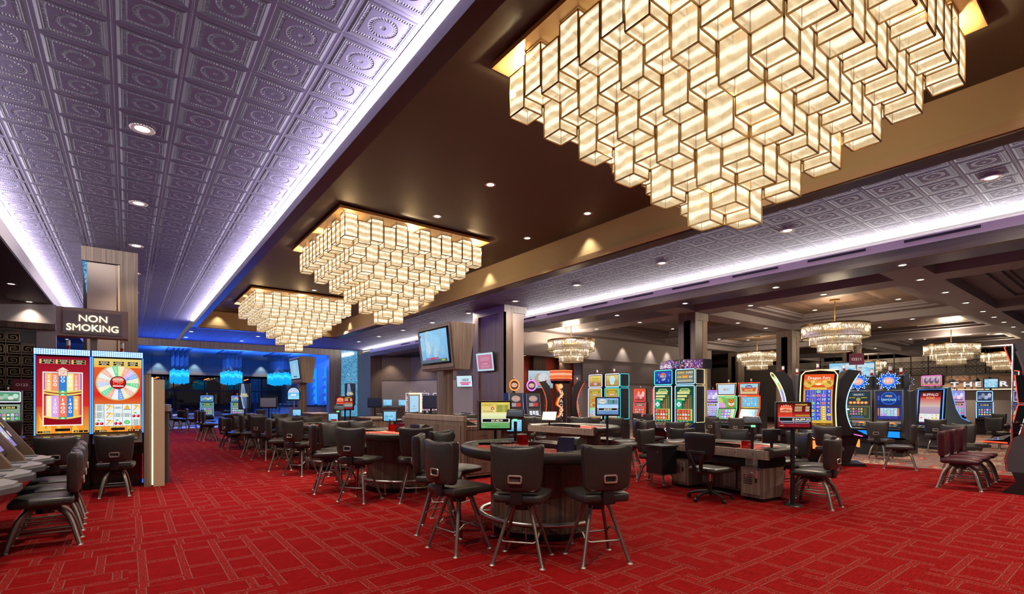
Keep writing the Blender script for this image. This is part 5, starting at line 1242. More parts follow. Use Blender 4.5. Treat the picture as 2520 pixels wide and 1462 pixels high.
# ================================================================ SLOT MACHINES
def loop(x0, x1, z0, z1, y, r=0.03): return [(x, y, z) for x, z, _ in [((x0+x1)/2+a, (z0+z1)/2+b, 0) for a, b, _ in ring_pts((x1-x0)/2, (z1-z0)/2, r, 0, 2)]]
def candle(root, x, y, z, s=1.0):
    b = MB().cyl((x, y, z), (x, y, z+0.02*s), 0.032*s, 10, 0).cyl((x, y, z+0.02*s), (x, y, z+0.075*s), 0.026*s, 10, 1).cyl((x, y, z+0.075*s), (x, y, z+0.15*s), 0.028*s, 10, 2).cyl((x, y, z+0.15*s), (x, y, z+0.165*s), 0.03*s, 10, 0)
    b.build('tower_light', ['silver_plastic', 'red_acrylic', 'sign_white'], root)
def reels(c, x, z, w, h, nc, nr, bgs, seed=1, gap=0.06, letters=True):
    rn = random.Random(seed); cw, ch = w/nc, h/nr
    for i in range(nc):
        c.rect(x+i*cw+cw*gap/2, z, cw*(1-gap), h, bgs[i % len(bgs)])
    for i in range(nc):
        for j in range(nr):
            cx, cz = x+(i+0.5)*cw, z+(j+0.5)*ch; col = rn.choice([(1, 0.75, 0.15), (1, 0.25, 0.3), (0.95, 0.95, 1), (0.25, 0.85, 1), (0.75, 0.3, 1), (0.3, 0.95, 0.4)]); t = rn.random()
            if t < 0.35: c.ell(cx, cz, cw*0.36, ch*0.36, col, 12); c.ell(cx, cz, cw*0.2, ch*0.2, tuple(k*0.45 for k in col), 10)
            elif t < 0.5: c.poly([(cx-cw*0.38, cz), (cx, cz-ch*0.4), (cx+cw*0.38, cz), (cx, cz+ch*0.4)], col); c.poly([(cx-cw*0.2, cz), (cx, cz-ch*0.2), (cx+cw*0.2, cz), (cx, cz+ch*0.2)], tuple(k*0.5 for k in col))
            elif letters: c.text(rn.choice(['A', 'K', 'J', '9', '10']), cx, cz-ch*0.3, ch*0.85, col, 1, maxw=cw*0.8)
            else: c.rect(cx-cw*0.3, cz-ch*0.25, cw*0.6, ch*0.5, col)
def place(root, x, y, rz): root.location = (x, y, 0); root.rotation_euler = (0, 0, rz); return root
FX = -PI/2     # front (-y) turned to face -x
def jackpots(c, x, z, w, h, a, col=(1, 0.9, 0.3)):
    c.rect(x, z, w, h, BLK); c.text(a, x+w/2, z+h*0.18, h*0.85, col, 1, maxw=w*0.85)
GOLD, CREAM, GREEN = (0.85, 0.6, 0.12), (0.9, 0.8, 0.4), (0.02, 0.28, 0.1)
def deck(root, w, z=0.78, y0=0.0, reach=0.34, m='black_gloss', neon=None, drop=True):
    MB().prism([(y0, z-0.06), (y0-reach, z-0.06), (y0-reach-0.02, z-0.02), (y0-reach*0.7, z+0.03), (y0, z+0.14)], -w/2, w/2, 'x').build('button_deck', m, root)
    c = Canvas(w*0.8, 0.16, lambda u, v, q: (u-w*0.4, y0-0.02-reach*0.62*(1-q/0.16)-0.02, z+0.032+0.095*(q/0.16)-v*1.0+0.004))
    c.rect(0, 0, w*0.8, 0.16, (0.015, 0.015, 0.02))
    for k in range(4): c.rect(w*(0.05+0.19*k), 0.03, w*0.12, 0.035, (0.18, 0.16, 0.15)); c.rect(w*(0.05+0.19*k), 0.09, w*0.12, 0.03, (0.45, 0.4, 0.06) if k in (0, 3) else (0.2, 0.1, 0.07))
    c.build('button_panel', root)
    if neon:
        n = MB().tube([(-w/2, y0-reach*0.2, z-0.03), (-w/2, y0-reach, z-0.035), (w/2, y0-reach, z-0.035), (w/2, y0-reach*0.2, z-0.03)], 0.009, 6)
        if drop: n.tube([(w/2-0.02, y0-reach, z-0.04), (w/2-0.05, y0-reach*0.45, z-0.16), (w/2-0.05, y0-reach*0.45, z-0.34)], 0.009, 6)
        n.build('neon_edge', neon, root)
def tower_slot(label, x, y, rz, main, top, nm, nt, side=None, w=0.62, grand=False, h=0.97):
    root = place(thing('slot_machine', label, 'slot machine', group='slot machines'), x, y, rz)
    MB().box(-w/2, w/2, 0.02, 0.5, 0.72, 1.9).build('cabinet', 'black_plastic', root); MB().box(-w/2+0.01, w/2-0.01, 0.04, 0.45, 1.93, 2.35).box(-w/2+0.05, w/2-0.05, 0.1, 0.4, 1.9, 1.93).build('top_box', 'black_plastic', root)
    MB().prism([(0.0, 0.0), (0.55, 0.0), (0.55, 0.72), (-0.02, 0.72), (-0.02, 0.6), (0.06, 0.4)], -w/2+0.02, w/2-0.02, 'x').box(-w/2-0.01, w/2+0.01, -0.06, 0.56, 0, 0.06).build('pedestal', 'black_plastic', root)
    deck(root, w, 0.76, 0.02, 0.36, neon=nm)
    c = Canvas(w-0.1, h, lambda u, v, z: (u-(w-0.1)/2, 0.016+v, z+0.9)); main(c, w-0.1, h); c.build('main_screen', root)
    c = Canvas(w-0.11, 0.34, lambda u, v, z: (u-(w-0.11)/2, 0.036+v, z+1.97)); top(c, w-0.11, 0.34); c.build('top_screen', root)
    MB().tube(loop(-w/2+0.015, w/2-0.015, 0.87, 1.895, 0.012), 0.011, 6, closed=True).build('neon_frame', nm, root)
    MB().tube(loop(-w/2+0.02, w/2-0.02, 1.94, 2.345, 0.034), 0.011, 6, closed=True).build('neon_top_frame', nt, root)
    if side:
        n = MB()
        for z0, z1 in ((0.9, 1.89), (1.94, 2.345)): n.tube([(w/2+0.004, p[0], p[2]) for p in loop(0.06, 0.48, z0, z1, 0)], 0.006, 6, closed=True)
        n.build('side_neon', side, root)
        sp = MB()
        for k in range(4): sp.cyl((w/2, 0.38, 1.0+0.26*k), (w/2+0.006, 0.38, 1.0+0.26*k), 0.028, 14)
        sp.build('side_speakers', 'black_gloss', root)['kind'] = 'stuff'
    candle(root, 0.05, 0.075, 2.35)
    return root
def m_reels(c, w, h):
    c.rect(0, 0, w, h, (0.0, 0.13, 0.05), (0.0, 0.06, 0.03)); c.poly([(w*0.15, h*0.86), (w*0.85, h*0.86), (w*0.72, h*0.95), (w*0.28, h*0.95)], (0.6, 0.65, 0.2)); c.rect(w*0.28, h*0.89, w*0.44, h*0.04, (0.05, 0.25, 0.12))
    c.rect(w*0.05, h*0.05, w*0.9, h*0.32, (0.55, 0.6, 0.12))
    for k, n in enumerate((1, 2, 3)): c.rect(w*0.05, h*(0.79-0.09*k), w*(0.75-0.02*k)-w*0.12*k, h*0.065, (0.5, 0.55, 0.18)); c.rect(w*0.08, h*(0.80-0.09*k), w*(0.68-0.14*k), h*0.045, (0.75, 0.75, 0.35))
    for i in range(3):
        hh = (0.2, 0.29, 0.40)[i]
        c.rect(w*(0.46+0.16*i), h*0.36, w*0.13, h*hh, (0.55, 0.5, 0.15)); c.rect(w*(0.47+0.16*i), h*0.37, w*0.11, h*(hh-0.01), (0.12, 0.035, 0.02))
        for k in range(int(hh/0.07)): c.rect(w*(0.475+0.16*i), h*(0.38+0.07*k), w*0.10, h*0.005, (0.4, 0.2, 0.08)); c.ell(w*(0.525+0.16*i), h*(0.42+0.07*k), w*0.02, h*0.012, (0.5, 0.3, 0.15), 8)
    c.rect(w*0.04, h*0.38, w*0.36, h*0.26, (0.02, 0.35, 0.16)); c.poly([(w*0.06, h*0.5), (w*0.22, h*0.42), (w*0.38, h*0.5), (w*0.22, h*0.58)], (0.7, 0.85, 0.85)); c.text('UP', w*0.22, h*0.475, h*0.06, (0.05, 0.25, 0.2), 1)
    reels(c, w*0.08, h*0.07, w*0.84, h*0.28, 5, 3, [(0.55, 0.04, 0.02), (0.42, 0.03, 0.02)], 4)
    for k in range(4): c.rect(w*(0.1+0.2*k), h*0.012, w*0.12, h*0.022, (0.4, 0.4, 0.45))
def t_reels(c, w, h):
    c.rect(0, 0, w, h, (0.0, 0.02, 0.25), (0.02, 0.08, 0.5))
    for x, z in ((0.1, 0.3), (0.2, 0.75), (0.9, 0.7), (0.85, 0.25), (0.25, 0.15)): c.ell(w*x, h*z, w*0.035, h*0.1, (0.1, 0.4, 0.85), 12)
    c.poly([(w*0.25, h*0.72), (w*0.5, h*0.93), (w*0.75, h*0.72)], (0.85, 0.15, 0.05)); c.text('REELS', w*0.5, h*0.52, h*0.24, (1, 0.75, 0.2), 1, maxw=w*0.5); c.text('UP', w*0.52, h*0.25, h*0.27, (0.9, 0.95, 1), 1, ital=0.2)
def t_money(c, w, h):
    c.rect(0, 0, w, h, (0.12, 0.16, 0.2), (0.25, 0.22, 0.12)); c.text('$5,000.01', w*0.25, h*0.78, h*0.17, YEL, 1, maxw=w*0.44); c.text('$1,000.0', w*0.76, h*0.78, h*0.17, (0.95, 0.95, 0.75), 1, maxw=w*0.44)
    c.text('$100', w*0.15, h*0.42, h*0.2, YEL, 1, maxw=w*0.26); c.rect(w*0.31, h*0.38, w*0.36, h*0.28, (0.6, 0.2, 0.02)); c.text('MAXI', w*0.49, h*0.42, h*0.22, (1, 0.7, 0.2), 1, maxw=w*0.32); c.text('$20', w*0.84, h*0.42, h*0.2, (0.95, 0.95, 0.8), 1, maxw=w*0.24)
    c.rect(w*0.05, h*0.22, w*0.9, h*0.05, (0.5, 0.45, 0.15)); c.rect(0, h*0.12, w, h*0.06, (0.7, 0.7, 0.65))
tower_slot('reel-game tower slot with a green neon edge, beside its blue-framed twin', 12.0, 8.58, FX, m_reels, t_reels, 'neon_white', 'neon_cyan')
tsr = tower_slot('tower slot with bright blue neon frame and yellow side outline', 12.0, 7.88, FX, m_reels, t_money, 'neon_ice', 'neon_ice', 'neon_yellow')
def grand():
    root = thing('crowd_sign', 'curved marquee with a picture of a crowd above the blue framed twin slots', 'sign', (12.55, 8.2, 2.365), FX)
    c = Canvas(1.45, 0.26, lambda u, v, z: (0.72*math.sin((u-0.725)/0.72), -0.6*math.cos((u-0.725)/0.72)+0.2+v, z))
    rn = random.Random(2)
    for k in range(58): c.mb.add([c.P(0.025*k, 0), c.P(0.025*k+0.025, 0), c.P(0.025*k+0.025, 0.26), c.P(0.025*k, 0.26)], [(0,1,2,3)], col=(0.1, 0.03, 0.12))
    c.k += 1
    for k in range(260): c.rect(rn.uniform(0, 1.42), rn.uniform(0.0, 0.2), 0.02, rn.uniform(0.02, 0.05), rn.choice([(0.5, 0.08, 0.2), (0.25, 0.1, 0.5), (0.6, 0.3, 0.35), (0.1, 0.15, 0.5), (0.75, 0.6, 0.7)]), nz=1)
    c.text('GRAND', 0.5, 0.02, 0.13, (1, 0.9, 0.95), 1, sx=1.1); c.build('picture_band', root)
    MB().lathe([(0.6, 0), (0.66, 0), (0.66, 0.27), (0.6, 0.27)], 30, a0=PI*1.0, a1=PI*2.0, cy=0.25).build('drum', 'black_plastic', root)
    MB().box(-0.5, 0.5, -0.1, 0.0, -0.012, 0.05).build('mount', 'black_plastic', root)
grand()
def m_buff(c, w, h):
    c.rect(0, 0, w, h, (0.4, 0.2, 0.05), (0.55, 0.4, 0.05)); c.rect(w*0.08, h*0.86, w*0.84, h*0.09, (0.3, 0.22, 0.02)); c.text('$10,400.06', w*0.5, h*0.875, h*0.065, YEL, 1, maxw=w*0.8); c.text('$500.85', w*0.5, h*0.79, h*0.055, (0.9, 0.85, 0.95), 1, maxw=w*0.5); c.rect(w*0.1, h*0.77, w*0.8, h*0.01, (0.3, 0.1, 0.5))
    c.text('SHOT', w*0.5, h*0.58, h*0.12, (0.75, 0.06, 0.03), 1, maxw=w*0.7, ital=0.15); c.ell(w*0.5, h*0.46, w*0.35, h*0.08, (0.75, 0.5, 0.1)); c.ell(w*0.4, h*0.45, w*0.14, h*0.06, (0.4, 0.15, 0.04))
    reels(c, w*0.06, h*0.06, w*0.88, h*0.3, 5, 3, [(0.35, 0.6, 0.65), (0.45, 0.65, 0.6)], 8)
def t_buff(c, w, h):
    c.rect(0, 0, w, h, (0.35, 0.2, 0.02), (0.8, 0.65, 0.15)); c.text('RALLY', w*0.5, h*0.3, h*0.3, (0.45, 0.12, 0.03), 1, maxw=w*0.72); c.rect(w*0.2, h*0.68, w*0.6, h*0.1, (0.55, 0.3, 0.03)); c.ell(w*0.5, h*0.2, w*0.1, h*0.12, (0.3, 0.6, 0.85)); c.ell(w*0.2, h*0.2, w*0.14, h*0.14, (0.55, 0.08, 0.05)); c.ell(w*0.8, h*0.2, w*0.14, h*0.14, (0.55, 0.08, 0.05))
def t_coin(c, w, h):
    c.rect(0, 0, w, h, (0.4, 0.25, 0.03), (0.7, 0.6, 0.2)); c.ell(w*0.5, h*0.5, w*0.22, h*0.42, (0.75, 0.85, 0.85)); c.ell(w*0.5, h*0.5, w*0.18, h*0.35, (0.45, 0.75, 0.88)); c.ell(w*0.18, h*0.3, w*0.16, h*0.22, (0.5, 0.3, 0.06)); c.ell(w*0.82, h*0.3, w*0.16, h*0.22, (0.5, 0.3, 0.06))
tower_slot('golden rally tower slot with white neon, beside its cyan framed twin', 12.3, 11.45, FX, m_buff, t_buff, 'neon_white', 'neon_white')
tower_slot('tower slot with a silver coin picture and cyan neon, behind the blue price monitor', 12.3, 10.72, FX, m_buff, t_coin, 'neon_cyan', 'neon_white', 'neon_cyan')
# curved cabinets
def yc(z): return 0.16-0.25*((z-1.35)/0.75)**2
def curved_slot(label, x, y, rz, draw, neon, neon2, name='slot_machine', w=0.74, sign='dragon'):
    root = place(thing(name, label, 'slot machine', group='slot machines'), x, y, rz)
    zs = [0.78+1.38*k/14 for k in range(15)]
    fr = [(yc(z), z) for z in zs]
    MB().prism(fr+[(0.1, 2.2), (0.27, 1.98), (0.34, 1.4), (0.34, 0.7), (0.05, 0.7)], -w/2, w/2, 'x').build('cabinet', 'black_plastic', root)
    MB().prism([(0.05, 0.06), (0.34, 0.06), (0.34, 0.72), (-0.1, 0.72), (-0.12, 0.62)], -0.22, 0.22, 'x').build('pedestal', 'black_plastic', root)
    MB().prism([(-0.25, 0.0), (0.34, 0.0), (0.34, 0.05), (-0.2, 0.07)], -w/2, w/2, 'x').build('foot', 'black_plastic', root)
    e = MB()
    for s_ in (-1, 1): e.tube([(s_*(w/2-0.02), yc(z)-0.012, z) for z in zs[1:-1]], 0.012, 6)
    e.tube([(-(w/2-0.02), yc(zs[-2])-0.012, zs[-2]), (-w*0.38, yc(2.13)-0.012, 2.145), (0, yc(2.16)-0.015, 2.175), (w*0.38, yc(2.13)-0.012, 2.145), (w/2-0.02, yc(zs[-2])-0.012, zs[-2])], 0.012, 6)
    e.build('neon_edge', neon, root)
    sw = w-0.16; c = Canvas(sw, 1.15, lambda u, v, z: (u-sw/2, yc(z+0.93)-0.004+v, z+0.93)); draw(c, sw, 1.15); c.build('curved_screen', root)
    deck(root, w*0.9, 0.72, 0.02, 0.3)
    MB().tube([(-w*0.5, 0.0, 0.73), (-w*0.48, -0.16, 0.69), (-w*0.3, -0.17, 0.71), (-w*0.2, -0.33, 0.66), (w*0.2, -0.33, 0.66), (w*0.3, -0.17, 0.71), (w*0.48, -0.16, 0.69), (w*0.5, 0.0, 0.73)], 0.01, 6).build('deck_neon', neon2, root)
    MB().prism([(-0.16, 0.42), (-0.14, 0.42), (-0.14, 0.6), (-0.16, 0.6)], -0.14, 0.14, 'x').build('lit_badge', 'neon_orange', root)
    candle(root, 0.0, 0.12, 2.17)
    return root
def s_dragon(c, w, h):
    c.rect(0, 0, w, h, (0.25, 0.1, 0.01), (0.85, 0.1, 0.02)); c.rect(0, h*0.8, w, h*0.13, (0.95, 0.55, 0.1), (0.75, 0.08, 0.02))
    for sx in (0.17, 0.83): c.ell(w*sx, h*0.82, w*0.15, h*0.075, (0.75, 0.5, 0.08)); c.ell(w*sx, h*0.83, w*0.09, h*0.045, (0.45, 0.22, 0.03)); c.ell(w*(0.5+(sx-0.5)*0.6), h*0.86, w*0.07, h*0.03, (0.85, 0.6, 0.15))
    c.ell(w*0.5, h*0.81, w*0.1, h*0.02, (1, 0.9, 0.5))
    c.text('Dragon Fury', w*0.5, h*0.905, h*0.075, (1, 0.95, 0.75), 1, maxw=w*0.82)
    c.rect(w*0.02, h*0.05, w*0.96, h*0.66, (0.7, 0.45, 0.05)); c.rect(w*0.22, h*0.7, w*0.56, h*0.045, (0.8, 0.55, 0.1))
    reels(c, w*0.06, h*0.1, w*0.88, h*0.6, 5, 8, [(0.03, 0.07, 0.5), (0.05, 0.12, 0.62)], 6)
    c.rect(w*0.595, h*0.1, w*0.165, h*0.28, (0.85, 0.6, 0.08))
    for k in range(6): c.ell(w*0.677, h*(0.125+0.045*k), w*0.07, h*0.02, (0.5, 0.28, 0.03), 12); c.ell(w*0.677, h*(0.13+0.045*k), w*0.05, h*0.013, (1, 0.85, 0.3), 10)
    for k in range(3): c.rect(w*(0.06+0.31*k), h*0.015, w*0.26, h*0.028, (0.4, 0.22, 0.03)); c.rect(w*(0.08+0.31*k), h*0.02, w*0.22, h*0.018, BLK)
def s_jungle(c, w, h):
    c.rect(0, 0, w, h, (0.02, 0.15, 0.06), (0.05, 0.5, 0.12)); c.rect(w*0.2, h*0.86, w*0.6, h*0.1, (0.35, 0.8, 0.85)); c.ell(w*0.5, h*0.78, w*0.3, h*0.05, (0.6, 0.3, 0.05)); reels(c, w*0.04, h*0.1, w*0.92, h*0.62, 5, 8, [(0.06, 0.1, 0.6), (0.15, 0.08, 0.5)], 9); c.rect(0, h*0.3, w, h*0.03, (0.8, 0.9, 1))
PA = math.atan2(-0.2, 0.98)+0.0
pod = (12.95, 5.03); pf = Vector((-0.867, -0.498, 0))
def podslot(k, label, draw, n1, n2):
    f = Matrix.Rotation(-PI/2*k, 3, 'Z') @ pf
    curved_slot(label, pod[0]+f.x*0.75, pod[1]+f.y*0.75, math.atan2(f.x, -f.y), draw, n1, n2)
podslot(0, 'curved black dragon slot facing the aisle behind the red blackjack monitor', s_dragon, 'neon_yellow', 'neon_peach')
podslot(1, 'curved slot with a green jungle picture, sideways beside the dragon slot', s_jungle, 'neon_yellow', 'neon_blue')
podslot(3, 'curved slot edged in blue neon, turned away beside the dragon slot', s_jungle, 'neon_ice', 'neon_pink')
def core():
    root = thing('pod_core', 'grey back casing in the middle of the curved dragon slots', 'casing', (pod[0], pod[1], 0), math.atan2(pf.x, -pf.y))
    MB().rbox(-0.2, 0.2, -0.2, 0.2, 0, 2.12, 0.05).build('casing', 'grey_plastic', root); MB().box(-0.38, -0.21, -0.1, 0.1, 0.9, 2.1).build('side_casing', 'grey_plastic', root); candle(root, -0.33, 0, 2.1)
core()
# star topped uprights
def star_slot(label, x, y, rz, draw1, draw2, front=True):
    root = place(thing('slot_machine', label, 'slot machine', group='slot machines'), x, y, rz); w = 0.62
    MB().prism([(0.0, 0.5), (0.5, 0.42), (0.5, 1.74), (0.02, 1.78), (0.0, 0.9)], -w/2, w/2, 'x').build('cabinet', 'grey_plastic', root)
    MB().prism([(-0.1, 0.0), (0.6, 0.0), (0.6, 0.1), (0.52, 0.25), (0.6, 0.4), (0.6, 0.44), (-0.14, 0.44), (-0.08, 0.3)], -w/2-0.02, w/2+0.02, 'x').build('pedestal', 'black_plastic', root)
    e = MB()
    for s_ in (-1, 1): e.box(s_*w/2-0.022, s_*w/2+0.022, -0.025, 0.02, 0.55, 1.78)
    for z in (0.96, 1.345, 1.76): e.box(-w/2, w/2, -0.02, 0.0, z-0.014, z+0.014)
    e.build('chrome_edge', 'chrome', root)
    c = Canvas(0.54, 0.36, lambda u, v, z: (u-0.27, -0.003+v, z+1.37)); draw1(c, 0.54, 0.36); c.build('upper_screen', root)
    c = Canvas(0.54, 0.34, lambda u, v, z: (u-0.27, -0.003+v, z+0.985)); draw2(c, 0.54, 0.34); c.build('lower_screen', root)
    deck(root, w*0.95, 0.74, 0.0, 0.22, 'black_gloss')
    MB().box(-0.27, 0.27, -0.012, 0.0, 0.84, 0.94).build('bill_panel', 'silver_plastic', root); MB().box(0.02, 0.14, -0.02, -0.008, 0.86, 0.9).build('bill_light', 'neon_orange', root)
    MB().box(-0.2, 0.24, -0.012, 0.0, 0.5, 0.66).build('belly_screen', 'blue_column', root)
    pts = []; 
    for k in range(20):
        a = PI/2+2*PI*k/20; r = 0.27 if k % 2 == 0 else 0.185; pts.append((r*math.cos(a)*1.02, 2.02+r*math.sin(a)*0.92))
    st = MB().prism(pts, -0.03, 0.05, 'y').build('star_topper', 'black_plastic', root)
    c = Canvas(1, 1, lambda u, v, z: (u, -0.032+v, z)); c.poly([(0.9*p[0], 2.02+0.9*(p[1]-2.02)) for p in pts], (0.0, 0.1, 0.75)); c.ell(0, 2.02, 0.15, 0.12, (0.12, 0.35, 0.95)); c.ell(0, 2.02, 0.12, 0.09, (0.85, 0.4, 0.35)); c.text('HIT', 0.0, 1.98, 0.11, (1, 0.75, 0.6), 1, sx=1.2); c.build('star_face', st)
    bb = MB()
    for i in range(len(pts)):
        p, q = pts[i], pts[(i+1) % len(pts)]
        for t in (0.0, 0.5):
            px, pz = (p[0]+(q[0]-p[0])*t)*0.95, 2.02+(p[1]+(q[1]-p[1])*t-2.02)*0.95; bb.cyl((px, -0.045, pz), (px, -0.03, pz), 0.012, 6)
    bb.build('bulbs', 'led_blue_white', st)['kind'] = 'stuff'
    MB().box(-0.12, 0.12, 0.0, 0.2, 1.76, 1.86).build('topper_mount', 'black_plastic', root); candle(root, 0, 0.12, 2.2, 1.4); MB().cyl((0, 0.12, 1.8), (0, 0.12, 2.2), 0.03, 8).build('mast', 'black_plastic', root)
    return root
def s_links(c, w, h):
    c.rect(0, 0, w, h, (0.01, 0.03, 0.04)); jackpots(c, w*0.25, h*0.72, w*0.5, h*0.15, '$552,509.70', (0.95, 0.9, 0.9)); c.frame(w*0.24, h*0.71, w*0.52, h*0.17, h*0.012, (0.2, 0.45, 0.7)); jackpots(c, w*0.07, h*0.5, w*0.32, h*0.12, '$51,712.81', YEL); jackpots(c, w*0.6, h*0.5, w*0.32, h*0.12, '$5,033.61', YEL); c.ell(w*0.5, h*0.42, w*0.1, h*0.15, (0.6, 0.25, 0.05)); c.ell(w*0.5, h*0.45, w*0.07, h*0.1, (0.15, 0.45, 0.1)); c.rect(w*0.05, h*0.06, w*0.9, h*0.22, (0.25, 0.02, 0.02))
    for k in range(5): c.ell(w*(0.16+0.17*k), h*0.17, w*0.07, h*0.1, (0.8, 0.5, 0.12), 12)
def s_linkreel(c, w, h):
    c.rect(0, 0, w, h, (0.02, 0.06, 0.04)); c.frame(0, 0, w, h, 0.01, (0.35, 0.3, 0.08)); reels(c, w*0.1, h*0.28, w*0.62, h*0.62, 5, 3, [(0.05, 0.05, 0.04), (0.09, 0.07, 0.03)], 21); c.rect(w*0.76, h*0.28, w*0.12, h*0.6, (0.12, 0.09, 0.04)); c.rect(w*0.2, h*0.08, w*0.55, h*0.12, (0.05, 0.1, 0.3))
def s_diamond(c, w, h):
    c.rect(0, 0, w, h, (0.0, 0.02, 0.2), (0.01, 0.02, 0.12)); c.ell(w*0.5, h*0.5, w*0.33, h*0.48, (0.05, 0.2, 0.75)); c.ell(w*0.5, h*0.5, w*0.3, h*0.44, (0.0, 0.04, 0.28)); c.text('FREE', w*0.5, h*0.6, h*0.2, (0.85, 0.55, 0.12), 1, maxw=w*0.4); c.text('DIAMONDS', w*0.5, h*0.32, h*0.22, (0.45, 0.85, 1), 1, maxw=w*0.6)
    for x in (0.04, 0.88): c.rect(w*x, h*0.35, w*0.08, h*0.35, (0.05, 0.1, 0.45))
def s_diareel(c, w, h):
    c.rect(0, 0, w, h, (0.02, 0.02, 0.2)); reels(c, w*0.14, h*0.26, w*0.72, h*0.64, 5, 3, [(0.5, 0.6, 0.75), (0.35, 0.5, 0.7)], 33); c.rect(w*0.06, h*0.28, w*0.05, h*0.6, (0.6, 0.2, 0.05)); c.rect(w*0.89, h*0.28, w*0.05, h*0.6, (0.6, 0.2, 0.05)); c.rect(w*0.1, h*0.08, w*0.8, h*0.1, (0.05, 0.05, 0.35))
star_slot('star topped slot with gold jackpot screens, second from the dark side panel', 16.2, 5.12, FX, s_links, s_linkreel)
star_slot('star topped diamond slot at the bank end, its dark side panel showing', 16.2, 4.42, FX, s_diamond, s_diareel)
star_slot('star topped slot with only its dark star back showing, behind the gold one', 17.48, 5.15, -FX, s_links, s_linkreel)
star_slot('star topped slot with only its dark star back showing, behind the diamond one', 17.48, 4.45, -FX, s_diamond, s_diareel)
# twin screens with coloured outlines
def flare_slot(label, x, y, rz, top, mid, low, n1, n2):
    root = place(thing('slot_machine', label, 'slot machine', group='slot machines'), x, y, rz); w = 0.68
    MB().box(-w/2+0.02, w/2-0.02, 0.02, 0.5, 0.68, 1.62).build('cabinet', 'black_plastic', root); MB().prism([(-w/2+0.03, 1.66), (w/2-0.03, 1.66), (w/2+0.02, 2.07), (-w/2-0.02, 2.07)], -0.06, 0.3, 'y').build('top_box', 'black_plastic', root)
    MB().box(-0.15, 0.15, 0.08, 0.3, 1.6, 1.7).build('neck', 'black_plastic', root); MB().box(-w/2+0.04, w/2-0.04, 0.05, 0.55, 0, 0.68).build('pedestal', 'black_plastic', root)
    c = Canvas(0.56, 0.33, lambda u, v, z: ((u-0.28)*(1+0.08*z/0.33), -0.062+v, z+1.70)); top(c, 0.56, 0.33); c.build('top_screen', root)
    c = Canvas(0.6, 0.38, lambda u, v, z: (u-0.3, 0.016+v, z+1.24)); mid(c, 0.6, 0.38); c.build('main_screen', root)
    c = Canvas(0.56, 0.34, lambda u, v, z: (u-0.28, -0.012-0.14*(1-z/0.34)+v, z+0.87)); low(c, 0.56, 0.34); c.build('reel_screen', root)
    MB().prism([(0.02, 0.85), (-0.15, 0.85), (0.0, 1.22), (0.02, 1.22)], -0.31, 0.31, 'x').build('lower_bezel', 'black_plastic', root)
    MB().tube([(-w/2+0.03, -0.068, 1.665), (w/2-0.03, -0.068, 1.665), (w/2+0.015, -0.068, 2.06), (-w/2-0.015, -0.068, 2.06)], 0.012, 6, closed=True).build('neon_top_frame', n1, root)
    e = MB()
    for s_ in (-1, 1): e.tube([(s_*0.33, 0.01, 1.63), (s_*0.33, 0.0, 1.23), (s_*0.3, -0.14, 0.86)], 0.012, 6)
    e.tube([(-0.33, 0.01, 1.635), (0.33, 0.01, 1.635)], 0.01, 6); e.build('neon_edge', n2, root)
    deck(root, 0.62, 0.7, -0.02, 0.3); candle(root, 0, 0.1, 2.07, 0.8)
def s_igt(c, w, h): c.rect(0, 0, w, h, (0.55, 0.72, 0.85)); c.text('IGT', w*0.6, h*0.4, h*0.25, (0.12, 0.3, 0.5), 1); c.ell(w*0.4, h*0.48, h*0.12, h*0.13, (0.85, 0.35, 0.1)); c.ell(w*0.41, h*0.47, h*0.06, h*0.07, (0.3, 0.35, 0.7))
def s_bear(c, w, h):
    c.rect(0, 0, w, h, (0.1, 0.4, 0.08), (0.2, 0.55, 0.12))
    rn = random.Random(4)
    for k in range(26): x = rn.random()*w*0.95; c.poly([(x, 0), (x+0.012, 0), (x+rn.uniform(-0.05, 0.07), h*rn.uniform(0.5, 0.95))], rn.choice([(0.2, 0.6, 0.1), (0.05, 0.3, 0.06), (0.4, 0.7, 0.2)]))
    c.ell(0, h*0.45, w*0.28, h*0.5, (0.6, 0.6, 0.15)); c.ell(w*0.2, h*0.15, w*0.22, h*0.35, (0.75, 0.35, 0.65)); c.rect(w*0.4, h*0.9, w*0.5, h*0.08, (0.6, 0.7, 0.4))
    bx, bz = w*0.76, h*0.42                                   # a red furry animal's head, round ears and pale cheeks
    for s_ in (-1, 1): c.ell(bx+s_*w*0.13, bz+h*0.28, w*0.055, h*0.11, (0.6, 0.12, 0.02), 12)
    c.ell(bx, bz, w*0.19, h*0.36, (0.65, 0.16, 0.03)); 
    for s_ in (-1, 1): c.ell(bx+s_*w*0.1, bz-h*0.05, w*0.07, h*0.14, (0.85, 0.75, 0.6), 12); c.ell(bx+s_*w*0.07, bz+h*0.06, w*0.028, h*0.05, (0.03, 0.02, 0.02), 10)
    c.ell(bx, bz-h*0.14, w*0.075, h*0.1, (0.9, 0.85, 0.8), 12); c.ell(bx, bz-h*0.1, w*0.03, h*0.04, (0.03, 0.02, 0.02), 10)
def s_panreel(c, w, h): c.rect(0, 0, w, h, (0.15, 0.45, 0.12)); reels(c, w*0.2, h*0.08, w*0.6, h*0.84, 3, 3, [(0.2, 0.08, 0.5), (0.28, 0.12, 0.6)], 12, letters=False)
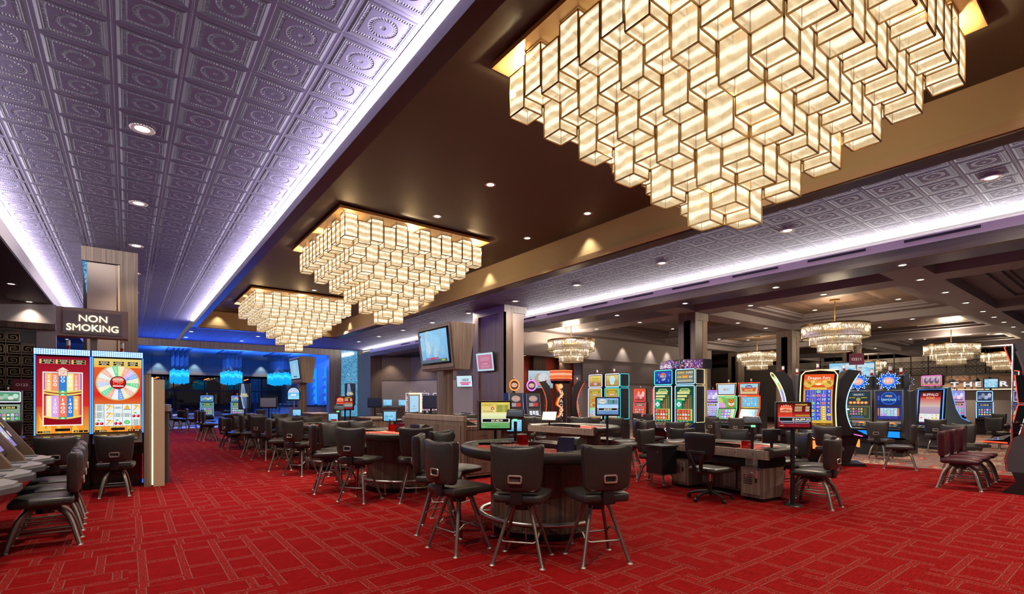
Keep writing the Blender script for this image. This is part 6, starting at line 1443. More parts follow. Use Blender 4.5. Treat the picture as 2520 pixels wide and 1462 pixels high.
def s_pirate(c, w, h):
    c.rect(0, 0, w, h, (0.7, 0.5, 0.2), (0.3, 0.65, 0.8)); c.ell(w*0.5, h*0.7, w*0.2, h*0.18, (0.1, 0.06, 0.3)); c.poly([(w*0.12, h*0.25), (w*0.88, h*0.25), (w*0.93, h*0.68), (w*0.5, h*0.55), (w*0.07, h*0.68)], (0.6, 0.1, 0.03)); c.text('WILD', w*0.5, h*0.62, h*0.2, (0.95, 0.9, 0.8), 1, maxw=w*0.35); c.text('PIRATES', w*0.5, h*0.32, h*0.22, (1, 0.75, 0.2), 1, maxw=w*0.68)
def s_sea(c, w, h): c.rect(0, 0, w, h, (0.5, 0.35, 0.1)); c.rect(w*0.06, h*0.12, w*0.88, h*0.82, (0.1, 0.45, 0.75)); reels(c, w*0.1, h*0.2, w*0.8, h*0.7, 7, 5, [(0.12, 0.5, 0.8), (0.1, 0.42, 0.75)], 15, 0.02, False); c.text('COLLECT BONUS', w*0.5, h*0.01, h*0.12, YEL, 1, maxw=w*0.8)
def s_sea2(c, w, h): c.rect(0, 0, w, h, (0.45, 0.3, 0.1)); c.rect(w*0.06, h*0.1, w*0.88, h*0.84, (0.1, 0.42, 0.75)); reels(c, w*0.1, h*0.14, w*0.8, h*0.74, 6, 5, [(0.1, 0.42, 0.78)], 17, 0.02, False)
flare_slot('slot with a pale screen over a red furry animal picture, peach neon', 16.0, 8.87, FX, s_igt, s_bear, s_panreel, 'neon_peach', 'neon_green')
flare_slot('pirate themed slot with red neon outline', 16.0, 8.1, FX, s_pirate, s_sea, s_sea2, 'neon_red', 'neon_red')
# blue slanted slot
def slant_slot(label, x, y, rz):
    root = place(thing('slot_machine', label, 'slot machine', group='slot machines'), x, y, rz); w = 0.92
    MB().prism([(0.0, 0.62), (0.1, 1.86), (0.22, 1.9), (0.3, 1.6), (0.42, 1.25), (0.62, 0.98), (0.95, 0.86), (1.05, 0.84), (1.05, 0.0), (0.12, 0.0), (0.2, 0.3)], -w/2, w/2, 'x').build('cabinet', 'bluegrey_paint', root)
    MB().box(-w/2+0.02, w/2-0.02, -0.005, 0.3, 0.08, 0.62).build('front_panel', 'grey_plastic', root)
    F = lambda u, v, z: (u-0.3, -0.0+0.1*(z+0.12)/1.24-0.012+v, z+0.78)
    MB().add([(-w/2+0.01, -0.004, 0.64), (w/2-0.01, -0.004, 0.64), (w/2-0.01, 0.094, 1.855), (-w/2+0.01, 0.094, 1.855)], [(0,1,2,3)]).build('bezel', 'black_gloss', root)
    c = Canvas(0.6, 0.98, F); w2, h2 = 0.6, 0.98
    c.rect(0, 0, w2, h2, (0.08, 0.03, 0.1)); c.rect(0, h2*0.28, w2, h2*0.25, (0.35, 0.28, 0.42), (0.5, 0.35, 0.45)); c.rect(0, h2*0.53, w2, h2*0.3, (0.65, 0.5, 0.45), (0.6, 0.02, 0.01)); c.rect(0, h2*0.83, w2, h2*0.17, (0.3, 0.0, 0.01), (0.05, 0, 0))
    c.text('BUFFALO', w2*0.5, h2*0.87, h2*0.11, (0.85, 0.8, 0.75), 1, maxw=w2*0.85); c.text('GOLD', w2*0.5, h2*0.78, h2*0.09, (0.85, 0.5, 0.15), 1, maxw=w2*0.5)
    c.rect(0, h2*0.05, w2, h2*0.26, (0.75, 0.75, 0.78)); reels(c, 0.01, h2*0.06, w2-0.02, h2*0.24, 5, 3, [(0.8, 0.8, 0.82)], 44); c.build('main_screen', root)
    F2 = [F(0.3+a, -0.002, b) for a, b in ((-0.38, -0.1), (-0.38, 1.05), (0.38, 1.05), (0.38, -0.1))]
    MB().tube(F2, 0.013, 6).build('neon_frame', 'neon_blue', root)
    MB().tube([(w/2+0.004, 0.24, 1.88), (w/2+0.004, 0.32, 1.58), (w/2+0.004, 0.44, 1.24), (w/2+0.004, 0.64, 0.97), (w/2+0.004, 0.95, 0.86)], 0.008, 6).build('neon_sweep', 'neon_blue', root)
    tp = MB().rbox(-0.3, 0.3, 0.1, 0.22, 1.95, 2.26, 0.02).build('topper', 'black_plastic', root); MB().box(-0.06, 0.06, 0.12, 0.2, 1.86, 1.97).build('topper_neck', 'silver_plastic', root)
    c = Canvas(0.54, 0.26, lambda u, v, z: (u-0.27, 0.098+v, z+1.975)); c.rect(0, 0, 0.54, 0.26, (0.6, 0.3, 0.1), (0.65, 0.5, 0.6))
    for x in (0.12, 0.27, 0.43): c.ell(x, 0.13, 0.07, 0.1, (0.12, 0.08, 0.2)); c.ell(x+0.02, 0.17, 0.04, 0.06, (0.5, 0.35, 0.45))
    c.build('topper_screen', tp); MB().tube(loop(-0.295, 0.295, 1.955, 2.255, 0.095), 0.01, 6, closed=True).build('topper_neon', 'neon_pink', tp)
    deck(root, 0.7, 0.6, 0.0, 0.2, 'black_gloss')
    return root
slant_slot('blue-grey slanted slot edged in blue neon with a red sunset picture', 19.5, 4.3, -2.0)
# the portrait twin bank under the smoke-free sign
def flames(c, w, h, seed):
    rn = random.Random(seed)
    for k in range(16):
        x = rn.random()*w; hh = rn.uniform(0.1, 0.32)*h; ww = rn.uniform(0.04, 0.1)*w
        c.poly([(x-ww, 0), (x+ww, 0), (x+ww*0.4, hh*0.5), (x+rn.uniform(-1, 1)*ww, hh), (x-ww*0.6, hh*0.55)], rn.choice([(0.95, 0.3, 0.03), (0.95, 0.5, 0.06), (0.8, 0.16, 0.02)]))
def money_rows(c, w, h):
    for i, r in enumerate((('$6,441.04', '$1,537.00', '$768.40'), ('$76.00', '$48.50', '$20.85'))):
        for j, t in enumerate(r): c.rect(w*(0.06+0.3*j), h*(0.935-0.03*i), w*0.27, h*0.026, (0.75, 0.6, 0.2)); jackpots(c, w*(0.1+0.3*j), h*(0.937-0.03*i), w*0.22, h*0.022, t, (0.95, 0.9, 0.7))
def s_upwheel(c, w, h):
    c.rect(0, 0, w, h*0.5, (0.8, 0.55, 0.08), (0.7, 0.02, 0.01)); c.rect(0, h*0.5, w, h*0.42, (0.75, 0.015, 0.01), (0.8, 0.12, 0.02)); c.rect(0, h*0.88, w, h*0.12, (0.9, 0.45, 0.05), (0.75, 0.65, 0.2)); flames(c, w, h*0.55, 4); money_rows(c, w, h)
    cx, cz, rx, rz = w*0.5, h*0.67, w*0.46, h*0.24
    c.ell(cx, cz, rx, rz, (0.85, 0.75, 0.2), 40); c.ell(cx, cz, rx*0.975, rz*0.975, (0.05, 0.15, 0.1), 40); c.ell(cx, cz, rx*0.96, rz*0.96, (0.8, 0.85, 0.75), 40)
    cols = [(0.85, 0.85, 0.6), (0.25, 0.45, 0.9), (0.7, 0.5, 0.9), (0.95, 0.4, 0.25), (0.9, 0.85, 0.4), (0.15, 0.75, 0.3), (0.9, 0.9, 0.8), (0.95, 0.45, 0.35), (0.8, 0.9, 0.85), (0.9, 0.6, 0.5), (0.5, 0.65, 0.95), (0.95, 0.85, 0.6), (0.1, 0.75, 0.35), (0.9, 0.4, 0.3), (0.85, 0.9, 0.9), (0.15, 0.35, 0.85), (0.9, 0.8, 0.5), (0.9, 0.5, 0.4), (0.85, 0.9, 0.7), (0.15, 0.7, 0.3)]
    for k, q in enumerate(cols):
        a0 = 2*PI*k/20; c.ell(cx, cz, rx*0.95, rz*0.95, q, 4, a0, a0+2*PI/20-0.02); 
    for k, q in enumerate(cols):
        a0 = 2*PI*(k+0.2)/20
        for r0 in (0.82, 0.7, 0.58): c.poly([(cx+rx*r0*math.cos(a0), cz+rz*r0*math.sin(a0)), (cx+rx*(r0+0.07)*math.cos(a0), cz+rz*(r0+0.07)*math.sin(a0)), (cx+rx*(r0+0.07)*math.cos(a0+0.17), cz+rz*(r0+0.07)*math.sin(a0+0.17)), (cx+rx*r0*math.cos(a0+0.17), cz+rz*r0*math.sin(a0+0.17))], tuple(min(1, v*0.6+0.38) for v in q))
    c.ell(cx, cz, rx*0.37, rz*0.37, (0.02, 0.01, 0.01), 30); c.ell(cx, cz, rx*0.34, rz*0.34, (0.45, 0.0, 0.01), 30); c.ell(cx, cz+rz*0.15, rx*0.26, rz*0.16, (0.75, 0.3, 0.25), 24); c.text('UP', cx, cz-rz*0.13, rz*0.3, (0.9, 0.12, 0.02), 1, sx=1.3); c.text('POWER', cx, cz+rz*0.13, rz*0.13, (0.95, 0.9, 0.6), 1, maxw=rx*0.42); c.rect(cx-rx*0.24, cz-rz*0.22, rx*0.48, rz*0.06, (0.9, 0.85, 0.8))
    gx, gz, gw, gh = w*0.03, h*0.085, w*0.94, h*0.295
    c.rect(gx-0.004, gz-0.004, gw+0.008, gh+0.008, (0.1, 0.02, 0.02))
    syms = [['B3', 'B3', 'CH'], ['7', '7', '7'], ['B1', 'B2', 'CH'], ['BE', 'B2', 'GR'], ['7', 'CH', 'B3']]
    cw, ch = gw/5, gh/3
    for i in range(5):
        c.rect(gx+i*cw+0.002, gz, cw-0.004, gh, (0.82, 0.9, 0.92))
    for i in range(5):
        for j in range(3):
            x, z = gx+(i+0.5)*cw, gz+(2-j+0.5)*ch; s_ = syms[i][j]
            if s_[0] == 'B' and s_ != 'BE':
                n = int(s_[1])
                for k in range(n):
                    zz = z+(k-(n-1)/2)*ch*0.27; c.rect(x-cw*0.42, zz-ch*0.115, cw*0.84, ch*0.23, (0.06, 0.1, 0.1)); c.rect(x-cw*0.39, zz-ch*0.095, cw*0.78, ch*0.19, (0.75, 0.88, 0.88)); c.text('BAR', x, zz-ch*0.08, ch*0.21, (0.02, 0.03, 0.04), 1, sx=1.25, maxw=cw*0.7)
            elif s_ == '7':
                c.text('7', x-cw*0.14, z-ch*0.34, ch*0.98, (0.35, 0.03, 0.01), 1, ital=0.2); c.text('7', x-cw*0.15, z-ch*0.32, ch*0.9, (0.95, 0.45, 0.04), 1, ital=0.2); c.text('7', x+cw*0.18, z-ch*0.38, ch*0.9, (0.9, 0.6, 0.08), 1, ital=0.2); c.text('7', x+cw*0.17, z-ch*0.36, ch*0.75, (0.98, 0.75, 0.25), 1, ital=0.2)
            elif s_ == 'CH':
                for s2 in (-1, 1): c.ell(x+s2*cw*0.24, z-ch*0.15, cw*0.2, ch*0.2, (0.55, 0.0, 0.03), 16); c.ell(x+s2*cw*0.24-cw*0.06, z-ch*0.09, cw*0.06, ch*0.06, (0.95, 0.5, 0.5), 10); c.poly([(x+s2*cw*0.22, z+ch*0.02), (x+s2*cw*0.25, z+ch*0.02), (x+cw*0.02, z+ch*0.3), (x-cw*0.02, z+ch*0.3)], (0.02, 0.3, 0.1))
                c.ell(x-cw*0.1, z+ch*0.3, cw*0.16, ch*0.08, (0.05, 0.5, 0.15), 12)
            elif s_ == 'BE': c.poly([(x-cw*0.36, z-ch*0.25), (x+cw*0.36, z-ch*0.25), (x+cw*0.2, z+ch*0.1), (x+cw*0.1, z+ch*0.36), (x-cw*0.1, z+ch*0.36), (x-cw*0.2, z+ch*0.1)], (0.9, 0.5, 0.06)); c.rect(x-cw*0.4, z-ch*0.32, cw*0.8, ch*0.12, (0.3, 0.35, 0.8))
            else: c.ell(x, z, cw*0.36, ch*0.3, (0.1, 0.6, 0.2), 10); c.text('UP', x, z-ch*0.12, ch*0.3, (0.7, 0.95, 0.4), 1)
    c.rect(w*0.36, h*0.03, w*0.28, h*0.035, BLK)
    for k, t in enumerate(('1', 'MENU', '40', '$0.00')): jackpots(c, w*(0.04, 0.15, 0.71, 0.81)[k], h*0.012, w*(0.09, 0.12, 0.08, 0.17)[k], h*0.025, t, (0.9, 0.85, 0.6))
def s_updrum(c, w, h):
    c.rect(0, 0, w, h*0.35, (0.75, 0.4, 0.05), (0.75, 0.06, 0.01)); c.rect(0, h*0.35, w, h*0.65, (0.72, 0.015, 0.01), (0.25, 0.0, 0.02)); flames(c, w, h*1.2, 7); money_rows(c, w, h)
    c.rect(w*0.12, h*0.1, w*0.76, h*0.7, (0.95, 0.85, 0.8)); c.rect(w*0.145, h*0.115, w*0.71, h*0.67, (0.28, 0.0, 0.01))
    cols = [(0.8, 0.1, 0.1), (0.95, 0.9, 0.5), (0.72, 0.4, 0.85), (0.9, 0.2, 0.1), (0.03, 0.22, 0.65), (0.95, 0.5, 0.1), (0.85, 0.15, 0.12)]
    xs = [0.16, 0.19, 0.285, 0.42, 0.575, 0.70, 0.80, 0.84]; nums = ['1400', '800', '1200', '1400', '1400', '600', '1400']
    cols2 = [(0.72, 0.4, 0.85), (0.95, 0.55, 0.15), (0.9, 0.3, 0.15), (0.03, 0.22, 0.65), (0.9, 0.85, 0.35), (0.9, 0.3, 0.15), (0.72, 0.4, 0.85)]; nums2 = ['1200', '1600', '200', '00', '800', '1200', '1000']
    for i in range(7):
        x, ww = w*xs[i], w*(xs[i+1]-xs[i])
        c.rect(x, h*0.21, ww, h*0.28, cols[i]); c.rect(x, h*0.545, ww, h*0.235, cols2[i])
        for q, tt, z0 in ((cols, nums[i], 0.455), (cols2, nums2[i], 0.755)):
            if ww > w*0.05: c.text(tt, x+ww/2, h*(z0-0.04), h*0.055, (0.97, 0.97, 0.97), 1, sx=min(1.6, ww/(h*0.05)), vertical=True)
    for z, d in ((0.185, 0.03), (0.49, 0.025), (0.525, 0.025)):
        pts = [(w*(0.15+0.7*t), h*(z-d*4*t*(1-t)+d)) for t in [k/14 for k in range(15)]]
        for a, b in zip(pts, pts[1:]): c.mb.add([c.P(*a), c.P(*b), c.P(b[0], b[1]+h*0.022), c.P(a[0], a[1]+h*0.022)], [(0,1,2,3)], col=(0.85, 0.65, 0.15))
        c.k += 1
    for z in (0.185, 0.49, 0.53): c.rect(w*0.425, h*z, w*0.15, h*0.03, (0.03, 0.5, 0.15)); c.poly([(w*0.45, h*(z+0.005)), (w*0.55, h*(z+0.005)), (w*0.5, h*(z+0.026))], (0.85, 0.95, 0.85))
    c.poly([(w*0.38, h*0.815), (w*0.62, h*0.815), (w*0.5, h*0.86)], (0.9, 0.75, 0.65)); c.rect(w*0.41, h*0.745, w*0.18, h*0.08, (0.6, 0.02, 0.02)); c.rect(w*0.42, h*0.75, w*0.16, h*0.07, (0.92, 0.85, 0.7)); c.text('POWER', w*0.5, h*0.797, h*0.02, (0.6, 0.05, 0.02), 1, maxw=w*0.14); c.text('UP', w*0.5, h*0.772, h*0.026, (0.7, 0.05, 0.02), 1, sx=1.5); c.text('BONUS', w*0.5, h*0.752, h*0.018, (0.6, 0.05, 0.02), 1, maxw=w*0.14)
    c.rect(w*0.36, h*0.03, w*0.28, h*0.035, BLK)
    for k, t in enumerate(('1', 'MENU', '40', '0')): jackpots(c, w*(0.04, 0.15, 0.71, 0.81)[k], h*0.012, w*(0.09, 0.12, 0.08, 0.17)[k], h*0.025, t, (0.9, 0.85, 0.6))
def portrait_slot(label, x, y, draw):
    root = place(thing('slot_machine', label, 'slot machine', group='slot machines'), x, y, 0); w = 0.70
    MB().box(-w/2, w/2, 0.02, 0.42, 0.55, 2.24).build('cabinet', 'black_plastic', root); MB().box(-w/2+0.02, w/2-0.02, 0.0, 0.5, 0.05, 0.55).box(-w/2-0.01, w/2+0.01, -0.1, 0.5, 0, 0.05).build('pedestal', 'black_gloss', root)
    c = Canvas(w-0.05, 1.26, lambda u, v, z: (u-(w-0.05)/2, 0.012+v, z+0.955)); draw(c, w-0.05, 1.26); c.build('portrait_screen', root)
    MB().box(-w/2, -w/2+0.016, -0.01, 0.02, 0.93, 2.23).box(w/2-0.016, w/2, -0.01, 0.02, 0.93, 2.23).build('blue_edge', 'neon_blue', root)
    d = MB().box(-w/2, w/2, -0.08, 0.1, 2.235, 2.34).build('led_housing', 'navy_plastic', root)
    lb = MB()
    for i in range(24):
        for j in range(4): lb.rbox(-w/2+0.006+i*0.0287, -w/2+0.03+i*0.0287, -0.09, -0.078, 2.24+j*0.024, 2.259+j*0.024, 0.006)
    lb.build('led_dots', 'led_blue_white', d)['kind'] = 'stuff'
    deck(root, w*0.94, 0.8, 0.0, 0.28, 'black_plastic'); MB().cyl((-0.25, -0.005, 0.86), (-0.25, 0.02, 0.86), 0.05, 16).cyl((0.25, -0.005, 0.86), (0.25, 0.02, 0.86), 0.05, 16).build('speakers', 'grey_plastic', root); candle(root, 0.05, 0.15, 2.34)
    return root
portrait_slot('portrait slot with a red drum of numbers, under the smoke-free sign', -0.85, 11.0, s_updrum)
portrait_slot('portrait slot with a colourful bonus wheel, beside the glowing timber end panel', -0.14, 11.0, s_upwheel)
def end_panel():
    root = thing('end_panel', 'beige end panel with a glowing white edge beside the bonus wheel slot', 'panel', (0.405, 10.70, 0), 0.0)
    MB().box(-0.06, 0.1, -0.05, 0.03, 0, 1.86).build('face', 'lip_paint', root); MB().box(-0.19, -0.09, 0.0, 0.62, 0, 1.95).build('timber_side', 'wood', root); MB().box(-0.085, -0.065, -0.055, 0.0, 0.03, 1.9).build('light_strip', 'led_warm', root)
end_panel()
def service_box():
    root = thing('service_cabinet', 'tall grey service cabinet behind the glowing end panel', 'cabinet', (0.53, 11.2, 0)); MB().box(-0.1, 0.06, -0.2, 0.4, 0.0, 1.3).build('body', 'grey_plastic', root); MB().box(-0.12, 0.09, -0.23, 0.43, 1.3, 1.42).build('top', 'silver_plastic', root); MB().cyl((0.06, -0.1, 0.7), (0.075, -0.1, 0.7), 0.02, 10).build('lock', 'chrome', root)
service_box()
def smoke_sign():
    root = thing('lit_sign', 'grey NON SMOKING sign with glowing letters on a post over the portrait slots', 'sign', (-0.495, 11.6, 0))
    MB().box(-0.49, 0.49, -0.05, 0.3, 2.62, 3.12).build('sign_box', 'beige_paint', root); MB().box(-0.40, 0.40, -0.075, -0.05, 2.66, 3.06).build('face', 'grey_paint', root)
    b = MB(); text3d(b, 'NON', 0.0, 2.885, 0.165, -0.085, -0.075, sx=1.05); text3d(b, 'SMOKING', 0.0, 2.72, 0.165, -0.085, -0.075, sx=0.98); b.build('glowing_letters', 'sign_light', root)
    MB().box(-0.05, 0.05, 0.1, 0.2, 0, 2.62).build('post', 'beige_paint', root)
smoke_sign()
# row of decks by the smoke-free aisle
def console_slot(label, y, seed):
    root = place(thing('slot_machine', label, 'slot machine', group='slot machines'), -1.32, y, PI/2); w = 0.74
    MB().prism([(0.0, 0.1), (0.7, 0.1), (0.7, 1.5), (0.2, 1.55), (0.1, 1.45), (-0.24, 0.9), (-0.2, 0.78), (0.0, 0.7)], -w/2, w/2, 'x').build('cabinet', 'black_plastic', root); MB().box(-w/2+0.01, w/2-0.01, 0.1, 0.7, 0, 0.1).build('plinth', 'black_plastic', root)
    for s_ in (-1, 1):
        MB().prism([(-0.39, 0.79), (-0.36, 0.86), (-0.08, 1.28), (0.12, 1.56), (0.3, 1.6), (0.32, 1.45), (0.0, 0.85), (-0.2, 0.76)], s_*w/2-0.012, s_*w/2+0.012, 'x').build('bronze_divider', 'bronze', root)
    pts = [(-w/2+0.02, 0.02), (-w/2+0.02, -0.44), (-0.2, -0.5), (-0.1, -0.56), (0.1, -0.56), (0.2, -0.5), (w/2-0.02, -0.44), (w/2-0.02, 0.02)]
    MB().prism(pts, 0.775, 0.80, 'z').build('button_deck', 'silver_plastic', root); MB().prism([(p[0]*1.02, p[1]-0.03 if p[1] < 0 else p[1]) for p in pts], 0.73, 0.775, 'z').build('deck_edge', 'grey_plastic', root); MB().prism([(-0.33, 0.0), (-0.33, -0.3), (0.33, -0.3), (0.33, 0.0)], 0.66, 0.73, 'z').build('deck_underside', 'black_plastic', root)
    kp = MB()
    for i in range(5):
        for j in range(3): kp.rbox(-0.1+0.04*i, -0.07+0.04*i, -0.26+0.035*j, -0.235+0.035*j, 0.80, 0.806, 0.004)
    kp.build('keys', 'black_plastic', root)['kind'] = 'stuff'
    MB().rbox(0.16, 0.3, -0.42, -0.2, 0.80, 0.812, 0.02).rbox(-0.3, -0.16, -0.42, -0.2, 0.80, 0.812, 0.02).build('hand_rests', 'grey_plastic', root)
    c = Canvas(0.62, 0.56, lambda u, v, z: (u-0.31, -0.22+0.30*z/0.56+v-0.004, 0.94+0.49*z/0.56-v*0.5)); c.rect(0, 0, 0.62, 0.56, (0.25, 0.2, 0.5), (0.4, 0.45, 0.75)); reels(c, 0.06, 0.1, 0.5, 0.36, 5, 3, [(0.3, 0.5, 0.7), (0.5, 0.4, 0.7)], seed); c.build('slant_screen', root)
    MB().rbox(-0.05, 0.14, -0.27, -0.22, 0.82, 0.87, 0.015).build('card_slot', 'navy_plastic', root)
    MB().prism([(0.12, 1.56), (0.5, 1.54), (0.46, 1.9), (0.04, 1.9)], -0.3, 0.3, 'x').build('upper_box', 'silver_plastic', root)
for i, y in enumerate((5.95, 6.75, 7.55, 8.35)): console_slot('slant top slot with silver button deck and bronze sides, %s from the camera' % ORD[i], y, 50+i)
# red neon bank at the edge
def red_slot(label, x, y, seed):
    root = place(thing('slot_machine', label, 'slot machine', group='slot machines'), x, y, PI); w = 0.64
    f = lambda z: -0.45+0.14*math.sin((z-0.8)/1.5*PI)-(0.0)
    zs = [0.95+1.45*k/12 for k in range(13)]
    MB().prism([(f(z), z) for z in zs]+[(-0.2, 2.5), (0.3, 2.5), (0.3, 0.35), (-0.55, 0.35), (-0.58, 0.5), (-0.5, 0.78), (-0.48, 0.9)], -w/2, w/2, 'x').build('cabinet', 'grey_plastic', root)
    MB().prism([(-0.62, 0.0), (0.4, 0.0), (0.4, 0.35), (-0.5, 0.35), (-0.45, 0.2)], -w/2-0.02, w/2+0.02, 'x').build('pedestal', 'black_plastic', root)
    e = MB()
    for s_ in (-1, 1): e.tube([(s_*(w/2), f(z)-0.005, z) for z in zs]+[(s_*w/2, -0.5, 0.85), (s_*w/2, -0.575, 0.55), (s_*w/2, -0.555, 0.36)], 0.016, 6)
    e.build('chrome_edge', 'chrome', root)
    for (z0, z1) in ((0.98, 1.42), (1.46, 1.9), (1.98, 2.36)):
        c = Canvas(w-0.12, z1-z0-0.06, lambda u, v, z, z0=z0: (u-(w-0.12)/2, f(z+z0+0.03)-0.12+v, z+z0+0.03)); c.rect(0, 0, c.w, c.h, (0.3, 0.02, 0.01), (0.65, 0.12, 0.02)); reels(c, 0.04, 0.04, c.w-0.08, c.h-0.08, 5, 3, [(0.6, 0.4, 0.05), (0.1, 0.1, 0.5)], seed+int(z0*10)); s_ = c.build('screen', root)
        MB().add([(-w/2+0.03, f(z0)-0.004, z0), (w/2-0.03, f(z0)-0.004, z0), (w/2-0.03, f(z1)-0.004, z1), (-w/2+0.03, f(z1)-0.004, z1), (-w/2+0.03, f(z0)-0.115, z0), (w/2-0.03, f(z0)-0.115, z0), (w/2-0.03, f(z1)-0.115, z1), (-w/2+0.03, f(z1)-0.115, z1)], [(0,1,5,4), (1,2,6,5), (2,3,7,6), (3,0,4,7), (7,6,5,4)]).build('screen_box', 'black_gloss', s_)
        MB().tube([(-w/2+0.035, f(z0)-0.12, z0+0.005), (w/2-0.035, f(z0)-0.12, z0+0.005), (w/2-0.035, f(z1)-0.12, z1-0.005), (-w/2+0.035, f(z1)-0.12, z1-0.005)], 0.011, 6, closed=True).build('neon_frame', 'neon_red', s_)
    MB().prism([(-0.48, 0.78), (-0.84, 0.8), (-0.84, 0.835), (-0.6, 0.86), (-0.47, 0.97)], -w/2+0.02, w/2-0.02, 'x').build('button_deck', 'black_gloss', root)
    MB().tube([(-w/2+0.02, -0.55, 0.81), (-w/2+0.02, -0.845, 0.82), (w/2-0.02, -0.845, 0.82), (w/2-0.02, -0.55, 0.81)], 0.011, 6).build('deck_neon', 'neon_red', root)
    MB().cyl((w/2, -0.08, 0.72), (w/2+0.05, -0.08, 0.72), 0.04, 14).build('lever_hub', 'chrome', root); lv = MB().cyl((w/2+0.04, -0.08, 0.72), (w/2+0.06, -0.42, 1.14), 0.011, 8).build('lever', 'chrome', root); MB().lathe([(0.001, -0.035), (0.025, -0.025), (0.035, 0), (0.025, 0.025), (0.001, 0.035)], 12, M=Matrix.Translation((w/2+0.06, -0.42, 1.14))).build('lever_ball', 'black_gloss', lv)
    MB().lathe([(0.12, 2.5), (0.14, 2.52), (0.14, 2.6), (0.1, 2.62), (0.001, 2.62)], 20).build('topper', 'chrome', root)
for i in range(3): red_slot('red neon slot with chrome edges, %s of the bank from the camera' % ORD[i], 11.53+0.78*i, 0.93, 70+i*3)
# round topped three reel slots
def round_slot(label, x, y, rz, neon, title, seed=1):
    root = place(thing('slot_machine', label, 'slot machine', group='slot machines'), x, y, rz); w = 0.52
    MB().prism([(0.0, 0.75), (-0.06, 0.95), (0.0, 1.2), (0.06, 1.74), (0.45, 1.74), (0.45, 0.0), (0.05, 0.0), (0.05, 0.75)], -w/2, w/2, 'x').build('cabinet', 'black_plastic', root); deck(root, w*0.95, 0.76, 0.0, 0.2)
    e = MB()
    for s_ in (-1, 1): e.tube([(s_*(w/2-0.01), -0.005, 0.78), (s_*(w/2-0.01), -0.07, 0.95), (s_*(w/2-0.01), -0.01, 1.2), (s_*(w/2-0.01), 0.05, 1.72)], 0.012, 6)
    e.build('chrome_edge', 'chrome', root)
    c = Canvas(0.42, 0.42, lambda u, v, z: (u-0.21, 0.000+0.06*z/0.54+v, z+1.26)); c.rect(0, 0, 0.42, 0.42, (0.03, 0.02, 0.03)); c.ell(0.21, 0.29, 0.16, 0.1, (0.4, 0.3, 0.3)); c.text(title, 0.21, 0.26, 0.09, (0.9, 0.35, 0.1), 1, maxw=0.32); c.rect(0.05, 0.03, 0.16, 0.12, (0.35, 0.3, 0.32)); c.rect(0.22, 0.03, 0.15, 0.12, (0.6, 0.04, 0.02)); c.build('glass_screen', root)
    c = Canvas(0.42, 0.2, lambda u, v, z: (u-0.21, -0.065-0.0+0.05*(z/0.2)+v, z+0.97)); c.rect(0, 0, 0.42, 0.2, (0.02, 0.02, 0.025))
    for k in range(3): c.rect(0.05+0.115*k, 0.03, 0.09, 0.14, (0.8, 0.85, 0.95)); c.text('7', 0.095+0.115*k, 0.05, 0.1, (0.1, 0.1, 0.3), 1)
    c.build('reel_window', root)
    MB().cyl((0, 0.2, 1.74), (0, 0.2, 1.84), 0.05, 12).build('topper_neck', 'black_plastic', root)
    t = MB().tube([(0, 0.16, 2.0), (0, 0.24, 2.0)], 0.17, 28).build('round_topper', 'black_plastic', root)
    MB().tube([(0.17*math.cos(2*PI*k/28), 0.15, 2.0+0.17*math.sin(2*PI*k/28)) for k in range(28)], 0.022, 7, closed=True).build('neon_ring', neon, t)
    c = Canvas(0.3, 0.3, lambda u, v, z: (u-0.15, 0.157+v, z+1.85)); c.ell(0.15, 0.15, 0.14, 0.14, (0.1, 0.03, 0.02)); c.ell(0.15, 0.15, 0.11, 0.07, (0.75, 0.55, 0.45)); c.text(title, 0.15, 0.12, 0.08, (0.5, 0.08, 0.02), 1, maxw=0.2); c.build('topper_face', t)
    candle(root, 0, 0.2, 2.17, 0.8)
round_slot('three reel slot with an orange neon ring topper beside the timber column', 10.08, 12.85, -0.25, 'neon_orange', 'STAR')
round_slot('three reel slot with a purple neon ring topper', 10.82, 12.85, -0.25, 'neon_purple', 'WILD')
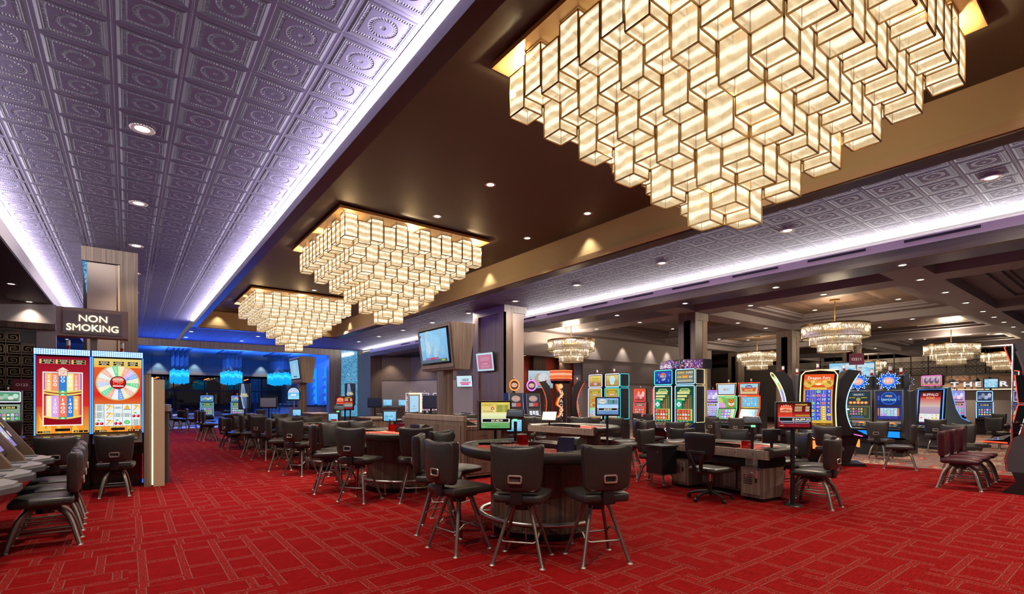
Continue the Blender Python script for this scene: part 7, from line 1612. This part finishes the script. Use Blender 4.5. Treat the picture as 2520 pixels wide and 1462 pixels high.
# tall flame tower
def flame_tower():
    root = thing('tower_sign', 'tall flame patterned tower with a drum top and vertical lettering', 'sign', (12.55, 13.35, 0), -0.83)
    MB().lathe([(0.36, 2.12), (0.4, 2.2), (0.4, 2.28), (0.42, 2.3), (0.42, 2.56), (0.4, 2.6), (0.001, 2.62)], 8, a0=PI/8, a1=2*PI+PI/8).build('drum', 'black_gloss', root, angle=20)
    dr = Canvas(1, 1)
    for k in range(8):
        a0, a1 = PI/8+PI/4*k, PI/8+PI/4*(k+1)
        for z0, z1, q in ((2.2, 2.28, (0.3, 0.02, 0.02)), (2.3, 2.4, (0.85, 0.15, 0.04)), (2.4, 2.48, (0.9, 0.45, 0.25)), (2.48, 2.56, (0.75, 0.1, 0.04))):
            r = 0.425 if z0 > 2.29 else 0.405
            dr.mb.add([(r*math.cos(a0), r*math.sin(a0), z0), (r*math.cos(a1), r*math.sin(a1), z0), (r*math.cos(a1), r*math.sin(a1), z1), (r*math.cos(a0), r*math.sin(a0), z1)], [(0,1,2,3)], col=q)
    dr.build('drum_screen', root)
    e = MB()
    for z in (2.29, 2.57): e.tube([(0.43*math.cos(PI/8+PI/4*k), 0.43*math.sin(PI/8+PI/4*k), z) for k in range(8)], 0.012, 6, closed=True)
    e.build('drum_neon', 'neon_orange', root)
    MB().box(-0.2, 0.2, -0.22, 0.2, 0, 2.15).build('shaft', 'black_gloss', root)
    c = Canvas(0.38, 1.75, lambda u, v, z: (u-0.19, -0.222+v, z+0.38)); c.rect(0, 0, 0.38, 1.75, (0.02, 0.005, 0.005)); rn = random.Random(9)
    pts = [(0.08+0.09*math.sin(k*0.9)+0.03*math.sin(k*2.1), 1.7*k/20) for k in range(21)]
    for off, wd, q in ((0, 0.13, (0.6, 0.06, 0.01)), (0.01, 0.08, (0.95, 0.25, 0.03)), (0.02, 0.035, (1, 0.65, 0.2))):
        for a, b in zip(pts, pts[1:]): c.mb.add([c.P(max(0, a[0]+off-wd/2+0.07), a[1]), c.P(min(0.38, a[0]+off+wd/2+0.07), a[1]), c.P(min(0.38, b[0]+off+wd/2+0.07), b[1]), c.P(max(0, b[0]+off-wd/2+0.07), b[1])], [(0,1,2,3)], col=q)
        c.k += 1
    c.ell(0.19, 1.62, 0.1, 0.1, (0.9, 0.3, 0.08)); c.ell(0.19, 1.62, 0.07, 0.07, (1, 0.7, 0.35)); c.text('DRAGON L', 0.22, 1.36, 0.18, (1, 0.85, 0.75), 0, vertical=True); c.build('flame_panel', root)
flame_tower()
curved_slot('curved slot with red neon edges, on the near side of the flame tower', 12.1, 13.85, -2.3, s_jungle, 'neon_red', 'neon_red')
curved_slot('curved slot with red neon edges, between flame tower and golden rally slot', 12.95, 12.75, 0.85, s_dragon, 'neon_red', 'neon_orange')
# smaller machines far away
def far_slot(label, x, y, rz, neon, col, col2, top=1.75, seed=0, name='slot_machine'):
    root = place(thing(name, label, 'slot machine', group='slot machines'), x, y, rz); w = 0.56
    MB().prism([(0.0, 0.7), (0.06, 1.42), (0.4, 1.42), (0.5, 0.0), (0.08, 0.0), (0.04, 0.6), (-0.2, 0.66), (-0.2, 0.7)], -w/2, w/2, 'x').build('cabinet', 'black_plastic', root)
    MB().box(-w/2+0.02, w/2-0.02, 0.05, 0.3, 1.44, top).build('top_box', 'black_plastic', root)
    c = Canvas(0.48, 0.6, lambda u, v, z: (u-0.24, 0.0+0.05*z/0.6-0.006+v, z+0.78)); c.rect(0, 0, 0.48, 0.6, col, col2); reels(c, 0.03, 0.05, 0.42, 0.3, 5, 3, [tuple(k*0.6 for k in col), tuple(k*0.8 for k in col2)], seed, 0.05, False); jackpots(c, 0.06, 0.47, 0.36, 0.08, '$1,250.00'); c.build('main_screen', root)
    c = Canvas(0.48, top-1.5, lambda u, v, z: (u-0.24, 0.046+v, z+1.47)); c.rect(0, 0, 0.48, top-1.5, col2, col); [c.ell(0.09+0.1*k, (top-1.5)*(0.35+0.25*(k % 2)), 0.06, (top-1.5)*0.25, tuple(min(1, q+0.12*(k+1)) for q in (col if k % 2 else col2)), 14) for k in range(4)]; c.rect(0.04, (top-1.5)*0.08, 0.4, (top-1.5)*0.1, tuple(q*0.4 for q in col)); c.build('top_screen', root)
    e = MB()
    for s_ in (-1, 1): e.tube([(s_*(w/2-0.012), -0.01, 0.72), (s_*(w/2-0.012), 0.05, 1.42)], 0.012, 6)
    e.tube(loop(-w/2+0.03, w/2-0.03, 1.45, top-0.01, 0.045), 0.01, 6, closed=True); e.build('neon_edge', neon, root); candle(root, 0, 0.15, top, 0.8)
far_slot('slot machine with a green screen before the timber fretwork panel', -2.7, 19.9, 0.15, 'neon_white', (0.05, 0.3, 0.15), (0.3, 0.4, 0.3))
far_slot('lone slot machine beside the bar entrance, nearer the aisle', 3.0, 28.0, -0.1, 'neon_blue', (0.1, 0.15, 0.3), (0.1, 0.35, 0.2), 1.72, 3); far_slot('second slot machine beside the bar entrance, farther from the aisle', 4.3, 28.0, -0.1, 'neon_blue', (0.25, 0.15, 0.4), (0.1, 0.35, 0.2), 1.72, 5)
far_slot('first of two red neon slots beyond the reel towers', 17.9, 14.0, -1.25, 'neon_red', (0.7, 0.1, 0.03), (0.5, 0.05, 0.1), 2.0, 7); far_slot('second of two red neon slots beyond the reel towers', 18.15, 13.2, -1.25, 'neon_red', (0.6, 0.12, 0.03), (0.4, 0.05, 0.1), 2.0, 8)
far_slot('violet neon slot seen past the tall blue twin', 20.9, 12.3, -1.25, 'neon_purple', (0.3, 0.25, 0.7), (0.5, 0.4, 0.8), 1.95, 9)
far_slot('white and blue slot far beyond the slanted blue one', 31.7, 5.9, -1.2, 'neon_lilac', (0.2, 0.3, 0.8), (0.75, 0.3, 0.4), 1.95, 10)
for i, (x, y) in enumerate(((29.5, 4.6), (29.9, 3.5), (30.3, 2.4))): far_slot('blue neon cabinet far behind the maroon chairs, %s counted outwards' % ORD[i], x, y, -1.35, 'neon_ice' if i != 2 else 'neon_pink', (0.02, 0.04, 0.12), (0.05, 0.1, 0.25), 1.9, 20+i)
for i, (x, y) in enumerate(((12.3, 25.1), (12.95, 24.75), (13.6, 24.4))):
    far_slot('slot behind the glowing kiosk with an orange drop shaped topper, %s from the aisle' % ORD[i], x, y, -0.5, 'neon_white', (0.1, 0.08, 0.15), (0.4, 0.3, 0.35), 1.9, 30+i)
for i, (x, y, l) in enumerate(((18.6, 9.6, 'rear slot'), (18.6, 10.4, 'rear slot'))): far_slot('dim rear slot behind the pirate slots, %s counted outwards' % ORD[i], x, y, -1.4, 'neon_ice', (0.1, 0.15, 0.4), (0.3, 0.2, 0.5), 1.95, 40+i)
# numbered hanging signs
def num_sign(label, x, y, z, t, rz, w=0.34, zb=0):
    root = thing('bank_sign', label, 'sign', (x, y, 0), rz, 'maroon bank number signs'); MB().box(-w/2, w/2, -0.012, 0.012, z-w*0.45, z+w*0.45).build('plate', 'maroon_sign', root)
    b = MB(); text3d(b, t, 0, z-w*0.11, w*0.3, -0.016, -0.012, bold=1); b.build('lettering', 'sign_white', root); MB().cyl((0, 0.03, zb), (0, 0.03, z), 0.02, 8).box(-0.1, 0.1, -0.07, 0.13, zb, zb+0.015).build('pole', 'satin_steel', root)
num_sign('maroon bank sign reading O211 above the star topped slots', 16.55, 5.28, 2.68, 'O211', -1.05, 0.36, 1.745); num_sign('maroon bank sign reading O123 before the fretwork panel', -2.35, 19.3, 1.93, 'O123', 0.1, 0.36)
# ---------------------------------------------------------------- chairs at the machines
G = 'chairs at the slot machines'
def sl(x, y, fx, fy, label, p=CHAIR): put_chair(p, x, y, fx, fy, label, G)
sl(-0.86, 10.15, 0, 1, 'black slot chair before the red number drum slot'); sl(-0.16, 10.1, 0.05, 1, 'black slot chair before the bonus wheel slot', STOOL if False else CHAIR)
for i, y in enumerate((7.02, 7.75, 8.5)): put_chair(CHAIR, -0.68-0.02*i, y, -1, -0.02, 'black chair tucked under the silver decks, %s from the camera' % ORD[i], G)
sl(-1.95, 13.6, 0.4, 1, 'dark chair in the gap between silver decks and portrait slots'); sl(-2.5, 18.9, 0, 1, 'dark chair at the green slot before the fretwork panel')
sl(11.35, 8.45, 1, 0, 'black slot chair before the reel tower with the cyan top'); sl(11.1, 7.45, 1, 0.2, 'black slot chair before the blue framed tower'); sl(11.55, 11.5, 1, 0, 'black slot chair before the golden rally tower'); sl(11.55, 10.6, 1, 0, 'black slot chair before the cyan coin tower')
sl(15.1, 8.75, 1, -0.1, 'black slot chair before the pale screen slot'); sl(15.15, 8.0, 1, 0.1, 'black slot chair before the pirate slot'); sl(14.4, 6.9, 0.5, -0.9, 'dark blue-lit chair sideways near the pirate slots')
sl(11.75, 4.25, 0.97, 0.22, 'black slot chair before the dragon slot'); sl(13.4, 3.45, -0.25, 0.97, 'black chair sideways by the blue edged curved slot'); sl(12.1, 6.75, 0.2, -0.97, 'black chair behind the low table at the jungle curved slot')
sl(15.25, 5.15, 1, 0, 'black slot chair before the gold jackpot star slot'); sl(15.3, 4.35, 1, -0.03, 'black slot chair before the diamond star slot'); sl(18.45, 3.92, 0.95, 0.2, 'black slot chair before the blue slanted slot'); sl(18.25, 5.2, -1, 0, 'dark chair on the far side of the star slots')
for i in range(3): put_chair(MAROON, 11.22+0.76*i, 2.05+0.02*i, 0.05, -1, 'maroon chair at the red neon bank, %s from the camera' % ORD[i], G)
for i, (x, y) in enumerate(((14.3, 2.6), (15.2, 2.6), (21.4, 3.0), (22.2, 2.0), (27.9, 3.8), (28.3, 2.6), (24.5, 1.7), (26.0, 1.9), (26.2, 3.0))): put_chair(PLAINC, x, y, 0.9, -0.4, 'dark chair in the far slot aisle beyond the maroon chairs, %s counted outwards' % ORD[i], 'dark chairs in the far slot aisle')
for i, (x, y) in enumerate(((16.6, 14.3), (17.1, 13.3), (17.4, 12.2), (16.4, 12.2), (15.0, 13.1), (19.6, 12.2))): put_chair(PLAINC, x, y, 1, -0.2, 'dark chair among the far slots past the reel towers, %s counted outwards' % ORD[i], 'dark chairs among the far slots')
for i, (x, y) in enumerate(((10.1, 12.1), (10.9, 12.05), (12.0, 23.4), (12.8, 23.7), (13.5, 24.0), (10.4, 20.6), (11.2, 20.4), (13.6, 17.0), (14.3, 16.9))): put_chair(PLAINC, x, y, 0.1, 1, 'dark chair by the column and kiosk slots, %s counted outwards' % ORD[i], 'dark chairs by the kiosk')
# ================================================================ FAR SIDE OF THE ROOM
def fret():
    root = thing('fretwork_panel', 'stepped metal fretwork panel of square spirals on the far wall', 'panel', (0, 0, 0)); back = MB().box(-4.4, -2.35, 22.06, 22.1, 0.0, 3.72).build('backing', 'dark_paint', root)
    s = 0.36
    for i in range(6):
        b = MB()
        for j in range(10):
            if (i in (0, 5)) and j == 9: continue
            x0, z0 = -4.42+0.345*i, 0.05+s*j; q = 0.345; f = 1 if (i+j) % 2 else -1
            X = lambda t: x0+q*(0.5+f*(t-0.5)); Z = lambda t: z0+s*t; t = 0.011
            P = [(0.1, 0.12), (0.9, 0.12), (0.9, 0.88), (0.1, 0.88), (0.1, 0.32), (0.7, 0.32), (0.7, 0.68), (0.32, 0.68), (0.32, 0.5), (0.5, 0.5)]
            for (a, c_), (d, e) in zip(P, P[1:]):
                xa, xb = sorted((X(a), X(d))); za, zb = sorted((Z(c_), Z(e))); b.box(xa-t, xb+t, 22.0, 22.03, za-t, zb+t)
            for zz in (0, 1): b.box(x0, x0+q, 22.0, 22.03, Z(zz)-0.006, Z(zz)+0.006)
            b.box(x0-0.006, x0+0.006, 22.0, 22.03, Z(0), Z(1))
        b.build('spiral_lattice', 'gold_metal', root)
fret()
def bar_counter():
    root = thing('bar_counter', 'long bar counter with a dark top glowing blue', 'bar', (0, 0, 0)); MB().box(9.2, 9.7, 38.5, 47.5, 0, 1.05).box(9.7, 12.0, 38.5, 38.9, 0, 1.05).build('front', 'wood_pale', root); MB().box(9.0, 9.8, 38.3, 47.6, 1.05, 1.12).box(9.7, 12.1, 38.3, 39.0, 1.05, 1.12).build('counter_top', 'black_gloss', root)
bar_counter()
for i, y in enumerate((39.4, 42.2)):
    root = thing('bottle_shelf', 'glowing blue column of bottle shelves behind the bar, %s from the entrance' % ORD[i], 'shelf', (12.12, y, 0), 0, 'bottle columns behind the bar')
    MB().box(0.0, 0.04, -0.4, 0.4, 1.2, 4.1).build('lit_back', 'blue_column', root)
    for k in range(4): MB().box(-0.25, 0.0, -0.42, 0.42, 1.2+0.6*k, 1.22+0.6*k).build('glass_shelf', 'bottle_glass', root)
bp = None; n = 0
for i, y in enumerate((39.4, 42.2)):
    for k in range(4):
        for j in range(4):
            p = (11.99, y-0.3+0.2*j, 1.225+0.6*k); lab = 'bottle on the glowing blue bar shelves, %s of its column' % (ORD[k*4+j]) + (' near the entrance' if i == 0 else ' deeper in')
            if bp is None:
                bp = thing('bottle', lab, 'bottle', p, 0, 'bottles behind the bar'); MB().lathe([(0.001, 0), (0.04, 0), (0.042, 0.17), (0.03, 0.21), (0.014, 0.24)], 10).build('glass_body', 'bottle_glass', bp); MB().lathe([(0.015, 0.24), (0.017, 0.25), (0.017, 0.3), (0.001, 0.3)], 8).build('cap', 'nickel', bp)
            else: dup(bp, p, 0, lab, 'bottles behind the bar')
for i in range(9):
    p = (9.35+0.05*(i % 2), 38.6+0.7*i, 1.12); lab = 'glass standing on the bar counter, %s from the entrance' % ORD[i]
    if i == 0: gp_ = thing('drinking_glass', lab, 'glass', p, 0, 'glasses on the bar'); MB().lathe([(0.001, 0), (0.035, 0), (0.045, 0.14), (0.043, 0.14), (0.033, 0.01)], 12).build('bowl', 'clear_acrylic', gp_)
    else: dup(gp_, p, 0, lab, 'glasses on the bar')
bs = None
for i in range(7):
    p = (8.55, 39.2+1.15*i, 0); lab = 'blue-lit bar stool along the counter, %s from the entrance' % ORD[i]
    if bs is None:
        bs = thing('bar_stool', lab, 'stool', p, -PI/2, 'stools along the bar'); MB().rbox(-0.2, 0.2, -0.2, 0.2, 0.68, 0.76, 0.03).build('seat', 'leather', bs); MB().rbox(-0.2, 0.2, 0.17, 0.22, 0.78, 1.05, 0.02).build('backrest', 'leather', bs)
        for a in (-1, 1):
            for b_ in (-1, 1): MB().tube([(a*0.14, b_*0.14, 0.68), (a*0.2, b_*0.2, 0)], 0.014, 6).build('leg', 'gunmetal', bs)
    else: dup(bs, p, -PI/2, lab, 'stools along the bar')
bt_ = None
for i, (x, y) in enumerate(((1.6, 33.2), (2.2, 34.6), (2.9, 36.0), (0.6, 34.4), (1.1, 36.2))):
    lab = 'low white lounge table at the bar entrance, %s counted outwards' % ORD[i]
    if bt_ is None: bt_ = thing('lounge_table', lab, 'table', (x, y, 0), 0, 'lounge tables at the bar entrance'); MB().rbox(-0.45, 0.45, -0.35, 0.35, 0.62, 0.68, 0.02).build('top', 'white_trim', bt_); MB().box(-0.38, 0.38, -0.28, 0.28, 0.0, 0.62).build('drawer_body', 'bar_tile', bt_)
    else: dup(bt_, (x, y, 0), 0, lab, 'lounge tables at the bar entrance')
for i, (x, y) in enumerate(((1.5, 31.4), (2.3, 31.2), (3.4, 32.0), (4.4, 31.0), (5.4, 33.0), (6.2, 32.2), (1.8, 38.6), (4.0, 39.2))): put_chair(PLAINC, x, y, 0.3, 0.95, 'dark chair at the bar entrance, %s counted outwards' % ORD[i], 'dark chairs at the bar entrance')
def branch_lamp(label, x):
    root = thing('branch_lamp', label, 'lamp', (x, 49.5, 3.0), 0, 'amber branch lamps before the window'); MB().cyl((0, 0, 0.2), (0, 0, 2.15), 0.012, 6).build('rod', 'black_matte', root)
    for k in range(4): MB().tube([(0, 0, 0.2), (0.4*math.cos(k*1.7), 0.3*math.sin(k*1.7), 0.1+0.08*k)], 0.03, 6).build('branch', 'black_matte', root)
    MB().tube([(0.05, -0.05, 0.22), (0.45, -0.15, 0.36)], 0.035, 6).build('lamp_tube', 'neon_orange', root)
for i, x in enumerate((1.5, 5.0, 8.0)): branch_lamp('amber branch lamp before the dark bar window, %s from the smoke-free side' % ORD[i], x)
def office_desk():
    root = thing('host_desk', 'small dark host desk against the pit wall', 'desk', (15.0, 33.1, 0), -0.6); MB().box(-0.9, 0.9, -0.3, 0.3, 0.95, 1.0).build('top', 'wood_dark', root); MB().box(-0.85, 0.85, -0.25, 0.28, 0, 0.95).build('body', 'wood_dark', root)
office_desk()
small_screen((14.5, 33.2, 1.0), -0.5, 'bright blue desk screen against the pit wall', False, 0.6, 0.42, 0.1)
small_screen((15.4, 32.75, 1.0), -0.5, 'dim desk screen farther along the pit wall', False, 0.5, 0.4, 0.1)
# lit lettering and mesh screen of the far restaurant
def grill():
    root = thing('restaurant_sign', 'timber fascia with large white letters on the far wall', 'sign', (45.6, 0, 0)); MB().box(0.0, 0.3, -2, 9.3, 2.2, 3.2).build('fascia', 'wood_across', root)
    for ch, y in zip('THEGRI', (8.85, 8.2, 7.6, 6.95, 6.4, 5.78)):
        b = MB(); text3d(b, ch, 0, 0, 0.95, 0, 0.08, sx=1.0, al=0); b.v = [(-0.1+p[1], y-p[0]*0.72, 2.42+p[2]*0.50) for p in b.v]; b.build('letter', 'letter_white', root)
    MB().box(-0.02, 0.0, -2, 9.3, 2.2, 2.25).build('light_strip', 'led_warm', root)
grill()
def mesh_screen():
    root = thing('mesh_screen', 'black metal mesh screen above the far restaurant letters', 'screen', (45.2, 0, 0)); b = MB()
    for k in range(-3, 18): b.box(-0.03, 0.03, k-0.03, k+0.03, 3.3, 5.2)
    for z in (3.3, 3.8, 4.27): b.box(-0.03, 0.03, -3, 17, z-0.025, z+0.025)
    b.build('frame', 'black_matte', root); m = MB()
    for k in range(-12, 68):
        for s_ in (-1, 1): m.add([(0, k*0.25, 3.3), (0, k*0.25+0.03, 3.3), (0, k*0.25+0.03+s_*0.97, 4.27), (0, k*0.25+s_*0.97, 4.27)], [(0,1,2,3)])
    m.build('mesh', 'black_matte', root)
mesh_screen()
pl = None
for i in range(3):
    lab = 'small black dome pendant before the far restaurant letters, %s of three' % ORD[i]
    if pl is None: pl = thing('pendant_lamp', lab, 'lamp', (43.5, 8.4, 2.72), 0, 'dome pendants before the restaurant'); MB().lathe([(0.03, 0.26), (0.08, 0.22), (0.17, 0.07), (0.19, 0.0), (0.17, 0.0)], 18).build('shade', 'black_matte', pl); MB().cyl((0, 0, 0.24), (0, 0, 2.5), 0.012, 6).build('cord', 'black_matte', pl)
    else: dup(pl, (43.5, 8.4-0.62*i-(0.6 if i else 0), 2.72), 0, lab, 'dome pendants before the restaurant')
wall_tv('wall_screen', 'far screen hung over the blue neon cabinets', (31.5, 4.7, 2.28), -1.3, 0.45, 0.4, d_sky, 0)
MB().cyl((0, 0.1, -2.3), (0, 0.1, 0), 0.04, 10).build('floor_pole', 'grey_plastic', bpy.data.objects['wall_screen.005'])
